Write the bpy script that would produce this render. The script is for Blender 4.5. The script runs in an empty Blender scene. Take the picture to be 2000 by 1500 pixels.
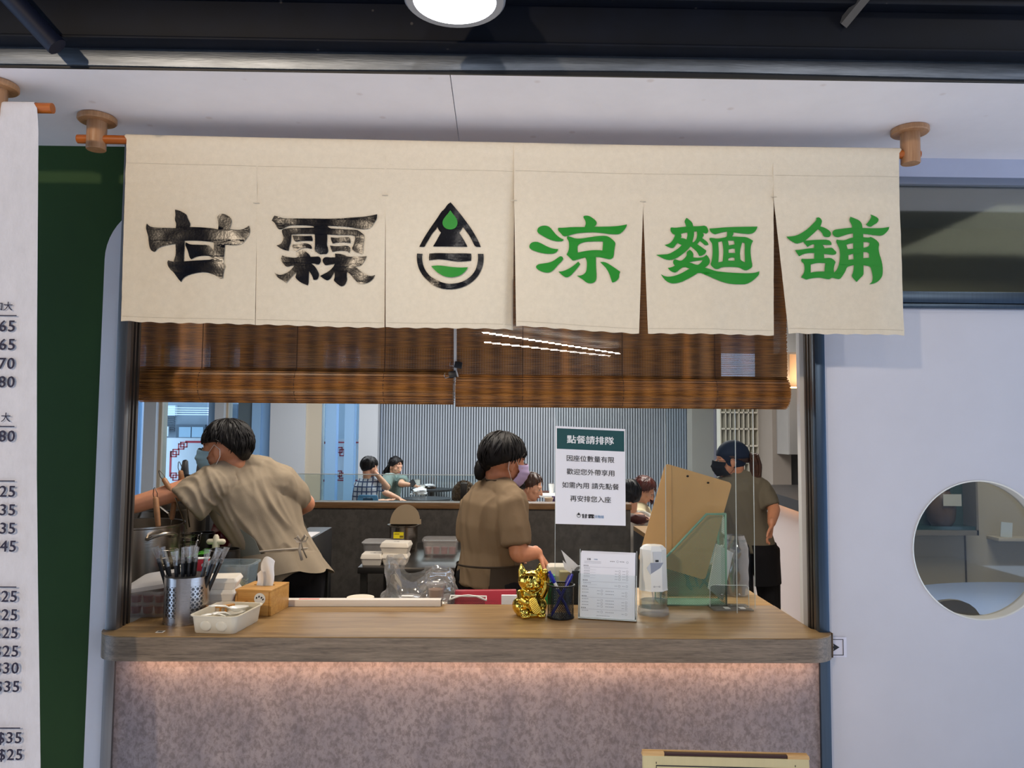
import bpy, bmesh, math, random
from mathutils import Vector, Matrix, noise
from mathutils.geometry import tessellate_polygon
random.seed(7)
PI = math.pi
S = bpy.context.scene
COL = S.collection
V = Vector

# ------------------------------------------------------------------ camera, world, lights, exposure
F = 1500.0
CAM = V((0, -2.27, 1.6))
RC = (Matrix.Rotation(-.0165, 3, 'Z') @ Matrix.Rotation(PI/2+.0634, 3, 'X') @ Matrix.Rotation(.0077, 3, 'Z'))
cd = bpy.data.cameras.new('camera'); cd.sensor_width = 36; cd.lens = 27; cd.clip_start = .05; cd.clip_end = 200
cam = bpy.data.objects.new('camera', cd); COL.objects.link(cam)
cam.matrix_world = Matrix.Translation(CAM) @ RC.to_4x4()
S.camera = cam
S.view_settings.view_transform = 'Standard'; S.view_settings.look = 'None'
S.view_settings.gamma = 1; S.view_settings.use_curve_mapping = False
S.view_settings.exposure = 0.0
W = bpy.data.worlds.new('world'); S.world = W; W.use_nodes = True
bg = W.node_tree.nodes['Background']; bg.inputs[0].default_value = (.50, .68, .96, 1); bg.inputs[1].default_value = 3.25

def lamp(name, kind, loc, power, color, size=.1, target=None, sx=None, sy=None, angle=None, blend=.5):
    l = bpy.data.lights.new(name, kind); l.energy = power; l.color = color
    o = bpy.data.objects.new(name, l); COL.objects.link(o); o.location = loc
    if kind == 'AREA':
        l.shape = 'RECTANGLE'; l.size = sx; l.size_y = sy
    else:
        l.shadow_soft_size = size
    if kind == 'SPOT': l.spot_size = angle; l.spot_blend = blend
    if target is not None:
        o.rotation_euler = (V(target)-V(loc)).to_track_quat('-Z', 'Y').to_euler()
    return o
WARM = (1, .80, .58); NEUT = (1, .93, .86)
# arcade lamps out in front of the shop
lamp('arcade_lamp', 'SPOT', (-1.9, -4.2, 3.0), 285, WARM, .06, (-.6, 0, 1.75), angle=.95, blend=.8)
lamp('arcade_lamp', 'SPOT', (-.05, -4.2, 3.0), 36, NEUT, .06, (.3, 0, 1.7), angle=.76, blend=.8)
lamp('arcade_lamp', 'SPOT', (2.0, -4.2, 3.0), 66, NEUT, .06, (.75, 0, 1.75), angle=.7, blend=.8)
for q_ in (-2.2, .2, 2.5): lamp('bounce_downlight', 'SPOT', (q_, -2.7, 3.1), 275, NEUT, .06, (q_, -2.7, 0), angle=1.7, blend=.7)  # unseen downlights added so floor bounce brightens the soffit
lamp('arcade_lamp', 'SPOT', (1.9, -1.43, 3.1), 12, NEUT, .05, (1.0, 0, 1.2), angle=1.7, blend=.7)
# the counter's under-edge strip, and unseen area lamps added to light the interior
lamp('counter_strip_light', 'AREA', (-.06, -.052, .9565), 2.1, (1, .56, .28), sx=1.95, sy=.02, target=(-.06, -.020, .7))
lamp('kitchen_fill_light', 'AREA', (-.6, 1.0, 2.68), 30, (1, .90, .78), sx=1.6, sy=.5)
lamp('kitchen_fill_light', 'AREA', (.7, 1.3, 2.68), 21, (1, .88, .74), sx=1.0, sy=.5)
lamp('dining_fill_light', 'AREA', (-1, 7.6, 2.9), 125, (.90, .95, 1), sx=4, sy=1.2)
lamp('dining_fill_light', 'AREA', (1.6, 5.0, 2.9), 85, (1, .93, .85), sx=1.4, sy=1.4)
lamp('lift_room_light', 'AREA', (2.6, 1.4, 2.6), 36, (1, .95, .82), sx=.9, sy=.9)
lamp('pendant_light', 'SPOT', (-.10, -.75, 2.47), 7, (.92, .95, 1), .09, (-.1, -.75, 0), angle=2.6, blend=.6)

# ------------------------------------------------------------------ photograph-to-place helpers
def ray(px, py): return RC @ V(((px-1000)/F, (750-py)/F, -1))
def PY(px, py, y):
    d = ray(px, py); return CAM + d*((y-CAM.y)/d.y)
def PZ(px, py, z):
    d = ray(px, py); return CAM + d*((z-CAM.z)/d.z)

# ------------------------------------------------------------------ materials
def lin(c):
    c = [v/255 for v in c]
    return [v/12.92 if v <= .04045 else ((v+.055)/1.055)**2.4 for v in c]
MATS = {}
def mat(name, rgb, rough=.5, metal=0, spec=.5, var=0, vs=8, bump=0, bs=60, emis=None, es=0, stretch=None, rgb2=None, coat=0, aniso=0, trans=0, detail=4, sss=0):
    if name in MATS: return MATS[name]
    m = bpy.data.materials.new(name); m.use_nodes = True; MATS[name] = m
    nt = m.node_tree; N = nt.nodes; L = nt.links; b = N['Principled BSDF']
    c = lin(rgb); b.inputs['Base Color'].default_value = (*c, 1)
    b.inputs['Roughness'].default_value = rough; b.inputs['Metallic'].default_value = metal
    b.inputs['Specular IOR Level'].default_value = spec; b.inputs['Coat Weight'].default_value = coat
    b.inputs['Transmission Weight'].default_value = trans
    if aniso: b.inputs['Anisotropic'].default_value = aniso
    if sss:
        b.inputs['Subsurface Weight'].default_value = sss; b.inputs['Subsurface Radius'].default_value = (.012, .005, .003)
    if emis: b.inputs['Emission Color'].default_value = (*lin(emis), 1); b.inputs['Emission Strength'].default_value = es
    if var or bump:
        tc = N.new('ShaderNodeTexCoord'); mp = N.new('ShaderNodeMapping'); L.new(tc.outputs['Object'], mp.inputs[0])
        if stretch: mp.inputs['Scale'].default_value = stretch
    if var:
        n = N.new('ShaderNodeTexNoise'); n.inputs['Scale'].default_value = vs; n.inputs['Detail'].default_value = detail
        n.inputs['Roughness'].default_value = .65
        L.new(mp.outputs[0], n.inputs['Vector'])
        r = N.new('ShaderNodeValToRGB'); L.new(n.outputs[0], r.inputs[0])
        lo = lin(rgb2) if rgb2 else [x*(1-var) for x in c]
        hi = c if rgb2 else [min(1, x*(1+var)) for x in c]
        r.color_ramp.elements[0].position = .32; r.color_ramp.elements[0].color = (*lo, 1)
        r.color_ramp.elements[1].position = .68; r.color_ramp.elements[1].color = (*hi, 1)
        L.new(r.outputs[0], b.inputs['Base Color'])
    if bump:
        n2 = N.new('ShaderNodeTexNoise'); n2.inputs['Scale'].default_value = bs; n2.inputs['Detail'].default_value = 3
        L.new(mp.outputs[0], n2.inputs['Vector'])
        bp = N.new('ShaderNodeBump'); bp.inputs['Strength'].default_value = bump; bp.inputs['Distance'].default_value = .004
        L.new(n2.outputs[0], bp.inputs['Height']); L.new(bp.outputs[0], b.inputs['Normal'])
    return m
def clear(name, tint=(255, 255, 255), gloss=.06, rough=.03, milky=0, milk=(235, 235, 235)):
    """thin clear plastic or glass: mostly see-through, mirror sheen, optional milkiness"""
    if name in MATS: return MATS[name]
    m = bpy.data.materials.new(name); m.use_nodes = True; MATS[name] = m
    nt = m.node_tree; N = nt.nodes; L = nt.links; N.remove(N['Principled BSDF']); out = N['Material Output']
    tr = N.new('ShaderNodeBsdfTransparent'); tr.inputs[0].default_value = (*lin(tint), 1)
    gl = N.new('ShaderNodeBsdfGlossy'); gl.inputs['Roughness'].default_value = rough
    lw = N.new('ShaderNodeLayerWeight'); lw.inputs[0].default_value = .25
    mr = N.new('ShaderNodeMapRange'); mr.inputs['To Min'].default_value = gloss; mr.inputs['To Max'].default_value = min(1, gloss*5)
    L.new(lw.outputs['Facing'], mr.inputs['Value'])
    mx = N.new('ShaderNodeMixShader'); L.new(mr.outputs[0], mx.inputs[0]); L.new(tr.outputs[0], mx.inputs[1]); L.new(gl.outputs[0], mx.inputs[2])
    last = mx
    if milky:
        df = N.new('ShaderNodeBsdfDiffuse'); df.inputs[0].default_value = (*lin(milk), 1)
        m2 = N.new('ShaderNodeMixShader'); m2.inputs[0].default_value = milky
        L.new(mx.outputs[0], m2.inputs[1]); L.new(df.outputs[0], m2.inputs[2]); last = m2
    L.new(last.outputs[0], out.inputs[0])
    return m

# ------------------------------------------------------------------ mesh builder
class MB:
    def __init__(s): s.v = []; s.f = []; s.m = []; s.k = 0
    def add(s, vs, fs):
        o = len(s.v); s.v += [V(p) for p in vs]; s.f += [tuple(i+o for i in f) for f in fs]; s.m += [s.k]*len(fs); return s
    def box(s, c, d, R=None):
        c = V(c); h = V(d)/2
        vs = [V((x*h.x, y*h.y, z*h.z)) for x in (-1, 1) for y in (-1, 1) for z in (-1, 1)]
        if R is not None: vs = [R @ p for p in vs]
        return s.add([c+p for p in vs], [(0, 1, 3, 2), (4, 6, 7, 5), (0, 4, 5, 1), (2, 3, 7, 6), (0, 2, 6, 4), (1, 5, 7, 3)])
    def b2(s, a, b):
        a, b = V(a), V(b); return s.box((a+b)/2, [abs(x) for x in (b-a)])
    def hull4(s, q, n, t):
        """slab from a quad (4 points) extruded by vector n*t"""
        q = [V(p) for p in q]; n = V(n)*t
        return s.add(q+[p+n for p in q], [(0, 1, 2, 3), (7, 6, 5, 4), (0, 4, 5, 1), (1, 5, 6, 2), (2, 6, 7, 3), (3, 7, 4, 0)])
    def prism(s, poly, axis_o, ux, uy, t, holes=()):
        """polygon in the plane o+ux*a+uy*b extruded by t along ux x uy"""
        ux, uy, o = V(ux), V(uy), V(axis_o); n = ux.cross(uy).normalized()
        loops = [list(poly)]+[list(h) for h in holes]
        flat = [p for l in loops for p in l]
        tri = tessellate_polygon([[V((p[0], p[1], 0)) for p in l] for l in loops])
        A = [o+ux*p[0]+uy*p[1] for p in flat]; B = [p+n*t for p in A]; k = len(flat)
        fs = []
        for a, b, c in tri:
            pa, pb, pc = flat[a], flat[b], flat[c]
            if (pb[0]-pa[0])*(pc[1]-pa[1])-(pb[1]-pa[1])*(pc[0]-pa[0]) < 0: a, c = c, a
            fs.append((c, b, a)); fs.append((a+k, b+k, c+k))
        if t:
            i = 0
            for l in loops:
                m = len(l); fs += [(i+j, i+(j+1) % m, i+(j+1) % m+k, i+j+k) for j in range(m)]; i += m
            return s.add(A+B, fs)
        return s.add(A+B, [f for f in fs if f[0] >= k])
    def lathe(s, prof, c=(0, 0, 0), n=24, R=None, closed=False):
        c = V(c); vs = []; fs = []
        for r, z in prof:
            for i in range(n):
                a = 2*PI*i/n; p = V((r*math.cos(a), r*math.sin(a), z)); vs.append(c+(R @ p if R is not None else p))
        m = len(prof)
        for j in range(m if closed else m-1):
            k = (j+1) % m
            fs += [(j*n+i, j*n+(i+1) % n, k*n+(i+1) % n, k*n+i) for i in range(n)]
        if not closed:
            if prof[0][0] > 1e-6: fs.append(tuple(range(n-1, -1, -1)))
            if prof[-1][0] > 1e-6: fs.append(tuple((m-1)*n+i for i in range(n)))
        return s.add(vs, fs)
    def cyl(s, a, b, r, r2=None, n=12):
        return s.tube([a, b], [r, r if r2 is None else r2], n, cap=0)
    def tube(s, pts, rad, n=10, cap=1, side=None):
        """swept tube, rad scalar, list of scalars or of (across, along) pairs; side fixes the 'across' axis"""
        pts = [V(p) for p in pts]
        if not isinstance(rad, (list, tuple)): rad = [rad]*len(pts)
        rad = [r if isinstance(r, (tuple, list)) else (r, r) for r in rad]
        if cap:
            d0 = (pts[0]-pts[1]).normalized(); d1 = (pts[-1]-pts[-2]).normalized(); r0 = min(rad[0]); r1 = min(rad[-1])
            pts = [pts[0]+d0*r0*.8, pts[0]+d0*r0*.5]+pts+[pts[-1]+d1*r1*.5, pts[-1]+d1*r1*.8]
            rad = [tuple(.35*x for x in rad[0]), tuple(.8*x for x in rad[0])]+rad+[tuple(.8*x for x in rad[-1]), tuple(.35*x for x in rad[-1])]
        vs = []; fs = []; m = len(pts); pu = None
        for i, p in enumerate(pts):
            t = (pts[min(i+1, m-1)]-pts[max(i-1, 0)]).normalized()
            u = V(side) if side is not None else (pu if pu is not None else (V((0, 0, 1)) if abs(t.z) < .9 else V((1, 0, 0))))
            u = (u-t*u.dot(t))
            u = u.normalized() if u.length > 1e-6 else t.orthogonal().normalized()
            pu = u; w = t.cross(u)
            for k in range(n):
                a = 2*PI*k/n; vs.append(p+u*math.cos(a)*rad[i][0]+w*math.sin(a)*rad[i][1])
        for j in range(m-1): fs += [(j*n+i, j*n+(i+1) % n, (j+1)*n+(i+1) % n, (j+1)*n+i) for i in range(n)]
        fs.append(tuple(range(n-1, -1, -1))); fs.append(tuple((m-1)*n+i for i in range(n)))
        return s.add(vs, fs)
    def ell(s, c, r, R=None, n=16, m=10, fn=None):
        c = V(c); r = V(r) if not isinstance(r, (int, float)) else V((r, r, r)); vs = []; fs = []
        for j in range(m+1):
            th = PI*j/m
            for i in range(n):
                a = 2*PI*i/n; d = V((math.sin(th)*math.cos(a), math.sin(th)*math.sin(a), math.cos(th)))
                k = fn(d) if fn else 1
                p = V((d.x*r.x*k, d.y*r.y*k, d.z*r.z*k)); vs.append(c+(R @ p if R is not None else p))
        for j in range(m): fs += [(j*n+i, (j+1)*n+i, (j+1)*n+(i+1) % n, j*n+(i+1) % n) for i in range(n)]
        return s.add(vs, fs)
    def grid(s, fn, nu, nv, thick=None):
        """surface fn(u,v) in 0..1; thick = vector function or None"""
        vs = [fn(i/nu, j/nv) for j in range(nv+1) for i in range(nu+1)]; w = nu+1
        fs = [(j*w+i, j*w+i+1, (j+1)*w+i+1, (j+1)*w+i) for j in range(nv) for i in range(nu)]
        if thick is not None:
            k = len(vs); vs = vs+[V(p)+V(thick) for p in vs]
            fs = fs+[tuple(i+k for i in reversed(f)) for f in fs]
            ring = [i for i in range(w)]+[j*w+nu for j in range(1, nv+1)]+[nv*w+i for i in range(nu-1, -1, -1)]+[j*w for j in range(nv-1, 0, -1)]
            m = len(ring); fs += [(ring[(a+1) % m], ring[a], ring[a]+k, ring[(a+1) % m]+k) for a in range(m)]
        return s.add(vs, fs)

MW = {}
def _mesh(name, mb, mats, inv=None, bevel=0, bseg=2, smooth=None, merge=False):
    me = bpy.data.meshes.new(name)
    vs = mb.v if inv is None else [inv @ p for p in mb.v]
    me.from_pydata([tuple(p) for p in vs], [], mb.f)
    mats = mats if isinstance(mats, (list, tuple)) else [mats]
    for m in mats: me.materials.append(m)
    if len(mats) > 1: me.polygons.foreach_set('material_index', mb.m)
    bm = bmesh.new(); bm.from_mesh(me)
    if merge: bmesh.ops.remove_doubles(bm, verts=bm.verts, dist=1e-5)
    bmesh.ops.recalc_face_normals(bm, faces=bm.faces)
    if bevel:
        es = [e for e in bm.edges if len(e.link_faces) == 2 and e.calc_face_angle(0) > .5]
        bmesh.ops.bevel(bm, geom=es, offset=bevel, segments=bseg, profile=.5, affect='EDGES', clamp_overlap=True)
    if smooth is None: smooth = 35
    if smooth:
        a = math.radians(smooth)
        for f in bm.faces: f.smooth = True
        for e in bm.edges: e.smooth = not (len(e.link_faces) != 2 or e.calc_face_angle(0) > a)
    bm.to_mesh(me); bm.free()
    return me
def thing(name, label, cat, loc, rz=0, group=None, kind=None):
    o = bpy.data.objects.new(name, None); COL.objects.link(o); o.empty_display_size = .05
    o.location = loc; o.rotation_euler = (0, 0, rz); o['label'] = label; o['category'] = cat
    if group: o['group'] = group
    if kind: o['kind'] = kind
    MW[o.name] = Matrix.Translation(V(loc)) @ Matrix.Rotation(rz, 4, 'Z')
    return o
def part(name, mb, mats, parent, local=False, label=None, kind=None, **k):
    w = MW[parent.name]
    me = _mesh(name, mb, mats, None if local else w.inverted(), **k)
    o = bpy.data.objects.new(name, me); COL.objects.link(o); o.parent = parent; MW[o.name] = w
    if label: o['label'] = label
    if kind: o['kind'] = kind
    return o
def solo(name, mb, mats, label, cat, group=None, kind=None, **k):
    lo = V([min(p[i] for p in mb.v) for i in range(3)]); hi = V([max(p[i] for p in mb.v) for i in range(3)])
    o0 = V(((lo.x+hi.x)/2, (lo.y+hi.y)/2, lo.z)); M = Matrix.Translation(o0)
    me = _mesh(name, mb, mats, M.inverted(), **k)
    o = bpy.data.objects.new(name, me); COL.objects.link(o); o.location = o0; MW[o.name] = M
    if label: o['label'] = label
    if cat: o['category'] = cat
    if group: o['group'] = group
    if kind: o['kind'] = kind
    return o
def struct(name, mb, mats, label=None, parent=None, **k):
    if parent is not None: return part(name, mb, mats, parent, **k)
    return solo(name, mb, mats, label, None, kind='structure', **k)
def dup(o, loc=None, rz=None, label=None, parent=None):
    c = o.copy(); COL.objects.link(c)
    if parent is not None: c.parent = parent
    else:
        if loc is not None: c.location = loc
        if rz is not None: c.rotation_euler = (0, 0, rz) if not isinstance(rz, tuple) else rz
        if label: c['label'] = label
        MW[c.name] = Matrix.Translation(c.location) @ c.rotation_euler.to_matrix().to_4x4()
    for ch in list(o.children): dup(ch, parent=c)
    return c
def text_mb(mb, body, o, ux, uy, h, align='LEFT', weight=0.0, spacing=1.0, width=None, ref=None):
    """flat lettering, cap height h, baseline-left at o (or centred) in the plane ux,uy; width forces the total width"""
    c = bpy.data.curves.new('t', 'FONT'); c.body = body; c.size = 1; c.space_character = spacing; c.resolution_u = 3
    ob = bpy.data.objects.new('t', c); COL.objects.link(ob)
    dg = bpy.context.evaluated_depsgraph_get(); me = bpy.data.meshes.new_from_object(ob.evaluated_get(dg))
    vs = [p.co.copy() for p in me.vertices]; fs = [tuple(p.vertices) for p in me.polygons]
    bpy.data.objects.remove(ob); bpy.data.curves.remove(c); bpy.data.meshes.remove(me)
    if not vs: return
    x0 = min(p.x for p in vs); x1 = max(p.x for p in vs); y0 = min(p.y for p in vs); y1 = max(p.y for p in vs)
    sy = h/(y1-y0); sx = sy if width is None else width/(x1-x0)
    ax = {'LEFT': x0, 'CENTER': (x0+x1)/2, 'RIGHT': x1}[align]
    o, ux, uy = V(o), V(ux), V(uy)
    n_ = ux.cross(uy).normalized()
    for k, d in enumerate((0, weight, -weight) if weight else (0,)):
        mb.add([o+n_*(.00004*k)+ux*((p.x-ax+d)*sx)+uy*((p.y-y0+d*.5)*sy) for p in vs], fs)
# ------------------------------------------------------------------ common materials
white_paint = mat('white_paint', (200, 199, 206), .45, var=.03, vs=3, bump=.04, bs=90)
soffit_paint = mat('soffit_paint', (236, 230, 230), .55, var=.03, vs=5, bump=.04, bs=50)
def spots(m, scale, thr, col, fac):
    """scattered round marks with a shape of their own on a material"""
    nt = m.node_tree; N = nt.nodes; L = nt.links; b = N['Principled BSDF']
    tc = N.new('ShaderNodeTexCoord'); vo = N.new('ShaderNodeTexVoronoi'); vo.inputs['Scale'].default_value = scale
    L.new(tc.outputs['Object'], vo.inputs['Vector'])
    r = N.new('ShaderNodeValToRGB'); r.color_ramp.elements[0].position = thr*.5; r.color_ramp.elements[0].color = (fac,)*3+(1,)
    r.color_ramp.elements[1].position = thr; r.color_ramp.elements[1].color = (0, 0, 0, 1)
    L.new(vo.outputs['Distance'], r.inputs[0])
    mx = N.new('ShaderNodeMixRGB'); mx.inputs[2].default_value = (*lin(col), 1); L.new(r.outputs[0], mx.inputs[0])
    s = b.inputs['Base Color'].links
    if s: L.new(s[0].from_socket, mx.inputs[1])
    else: mx.inputs[1].default_value = b.inputs['Base Color'].default_value
    L.new(mx.outputs[0], b.inputs['Base Color'])
spots(soffit_paint, 9, .10, (196, 172, 158), .32)
green_paint = mat('green_paint', (38, 66, 26), .65, spec=.25, var=.06, vs=3, bump=.03)
steel = mat('brushed_steel', (128, 128, 130), .42, .95, var=.08, vs=4, bump=.08, bs=40, stretch=(60, 60, 1))
steel_dark = mat('dark_brushed_steel', (112, 104, 96), .35, .9, var=.12, vs=4, stretch=(60, 60, 1))
steel_blue = mat('blue_grey_steel', (72, 86, 102), .36, .92, var=.08, vs=3, stretch=(50, 50, 1))
black_paint = mat('black_ceiling_paint', (6, 8, 16), .75, spec=.2, var=.3, vs=6, bump=.08, bs=30)
black_beam = mat('black_beam_paint', (5, 9, 20), .6, spec=.2, var=.35, vs=7, bump=.06, bs=20)  # blue in the black stands for the pendant's bluish glow
spots(black_beam, 14, .06, (90, 85, 80), .5)
glass = clear('window_glass', (238, 244, 243), .03, .02)
acrylic = clear('clear_acrylic', (250, 252, 252), .014, .02)
acrylic_edge = mat('acrylic_edge', (205, 215, 215), .25, spec=.8)
def wood_mat(name, a, b_, sc=1.0, axis='X', rough=.4, gloss=.5):
    m = bpy.data.materials.new(name); m.use_nodes = True; nt = m.node_tree; N = nt.nodes; L = nt.links; p = N['Principled BSDF']
    tc = N.new('ShaderNodeTexCoord'); mp = N.new('ShaderNodeMapping')
    mp.inputs['Scale'].default_value = {'X': (1.2*sc, 22*sc, 22*sc), 'Y': (22*sc, 1.2*sc, 22*sc), 'Z': (22*sc, 22*sc, 1.2*sc)}[axis]
    L.new(tc.outputs['Object'], mp.inputs[0])
    n = N.new('ShaderNodeTexNoise'); n.inputs['Scale'].default_value = 2.2; n.inputs['Detail'].default_value = 7; n.inputs['Roughness'].default_value = .72; n.inputs['Distortion'].default_value = .5
    L.new(mp.outputs[0], n.inputs['Vector'])
    mp2 = N.new('ShaderNodeMapping'); mp2.inputs['Scale'].default_value = [4.5*v for v in mp.inputs['Scale'].default_value]; L.new(tc.outputs['Object'], mp2.inputs[0])
    n2 = N.new('ShaderNodeTexNoise'); n2.inputs['Scale'].default_value = 3; n2.inputs['Detail'].default_value = 3; L.new(mp2.outputs[0], n2.inputs['Vector'])
    ad = N.new('ShaderNodeMath'); ad.operation = 'MULTIPLY_ADD'; ad.inputs[1].default_value = .45; L.new(n2.outputs[0], ad.inputs[0]); L.new(n.outputs[0], ad.inputs[2])
    r = N.new('ShaderNodeValToRGB'); r.color_ramp.elements[0].position = .5; r.color_ramp.elements[1].position = .98
    r.color_ramp.elements[0].color = (*lin(b_), 1); r.color_ramp.elements[1].color = (*lin(a), 1); L.new(ad.outputs[0], r.inputs[0])
    L.new(r.outputs[0], p.inputs['Base Color']); p.inputs['Roughness'].default_value = rough; p.inputs['Specular IOR Level'].default_value = gloss
    bp = N.new('ShaderNodeBump'); bp.inputs['Strength'].default_value = .12; bp.inputs['Distance'].default_value = .002
    L.new(ad.outputs[0], bp.inputs['Height']); L.new(bp.outputs[0], p.inputs['Normal'])
    return m
counter_wood = wood_mat('counter_laminate', (174, 140, 90), (116, 86, 50), .8)
fascia_wood = wood_mat('counter_edge_laminate', (150, 132, 112), (84, 72, 60), 2.2)
cap_wood = wood_mat('half_wall_cap_wood', (146, 112, 76), (98, 70, 44), 1)
light_wood = wood_mat('light_wood', (222, 184, 126), (176, 132, 78), 1)
bamboo_wood = wood_mat('bamboo_box_wood', (222, 172, 96), (178, 122, 56), .9)
beech_z = wood_mat('beech_wood', (186, 140, 98), (150, 104, 66), 1.2, 'Z')
def stone_mat(name, a, b_, c_, sc=1.0):
    m = bpy.data.materials.new(name); m.use_nodes = True; nt = m.node_tree; N = nt.nodes; L = nt.links; p = N['Principled BSDF']
    tc = N.new('ShaderNodeTexCoord'); mp = N.new('ShaderNodeMapping'); mp.inputs['Scale'].default_value = (sc, sc, sc*.75); L.new(tc.outputs['Object'], mp.inputs[0])
    n = N.new('ShaderNodeTexNoise'); n.inputs['Scale'].default_value = 3.2; n.inputs['Detail'].default_value = 9; n.inputs['Roughness'].default_value = .72; L.new(mp.outputs[0], n.inputs['Vector'])
    r = N.new('ShaderNodeValToRGB'); e = r.color_ramp.elements; e[0].position = .33; e[0].color = (*lin(b_), 1); e[1].position = .67; e[1].color = (*lin(a), 1)
    L.new(n.outputs[0], r.inputs[0])
    n2 = N.new('ShaderNodeTexNoise'); n2.inputs['Scale'].default_value = 30; n2.inputs['Detail'].default_value = 8; n2.inputs['Roughness'].default_value = .75; n2.inputs['Distortion'].default_value = .3; L.new(mp.outputs[0], n2.inputs['Vector'])
    r2 = N.new('ShaderNodeValToRGB'); e = r2.color_ramp.elements; e[0].position = .40; e[0].color = (.6, .6, .6, 1); e[1].position = .56; e[1].color = (0, 0, 0, 1); L.new(n2.outputs[0], r2.inputs[0])
    mx = N.new('ShaderNodeMixRGB'); L.new(r2.outputs[0], mx.inputs[0]); L.new(r.outputs[0], mx.inputs[1]); mx.inputs[2].default_value = (*lin(c_), 1)
    L.new(mx.outputs[0], p.inputs['Base Color']); p.inputs['Roughness'].default_value = .55
    bp = N.new('ShaderNodeBump'); bp.inputs['Strength'].default_value = .1; bp.inputs['Distance'].default_value = .002; L.new(n2.outputs[0], bp.inputs['Height']); L.new(bp.outputs[0], p.inputs['Normal'])
    return m
stone = stone_mat('mottled_stone_laminate', (160, 148, 148), (124, 117, 123), (86, 74, 74), 2.3)
dark_stone = stone_mat('dark_concrete_laminate', (92, 88, 84), (68, 66, 64), (58, 56, 54), .8)
black_plastic = mat('black_plastic', (22, 22, 24), .4)
white_plastic = mat('white_plastic', (232, 232, 228), .35)
paper = mat('white_paper', (244, 244, 250), .7, bump=.02)
paper_card = mat('white_card_box', (226, 218, 204), .65)
black_ink = mat('black_ink', (18, 18, 26), .6)
grey_ink = mat('grey_ink', (128, 130, 142), .7)
red_ink = mat('red_ink', (206, 70, 66), .6)
skin = mat('skin', (206, 142, 108), .5, var=.06, vs=20, sss=.08)
skin_lt = mat('pale_skin', (224, 170, 140), .5, var=.05, vs=20, sss=.08)
hair_black = mat('black_hair', (11, 9, 11), .52, spec=.3, bump=.25, bs=120)
hair_brown = mat('brown_hair', (62, 36, 24), .4, spec=.5, bump=.25, bs=120, var=.35, vs=40)
hair_auburn = mat('auburn_hair', (74, 28, 20), .35, spec=.5, bump=.25, bs=120, var=.25, vs=40)
hair_curly = mat('curly_brown_hair', (92, 68, 46), .6, bump=.5, bs=60, var=.4, vs=50)

# ------------------------------------------------------------------ the setting: shop front
CT = 1.03                     # counter top height
SZ = 2.446                    # soffit height
mb = MB().b2((-6, -9, -.1), (6, 0, 0)); struct('floor', mb, mat('arcade_floor_tile', (222, 222, 226), .35, var=.06, vs=3), 'pale tiled arcade floor in front of the shop')
mb = MB().b2((-5.6, .18, -.1), (1.15, 10.8, 0)); struct('floor_kitchen', mb, mat('kitchen_floor', (168, 158, 148), .4, var=.06, vs=4), 'beige floor inside the shop')
mb = MB().b2((-6, -5.2, 3.2), (6, -.5, 3.3)); mb.b2((-9, -7.8, 3.2), (9, -5.2, 3.3)); struct('ceiling', mb, black_paint, 'black painted arcade ceiling with a street-side slab added to shut out skylight')  # outer slab only closes off skylight from the shop front
mb = MB().b2((-9, -8.0, -.1), (9, -7.8, 4.2)); struct('wall_daylight_block', mb, mat('daylight_block_grey', (150, 150, 156), .6), 'grey wall added behind the viewer to keep daylight off the front')  # unseen wall added to dim the daylight and darken front reflections
# white soffit in two sheets with an open seam
sx = (PZ(880, 150, SZ).x+PZ(897, 278, SZ).x)/2
sof = thing('ceiling_soffit', 'white spotted soffit over the shop front', 'ceiling', (sx, -.25, SZ), kind='structure'); del sof['category']
part('panel', MB().b2((-4, -.505, SZ), (sx-.0012, .02, SZ+.02)), soffit_paint, sof)
part('panel', MB().b2((sx+.0012, -.505, SZ-.0012), (4, .02, SZ+.02)), soffit_paint, sof)
def wob(x): return .004*math.sin(x*1.7+.6)+.003*math.sin(x*4.1)
# steel edge strip, slightly wavy, and the dark gap behind it
mb = MB()
def edge_strip(u, v):
    x = -4+8*u; z0 = SZ+.004+wob(x)*.8; z1 = SZ+.046
    return V((x, -.512-.003*math.sin(v*PI), z0+(z1-z0)*v))
mb.grid(edge_strip, 60, 4, (0, .006, 0)); struct('trim_1', mb, mat('worn_steel_strip', (112, 118, 126), .42, .9, var=.3, vs=5, bump=.1, bs=30, stretch=(1, 1, 12)), 'dented steel strip along the soffit edge')
mb = MB().b2((-4, -.506, SZ-.002), (4, -.500, SZ+.05)); struct('trim_2', mb, black_plastic, 'dark gap line behind the steel strip')
# black channel beam over the strip
bz = SZ+.048
mb = MB().b2((-4, -.545, bz), (4, -.50, bz+.105)).b2((-4, -.575, bz+.098), (4, -.50, bz+.112)).b2((-4, -.56, bz-.004), (4, -.50, bz+.004))
solo('roof_beam', mb, black_beam, 'long black channel beam above the steel strip', 'beam', bevel=.003)
mb = MB().b2((-4, -.50, bz+.1), (4, -.42, 3.2)); struct('wall_upper', mb, black_paint, 'black wall above the beam')
mb = MB().b2((-4, -.535, bz+.19), (4, -.50, bz+.24)); solo('ceiling_rail', mb, black_beam, 'thin black rail on the wall above the beam', 'rail', bevel=.003)
a = PY(112, 92, -.58); b = PY(-30, -60, -.62); mb = MB(); mb.tube([a, b], .022, 12, cap=0)
solo('ceiling_pipe', mb, mat('blue_black_pipe', (12, 18, 36), .6, spec=.25), 'dark blue round pipe slanting in the top left corner', 'pipe')
a = PY(1645, 48, -.545); b = PY(1705, -25, -.60)
mb = MB(); mb.tube([a, b], [(.016, .006)]*2, 4, cap=0); solo('ceiling_strut', mb, mat('grey_strut', (74, 70, 66), .5), 'flat dark strut slanting down to the beam at top right', 'strut')

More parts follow.
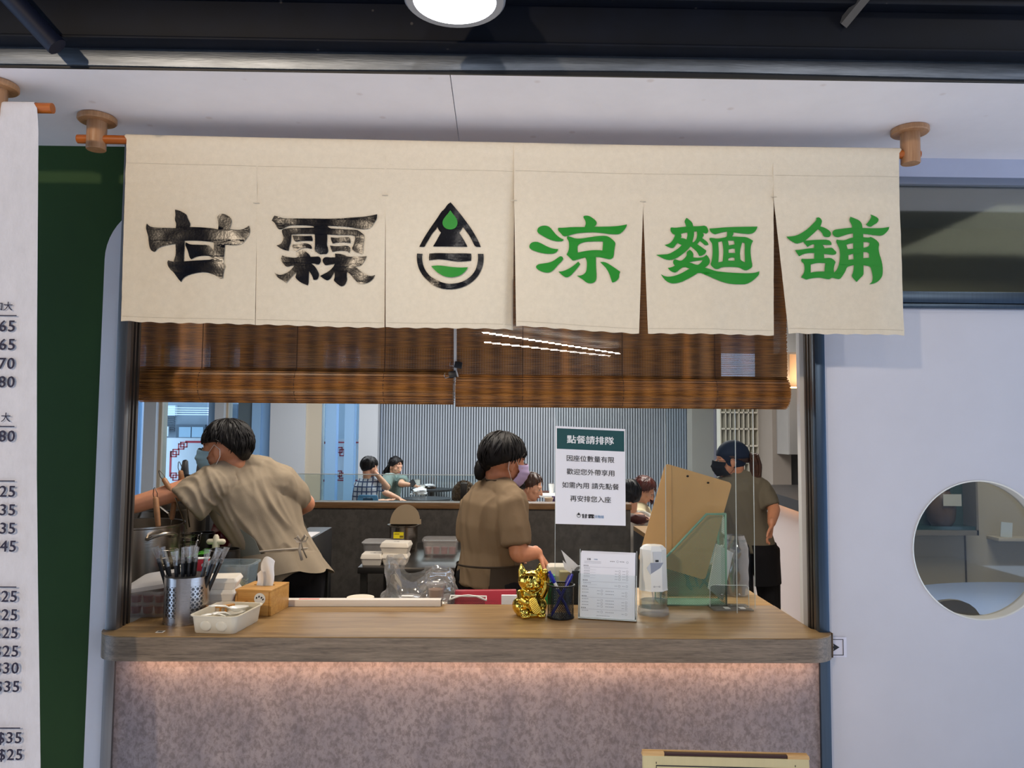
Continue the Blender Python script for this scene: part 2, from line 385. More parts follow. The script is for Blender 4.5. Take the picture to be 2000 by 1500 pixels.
# pendant lamp
pl = thing('pendant_lamp', 'round white-lit pendant lamp cut by the top edge of the picture', 'lamp', (-.098, -.75, 2.478))
part('shade', MB().lathe([(.100, 0), (.104, .004), (.104, .012), (.092, .03), (.07, .075), (.045, .11), (.045, .14), (0, .14)], n=40), mat('lamp_shade_grey', (150, 156, 168), .35, .6), pl, local=True)
part('diffuser', MB().lathe([(0, -.008), (.05, -.006), (.085, 0), (.090, .006), (0, .006)], n=40), mat('lamp_diffuser', (255, 255, 255), emis=(250, 252, 255), es=5.5), pl, local=True)
part('cord', MB().cyl((0, 0, .14), (0, 0, .722), .006), black_plastic, pl, local=True)

# left: green wall with the rounded white panel in front of it
zt = SZ
mb = MB().b2((-4, .0, 0), (-1.10, .06, zt)); struct('wall_left', mb, green_paint, 'dark green wall left of the serving window')
e0 = PY(205, 520, -.012); e1 = PY(163, 1500, -.012); gx = (e0.x+e1.x)/2; gc = PY(250, 412, -.012)
R_ = .16; zc = PY(205, 520, -.012).z
poly = [(gx, 0), (-1.118, 0), (-1.118, zc+R_+.03)]
for i in range(13):
    t = PI/2+PI/2*i/12; poly.append((gx+R_+R_*math.cos(t)*1.0, zc+.02+R_*math.sin(t)*1.05))
mb = MB(); mb.prism([(x, z) for x, z in poly], (0, -.0, 0), (1, 0, 0), (0, 0, 1), .014); struct('trim_3', mb, mat('grey_white_panel', (206, 206, 212), .5, var=.03, vs=4), 'pale panel with a rounded top corner beside the window')
# steel jambs with track grooves
def jamb(x0, x1, sgn, front, inner, name, lab):
    e = thing(name, lab, 'jamb', ((x0+x1)/2, .03, 0), kind='structure'); del e['category']
    part('face', MB().b2((x0, -.022, 0), (x1, .004, zt)), front, e, bevel=.002)
    xi = x1 if sgn > 0 else x0
    for k, (dd, y0, y1) in enumerate(((.0, .004, .016), (.006, .016, .028), (.0, .028, .036), (.006, .036, .050), (.0, .050, .062))):
        a_ = xi-sgn*.03; b_ = xi-sgn*dd
        part('track', MB().b2((min(a_, b_), y0, 0), (max(a_, b_), y1, zt)), inner, e)
    return e
jamb(-1.118, -1.087, 1, steel, steel_dark, 'trim_4', 'brushed steel jamb left of the serving window')
jamb(.933, .963, -1, steel_blue, steel_dark, 'trim_5', 'blue-grey steel jamb right of the serving window')
mb = MB().b2((.925, .075, 0), (.963, .10, zt)); struct('trim_6', mb, mat('cream_edge', (214, 208, 198), .5), 'cream inner edge strip behind the right jamb')
# lintel behind the noren
mb = MB().b2((-1.118, -.02, 2.33), (.963, .10, zt)); struct('wall_lintel', mb, white_paint, 'white lintel over the serving window')

# right: header, transom window, rail and white door with a round window
lilac = mat('lilac_header_paint', (186, 190, 208), .45, var=.03, vs=4)
XR = 4
zh = PY(1900, 346, 0).z; zg0 = PY(1900, 571, 0).z; zr = PY(1900, 604, 0).z
mb = MB().b2((.963, .0, zh), (XR, .06, zt)); struct('wall_header', mb, lilac, 'lilac-grey header above the transom')
w1 = thing('window_1', 'transom window above the white door', 'window', (1.8, .03, zg0), kind='structure'); del w1['category']
fr = mat('transom_frame', (128, 134, 148), .4, .5)
part('frame', MB().b2((.963, .005, zh-.022), (XR, .05, zh)), fr, w1)
part('frame', MB().b2((.963, .005, zg0), (.985, .05, zh-.022)), fr, w1)
part('pane', MB().b2((.985, .022, zg0), (XR, .028, zh-.022)), clear('transom_glass', (196, 200, 192), .16, .05), w1)
r1 = thing('trim_7', 'blue-grey steel door rail below the transom', 'rail', (1.8, .0, zr), kind='structure'); del r1['category']
part('rail', MB().b2((.963, -.012, zr+.016), (XR, .05, zg0)), steel_blue, r1, bevel=.003)
part('lip', MB().b2((.963, -.018, zr), (XR, .05, zr+.013)), steel_blue, r1, bevel=.002)
d1 = thing('door_1', 'white sliding door with a round window', 'door', (1.6, .03, 0), kind='structure'); del d1['category']
rc = PY(1916, 1074, .0); RR = .204
DX0, DX1 = .964, 2.6
poly = [(DX0, 0), (DX1, 0), (DX1, zr), (DX0, zr)]
hole = [(rc.x+RR*math.cos(2*PI*i/72), rc.z+RR*math.sin(2*PI*i/72)) for i in range(72)]
mb = MB(); mb.prism(poly, (0, .045, 0), (1, 0, 0), (0, 0, 1), .045, [hole]); part('slab', mb, white_paint, d1, smooth=30)
mb = MB()
for rr0, rr1, y0, y1 in ((RR+.001, RR-.0035, -.003, .045),):
    mb.lathe([(rr0-.0005, y0), (rr1, y0+.002), (rr1, y1), (rr0-.0005, y1)], (rc.x, 0, rc.z), 72, Matrix.Rotation(-PI/2, 3, 'X'), closed=True)
part('window_ring', mb, mat('ring_white', (226, 224, 216), .4), d1, label='off-white ring lining the round window')
part('pane', MB().lathe([(0, .034), (RR-.003, .034), (RR-.003, .039), (0, .039)], (rc.x, 0, rc.z), 60, Matrix.Rotation(-PI/2, 3, 'X')), clear('door_glass', (226, 226, 224), .035, .02), d1)
mb = MB().b2((DX1, -.0, 0), (XR, .05, zr)); struct('wall_right', mb, white_paint, 'white wall right of the door')

# room behind the right door
olive = mat('olive_grey_panel', (172, 166, 150), .45, var=.04, vs=3)
lx1 = 4.2
mb = MB().b2((2.0, 2.5, 0), (lx1, 2.56, 3.0)); struct('wall_lift_back', mb, olive, 'olive-grey back wall seen through the round window')
mb = MB().hull4([(.985, .10, 0), (2.16, 2.52, 0), (2.16, 2.52, 3.0), (.985, .10, 3.0)], (.9, -.437, 0), .04); struct('wall_partition', mb, white_paint, 'white partition between the kitchen and the right-hand room')
mb = MB().b2((lx1, .06, 0), (lx1+.06, 2.5, 3.0)); struct('wall_lift_right', mb, olive, 'olive-grey side wall of the right-hand room')
mb = MB().b2((1.03, .06, 3.0), (lx1, 2.56, 3.05)); struct('ceiling_lift', mb, olive, 'pale ceiling of the right-hand room')
mb = MB().b2((.97, .05, -.08), (lx1, 2.56, 0)); struct('floor_lift', mb, olive, 'floor of the right-hand room')
mb = MB()
for x in (2.0, 3.0): mb.b2((x, .08, 2.93), (x+.12, 2.5, 3.0))
mb.b2((1.03, 1.0, 2.93), (lx1, 1.14, 3.0)); struct('trim_8', mb, olive, 'shallow ceiling beams of the right-hand room')
jx = PY(1886, 1060, 2.49).x
mb = MB().b2((jx-.003, 2.49, 0), (jx+.003, 2.51, 1.35)); struct('trim_9', mb, mat('joint_dark', (70, 66, 60), .6), 'dark joint between two wall panels')
# display niche
a = PY(1780, 1030, 2.49); zb = a.z; xr_ = PY(1883, 980, 2.49).x
nk = thing('display_case', 'dark teal glazed display case on the olive wall', 'display case', (xr_-.32, 2.45, zb))
teal = mat('teal_case', (48, 72, 68), .3)
part('back', MB().b2((xr_-.62, 2.485, zb), (xr_, 2.495, zb+.55)), teal, nk)
part('frame', MB().b2((xr_-.62, 2.35, zb-.03), (xr_, 2.5, zb)).b2((xr_-.012, 2.35, zb-.03), (xr_, 2.5, zb+.55)), mat('case_frame', (110, 106, 98), .4), nk)
part('shelf', MB().b2((xr_-.62, 2.36, zb), (xr_-.014, 2.49, zb+.022)), mat('case_glass_shelf', (22, 58, 58), .1), nk)
vx = PY(1838, 1010, 2.42).x
vz = zb+.022
jar = thing('clay_jar', 'brown clay jar in the display case behind the round window', 'jar', (vx, 2.42, vz))
part('body', MB().lathe([(.055, 0), (.075, .03), (.085, .10), (.07, .17), (.05, .21), (.055, .22), (.045, .22), (.045, .2), (0, .19)], n=18), mat('jar_clay', (74, 56, 40), .5, var=.3, vs=20), jar, local=True)
part('tag', MB().box((.02, -.088, .16), (.11, .004, .07)), mat('tag_card', (170, 172, 164), .6), jar, local=True, label='white handwritten card')
bun = thing('bamboo_bundle', 'bundle of brown sticks standing above the clay jar', 'sticks', (vx, 2.42, vz+.19))
mb = MB()
for i in range(26):
    a_ = random.uniform(0, 2*PI); r_ = random.uniform(.0, .045)
    mb.cyl((r_*math.cos(a_)*.8, r_*math.sin(a_)*.8, .002), (r_*math.cos(a_), r_*math.sin(a_), random.uniform(.26, .33)), .006, n=6)
part('sticks', mb, mat('stick_brown', (140, 88, 44), .6, var=.3, vs=30), bun, local=True, kind='stuff')
q = PY(1960, 1048, 2.45)
sh = solo('wall_shelf', MB().b2((q.x-.075, 2.38, q.z-.02), (q.x+.6, 2.5, q.z)), olive, 'narrow olive ledge on the wall seen through the round window', 'shelf', bevel=.002)
solo('price_card', MB().box((q.x-.0, 2.42, q.z+.045), (.07, .004, .09), Matrix.Rotation(.08, 3, 'Y')), mat('pale_card', (196, 208, 214), .4), 'small pale printed card on the narrow ledge', 'card')
# curved table, its pale blue painting in a sky reflection, and stool
tp = PZ(1900, 1160, .72)
tb = thing('round_table', 'low curved table behind the round window, sky reflection painted pale blue', 'table', (2.98, 1.85, 0))
poly = [(  .80*math.cos(2*PI*i/48), .50*math.sin(2*PI*i/48)) for i in range(48)]
mb = MB(); mb.prism(poly, (0, 0, .70), (1, 0, 0), (0, 1, 0), .03); part('top', mb, mat('sky_reflection_top', (166, 190, 236), .25), tb, local=True, bevel=.003)
part('pedestal', MB().lathe([(.3, 0), (.3, .02), (.07, .05), (.06, .70)], n=24), white_plastic, tb, local=True)
st = PZ(1838, 1165, .80); st = V((1.22, 0.62, 0))
stl = thing('tub_chair', 'rounded grey chair back in front of the pale blue table', 'chair', (1.575, .60, 0))
grey_uph = mat('grey_upholstery', (112, 106, 94), .7)
part('seat', MB().lathe([(.0, .40), (.19, .40), (.2, .42), (.19, .47), (0, .48)], n=24), grey_uph, stl, local=True)
mb = MB()
mb.grid(lambda u, v: V((.2*math.cos(PI*(1.0+u)), .2*math.sin(PI*(1.0+u)),   .42+v*(.615*math.sin(PI*min(max(u, .02), .98))**.5))), 20, 6, (0, .02, 0)); part('backrest', mb, grey_uph, stl, local=True)
for i in range(4):
    a_ = PI/4+i*PI/2; part('leg', MB().cyl((.16*math.cos(a_), .16*math.sin(a_), 0), (.13*math.cos(a_), .13*math.sin(a_), .41), .012), black_plastic, stl, local=True)

# small arrow plaque beside the counter end
q = PY(1643, 1264, -.003)
pq = thing('arrow_plaque', 'small white plaque with an arrow beside the counter end', 'sign', (q.x-.02, -.001, q.z-.03))
part('plate', MB().b2((q.x-.062, -.004, q.z-.029), (q.x+.016, 0, q.z+.029)), mat('plaque_white', (214, 212, 224), .4), pq, bevel=.0015)
mb = MB()
for a_, b_ in (((-.055, -.023), (.006, -.0215)), ((-.055, .0215), (.006, .023)), ((.0045, -.023), (.006, .023))):
    mb.b2((q.x+a_[0], -.0052, q.z+a_[1]), (q.x+b_[0], -.004, q.z+b_[1]))
mb.prism([(-.024, -.011), (-.006, .0), (-.024, .011), (-.022, .003), (-.05, .003), (-.05, -.003), (-.022, -.003)], (q.x, -.0042, q.z), (1, 0, 0), (0, 0, 1), .001)
part('print', mb, black_ink, pq)

# ------------------------------------------------------------------ service counter
sc = thing('service_counter', 'wood-topped service counter with a mottled stone front under the noren', 'counter', (-.07, 0, 0))
yf = PZ(900, 1244.5, CT).y; yb = .325
xl = PZ(187, 1236, CT).x; xr2 = PZ(1632, 1240, CT).x
rad = .085
poly = [(-1.085, yb), (-1.085, .07), (xl, .04)]
for i in range(9):
    t = PI+PI/2*i/8; poly.append((xl+rad+rad*math.cos(t), yf+rad+rad*math.sin(t)))
for i in range(9):
    t = -PI/2+PI/2*i/8; poly.append((xr2-rad+rad*math.cos(t), yf+rad+rad*math.sin(t)))
poly += [(xr2, -.03), (.925, .02), (.925, yb)]
zb_ = PY(900, 1293.5, yf).z
mb = MB(); mb.prism(poly, (0, 0, CT-.003), (1, 0, 0), (0, 1, 0), .003); part('worktop', mb, counter_wood, sc)
mb = MB(); mb.prism(poly, (0, 0, zb_), (1, 0, 0), (0, 1, 0), CT-.0035-zb_); part('edge_band', mb, fascia_wood, sc, smooth=25, label='grey-brown wood edge of the counter')
part('front_panel', MB().b2((-1.087, -.012, 0), (.933, .05, zb_)), stone, sc)
part('led_strip', MB().b2((-1.06, -.042, zb_-.0015), (.92, -.03, zb_)), mat('led_housing', (210, 190, 170), .5), sc)
# inner work surface behind the counter
mb = MB().b2((-1.5, .335, .86), (.27, .70, .90)).b2((-1.5, .345, .1), (.27, .68, .86)); solo('prep_counter', mb, mat('prep_steel', (120, 122, 124), .35, .8), 'steel prep counter just behind the service counter', 'counter', bevel=.002)
# ------------------------------------------------------------------ noren, rods, brackets, menu banner
canvas = mat('cream_canvas', (218, 205, 182), .85, var=.035, vs=60, bump=.25, bs=420, spec=.2)
vinyl_black = mat('black_vinyl', (10, 12, 20), .20, spec=.16, bump=.05, bs=170)
vinyl_green = mat('green_vinyl', (26, 132, 34), .42, spec=.3, bump=.03, bs=190)
rod_wood = mat('orange_bamboo', (168, 88, 24), .35, var=.15, vs=12)
YN = -.235
def interp(pl, y):
    for (x0, y0), (x1, y1) in zip(pl, pl[1:]):
        if y <= y1: return x0+(x1-x0)*max(0, (y-y0))/(y1-y0)
    return pl[-1][0]
PAN = [  # left and right edge of each cloth, traced in the photograph, all hanging in the plane y = YN
 ([(248, 263), (244, 380), (237, 627)], [(501.2, 269), (501.2, 400), (498, 634)]),
 ([(502.2, 269), (502.2, 400), (499, 634)], [(752.2, 274), (752.2, 385), (751, 640)]),
 ([(753.4, 274), (753.6, 385), (753.8, 640)], [(1003.2, 279), (1003.2, 395), (1002, 642)]),
 ([(1004.6, 279), (1005.5, 395), (1008, 637)], [(1255, 284), (1254.5, 397), (1248, 652)]),
 ([(1256.5, 284), (1257.5, 397), (1266, 651)], [(1509, 287), (1510, 388), (1512, 655)]),
 ([(1510.5, 287), (1512, 388), (1523, 500), (1540, 651)], [(1756, 290), (1757, 400), (1765, 655)])]
for k in range(1, 6):   # neighbouring cloths are sewn together down to the bar tacks
    for j in (0, 1):
        m_ = (PAN[k-1][1][j][0]+PAN[k][0][j][0])/2; PAN[k-1][1][j] = (m_+.12, PAN[k-1][1][j][1]); PAN[k][0][j] = (m_-.12, PAN[k][0][j][1])
def cloth_y(x, z, k):
    t = max(0, min(1, (2.40-z)/.5))
    y = YN-.004*t*math.sin(x*23+k*1.9)-.005*t*t*math.sin(x*9+k*2.3)+.0013*noise.noise((x*30, z*30, k))+.0022*noise.noise((x*16, z*5, k+7))*(.4+t)
    if k == 2:
        e = max(0, (x-(PY(985, 500, YN).x))/.02); y += .014*min(e, 1.4)*t
    if z > 2.355: y -= .0015
    return y
nr = thing('noren', 'cream canvas noren of six cloths lettered in black and green over the serving window', 'curtain', (.04, YN, 1.88))
def smooth_poly(p):
    out = []
    m = len(p)
    for i in range(m):
        a, b, c = p[i-1], p[i], p[(i+1) % m]
        v1 = (b[0]-a[0], b[1]-a[1]); v2 = (c[0]-b[0], c[1]-b[1]); l1 = math.hypot(*v1); l2 = math.hypot(*v2)
        cs = (v1[0]*v2[0]+v1[1]*v2[1])/(l1*l2+1e-9)
        if cs < .35 or min(l1, l2) < 12: out.append(b)
        else:
            out.append((b[0]-v1[0]*.25, b[1]-v1[1]*.25)); out.append(((a[0]+6*b[0]+c[0])/8, (a[1]+6*b[1]+c[1])/8)); out.append((b[0]+v2[0]*.25, b[1]+v2[1]*.25))
    return out
def decal(name, shapes, ox, oy, k, mt, parent, off=.0016, label=None):
    """cut vinyl shapes lying on cloth k; shapes = [(outline, hole, ...)] in enlarged pixels"""
    bm = bmesh.new()
    for sh in shapes:
        loops = [[(ox+x/8.3333, oy+y/8.3333) for x, y in smooth_poly(l)] for l in sh]
        loops = [[(p.x, p.z) for p in (PY(x, y, YN) for x, y in l)] for l in loops]
        flat = [p for l in loops for p in l]
        tri = tessellate_polygon([[V((p[0], p[1], 0)) for p in l] for l in loops])
        vs = [bm.verts.new((p[0], 0, p[1])) for p in flat]
        for t in tri:
            try: bm.faces.new([vs[i] for i in t])
            except ValueError: pass
    for _ in range(5):
        es = [e for e in bm.edges if e.calc_length() > .02]
        if not es: break
        bmesh.ops.subdivide_edges(bm, edges=es, cuts=1); bmesh.ops.triangulate(bm, faces=bm.faces)
    bmesh.ops.recalc_face_normals(bm, faces=bm.faces)
    bm.faces.ensure_lookup_table()
    if sum(f.normal.y for f in bm.faces) > 0: bmesh.ops.reverse_faces(bm, faces=bm.faces)
    for v in bm.verts: v.co.y = cloth_y(v.co.x, v.co.z, k)-off-.0011
    mb = MB(); bm.verts.index_update(); mb.add([v.co.copy() for v in bm.verts], [tuple(v.index for v in f.verts) for f in bm.faces]); bm.free()
    part(name, mb, mt, parent, label=label, smooth=60)
panels = []; RW = .0138
for k, (le, ri) in enumerate(PAN):
    mb = MB()
    def fn(u, v0, k=k, le=le, ri=ri):
        v = max(.026, .026+.974*(v0-.1)/.9)
        yt = le[0][1]+(ri[0][1]-le[0][1])*u; yb2 = le[-1][1]+(ri[-1][1]-le[-1][1])*u
        py = yt+(yb2-yt)*v
        xl_ = interp(le, le[0][1]+(le[-1][1]-le[0][1])*v); xr_ = interp(ri, ri[0][1]+(ri[-1][1]-ri[0][1])*v)
        if v0 < .1:
            q = PY(xl_+(xr_-xl_)*u, yt, YN+RW); th = PI*1.15*(1-v0/.1); return V((q.x, YN+RW-RW*math.cos(th), q.z-RW+RW*math.sin(th)))
        p = PY(xl_+(xr_-xl_)*u, py, YN)
        if v > .985: p.z += .0012*math.sin(p.x*120)
        y = cloth_y(p.x, p.z, k)
        return V((p.x, y, p.z))
    mb.grid(fn, 56, 90, (0, .0009, 0))
    if k < 0:
        x0 = PY(le[0][0], le[0][1], YN).x; x1 = PY(ri[0][0], ri[0][1], YN).x; z1 = PY(le[0][0], (le[0][1]+ri[0][1])/2, YN).z
        mb.grid(lambda u, v: V((x0+(x1-x0)*u, YN+.036-.010*v*v*2 if v < .9 else YN+.018, z1-.001-.075*v+(.0 if v > 0 else .0))), 10, 6, (0, -.001, 0))
        mb.b2((x0, YN+.008, z1-.0022), (x1, YN+.036, z1-.001))
    pn = part('cloth', mb, canvas, nr, smooth=60); panels.append(pn)
# hem seam line and slit bar tacks
thread = mat('canvas_thread', (196, 184, 162), .9)
for k, (le, ri) in enumerate(PAN):
    mb = MB(); n_ = 40
    for frac in (.152, .974):
        pts = []
        for i in range(n_+1):
            u = .01+.98*i/n_; v = frac
            yt = le[0][1]+(ri[0][1]-le[0][1])*u; yb2 = le[-1][1]+(ri[-1][1]-le[-1][1])*u
            xl_ = interp(le, le[0][1]+(le[-1][1]-le[0][1])*v); xr_ = interp(ri, ri[0][1]+(ri[-1][1]-ri[0][1])*v)
            p = PY(xl_+(xr_-xl_)*u, yt+(yb2-yt)*v, YN); pts.append(V((p.x, cloth_y(p.x, p.z, k)-.0004, p.z)))
        mb.tube(pts, .0005, 4)
    if k:
        p = PY(le[1][0]-.5, le[1][1]-3, YN); mb.b2((p.x-.008, YN-.0045, p.z-.0008), (p.x+.008, YN-.0025, p.z+.0008))
    part('stitching', mb, thread, panels[k], kind='stuff')

G_A = [((228,475),(255,505),(300,530),(400,540),(550,540),(690,545),(700,480),(675,400),(690,340),(682,245),(760,262),(820,295),(870,325),(880,370),(915,440),(935,480),(918,530),(1000,530),(1150,540),(1300,555),(1392,575),(1400,490),(1385,420),(1378,370),(1410,335),(1460,315),(1530,340),(1590,380),(1615,430),(1605,490),(1575,570),(1680,580),(1780,575),(1840,545),(1890,508),(1908,590),(1895,650),(1850,720),(1800,790),(1740,820),(1650,832),(1505,825),(1500,900),(1490,1000),(1478,1085),(1475,1125),(1515,1170),(1490,1230),(1478,1300),(1472,1365),(1440,1375),(1400,1360),(1350,1320),(1250,1280),(1150,1265),(1050,1275),(920,1300),(830,1340),(790,1380),(772,1420),(730,1375),(690,1320),(650,1260),(600,1220),(560,1160),(550,1100),(565,1068),(610,1080),(655,1090),(665,1040),(690,980),(690,900),(685,800),(600,815),(500,835),(430,860),(385,890),(360,930),(330,932),(290,905),(265,850),(252,760),(248,680),(225,610),(210,545),(215,500)),
 ((835,750),(950,750),(1100,755),(1230,770),(1325,785),(1325,860),(1318,915),(1290,890),(1255,840),(1200,825),(1130,825),(1060,820),(940,815),(890,795),(858,775),(845,820),(880,890),(900,950),(915,1020),(945,1055),(975,1040),(1030,1015),(1100,1003),(1200,1000),(1250,1005),(1300,1035),(1285,1068),(1150,1070),(1000,1075),(820,1085),(825,980),(832,880))]
G_B = [[((140,182),(200,200),(260,222),(330,230),(500,230),(800,228),(1100,225),(1300,215),(1450,205),(1600,195),(1700,180),(1808,158),(1800,240),(1760,300),(1700,380),(1615,402),(1500,390),(1400,370),(1300,355),(1150,345),(995,340),(1025,380),(1150,390),(1300,400),(1470,405),(1520,430),(1580,480),(1600,510),(1590,600),(1575,680),(1575,740),(1565,805),(1530,790),(1450,765),(1410,735),(1388,710),(1420,650),(1440,580),(1448,530),(1435,505),(1390,492),(1200,490),(990,480),(990,560),(985,650),(1005,720),(1005,770),(970,800),(930,795),(880,808),(830,780),(788,750),(795,640),(795,560),(790,480),(700,478),(560,478),(415,490),(412,570),(400,640),(380,690),(372,755),(320,745),(260,725),(210,695),(175,670),(230,655),(270,610),(290,560),(280,500),(258,440),(270,410),(330,390),(450,382),(600,380),(780,372),(770,350),(680,340),(560,338),(450,340),(380,345),(310,375),(260,405),(215,408),(190,385),(165,340),(145,300),(95,262),(115,220))],
 [((435,505),(540,510),(640,512),(740,505),(758,560),(755,592),(690,590),(600,592),(530,600),(480,605),(450,570))],
 [((435,650),(500,655),(580,640),(650,630),(720,650),(748,690),(740,725),(710,715),(660,705),(600,708),(540,725),(490,765),(460,725),(430,690))],
 [((1045,525),(1120,535),(1230,530),(1330,522),(1358,535),(1370,590),(1372,622),(1320,615),(1230,605),(1150,612),(1080,628),(1055,580))],
 [((1035,660),(1120,672),(1230,668),(1320,662),(1365,690),(1362,740),(1350,782),(1310,750),(1230,742),(1140,748),(1075,765),(1050,715))],
 [((500,800),(560,740),(610,740),(660,775),(710,815),(722,850),(800,845),(860,840),(890,880),(885,930),(860,970),(820,970),(780,955),(735,955),(790,1000),(830,1060),(858,1120),(855,1170),(830,1220),(770,1222),(750,1160),(720,1110),(698,1075),(695,1180),(692,1270),(680,1315),(640,1300),(560,1265),(510,1225),(478,1185),(495,1140),(500,1095),(450,1150),(400,1200),(360,1250),(335,1280),(280,1240),(210,1200),(170,1160),(145,1110),(190,1140),(240,1150),(310,1130),(380,1090),(430,1040),(465,990),(410,1000),(340,1018),(300,980),(260,930),(245,890),(265,830),(320,850),(400,862),(480,868),(530,850),(520,815))],
 [((1115,790),(1190,792),(1260,810),(1330,840),(1430,848),(1530,845),(1635,835),(1610,900),(1570,960),(1520,998),(1440,1000),(1500,1050),(1570,1110),(1640,1150),(1720,1165),(1775,1145),(1740,1210),(1670,1265),(1560,1292),(1480,1260),(1430,1210),(1380,1140),(1310,1080),(1305,1150),(1312,1210),(1300,1255),(1270,1305),(1220,1325),(1180,1305),(1130,1265),(1092,1225),(1110,1180),(1110,1080),(1080,1140),(1040,1200),(990,1232),(930,1200),(875,1160),(910,1135),(980,1100),(1040,1060),(1090,1000),(1115,955),(1040,970),(960,985),(940,960),(910,915),(925,870),(965,845),(1040,855),(1120,850))]]
G_CB = [[((1003,50),(1080,140),(1180,260),(1260,370),(1340,480),(1400,580),(1460,690),(1492,772),(1400,772),(1360,690),(1310,590),(1260,525),(1200,450),(1175,500),(1140,540),(1180,600),(1230,680),(1275,770),(1000,768),(715,765),(760,690),(810,600),(845,540),(810,500),(785,445),(760,490),(700,550),(650,640),(600,720),(578,770),(490,765),(540,670),(600,570),(680,450),(780,310),(850,200),(900,160),(950,85))],
 [((655,880),(780,872),(1000,880),(1200,875),(1335,882),(1340,940),(1335,998),(1250,1005),(1150,1012),(1050,1005),(950,990),(850,975),(760,975),(650,990),(648,940))],
 [((455,878),(545,882),(535,940),(545,1030),(570,1110),(610,1180),(670,1250),(750,1300),(850,1350),(950,1375),(1050,1372),(1150,1355),(1250,1310),(1340,1240),(1400,1160),(1430,1080),(1448,980),(1445,884),(1535,884),(1540,950),(1530,1060),(1500,1150),(1450,1240),(1380,1320),(1280,1390),(1180,1435),(1060,1465),(890,1465),(740,1410),(640,1330),(550,1240),(490,1140),(460,1040),(450,950))]]
G_CG = [[((998,182),(1040,240),(1090,300),(1115,360),(1112,420),(1080,470),(1030,490),(985,494),(930,480),(885,440),(868,390),(878,340),(910,290),(960,235))],
 [((685,1085),(760,1075),(870,1080),(1000,1100),(1150,1110),(1283,1103),(1250,1160),(1190,1220),(1100,1260),(1000,1272),(900,1255),(800,1200),(740,1150))]]
G_D = [[((340,380),(400,350),(470,345),(530,370),(580,430),(640,500),(700,545),(758,572),(735,600),(650,602),(560,585),(480,550),(400,505),(335,465),(323,430))],
 [((205,650),(250,615),(320,608),(390,635),(460,675),(540,710),(610,725),(668,728),(650,770),(600,800),(520,808),(420,800),(320,775),(230,740),(193,705))],
 [((310,1000),(350,975),(420,965),(520,950),(590,920),(650,875),(700,840),(735,850),(752,885),(720,930),(660,990),(610,1050),(560,1095),(500,1118),(420,1105),(340,1070),(303,1030))],
 [((1085,180),(1160,178),(1220,210),(1280,260),(1298,300),(1280,340),(1250,358),(1400,360),(1550,358),(1680,345),(1785,325),(1770,375),(1720,440),(1660,485),(1580,488),(1480,480),(1380,462),(1250,450),(1130,452),(1000,462),(900,485),(800,518),(750,518),(710,470),(662,420),(668,380),(760,378),(900,365),(1100,362),(1118,310),(1110,260),(1075,205))],
 [((820,515),(880,530),(950,552),(1050,550),(1200,525),(1330,510),(1440,508),(1500,530),(1560,580),(1598,625),(1585,690),(1575,760),(1570,840),(1545,880),(1500,892),(1440,880),(1360,858),(1280,850),(1282,950),(1285,1050),(1292,1150),(1285,1230),(1245,1270),(1180,1282),(1120,1260),(1070,1215),(1010,1180),(970,1155),(1030,1155),(1090,1130),(1125,1085),(1135,1000),(1135,920),(1110,855),(1030,875),(960,900),(905,915),(870,880),(830,840),(803,815),(835,750),(845,680),(840,600),(803,545)),
  ((985,660),(1050,620),(1130,600),(1250,598),(1395,602),(1392,680),(1385,748),(1300,738),(1200,740),(1080,758),(988,780),(980,720))],
 [((995,925),(1028,965),(990,1020),(930,1090),(870,1160),(800,1193),(740,1160),(668,1095),(730,1090),(800,1065),(880,1020),(940,975))],
 [((1350,935),(1420,932),(1500,975),(1590,1035),(1675,1095),(1655,1140),(1658,1180),(1630,1230),(1580,1262),(1545,1270),(1525,1210),(1500,1130),(1450,1040),(1400,985))]]
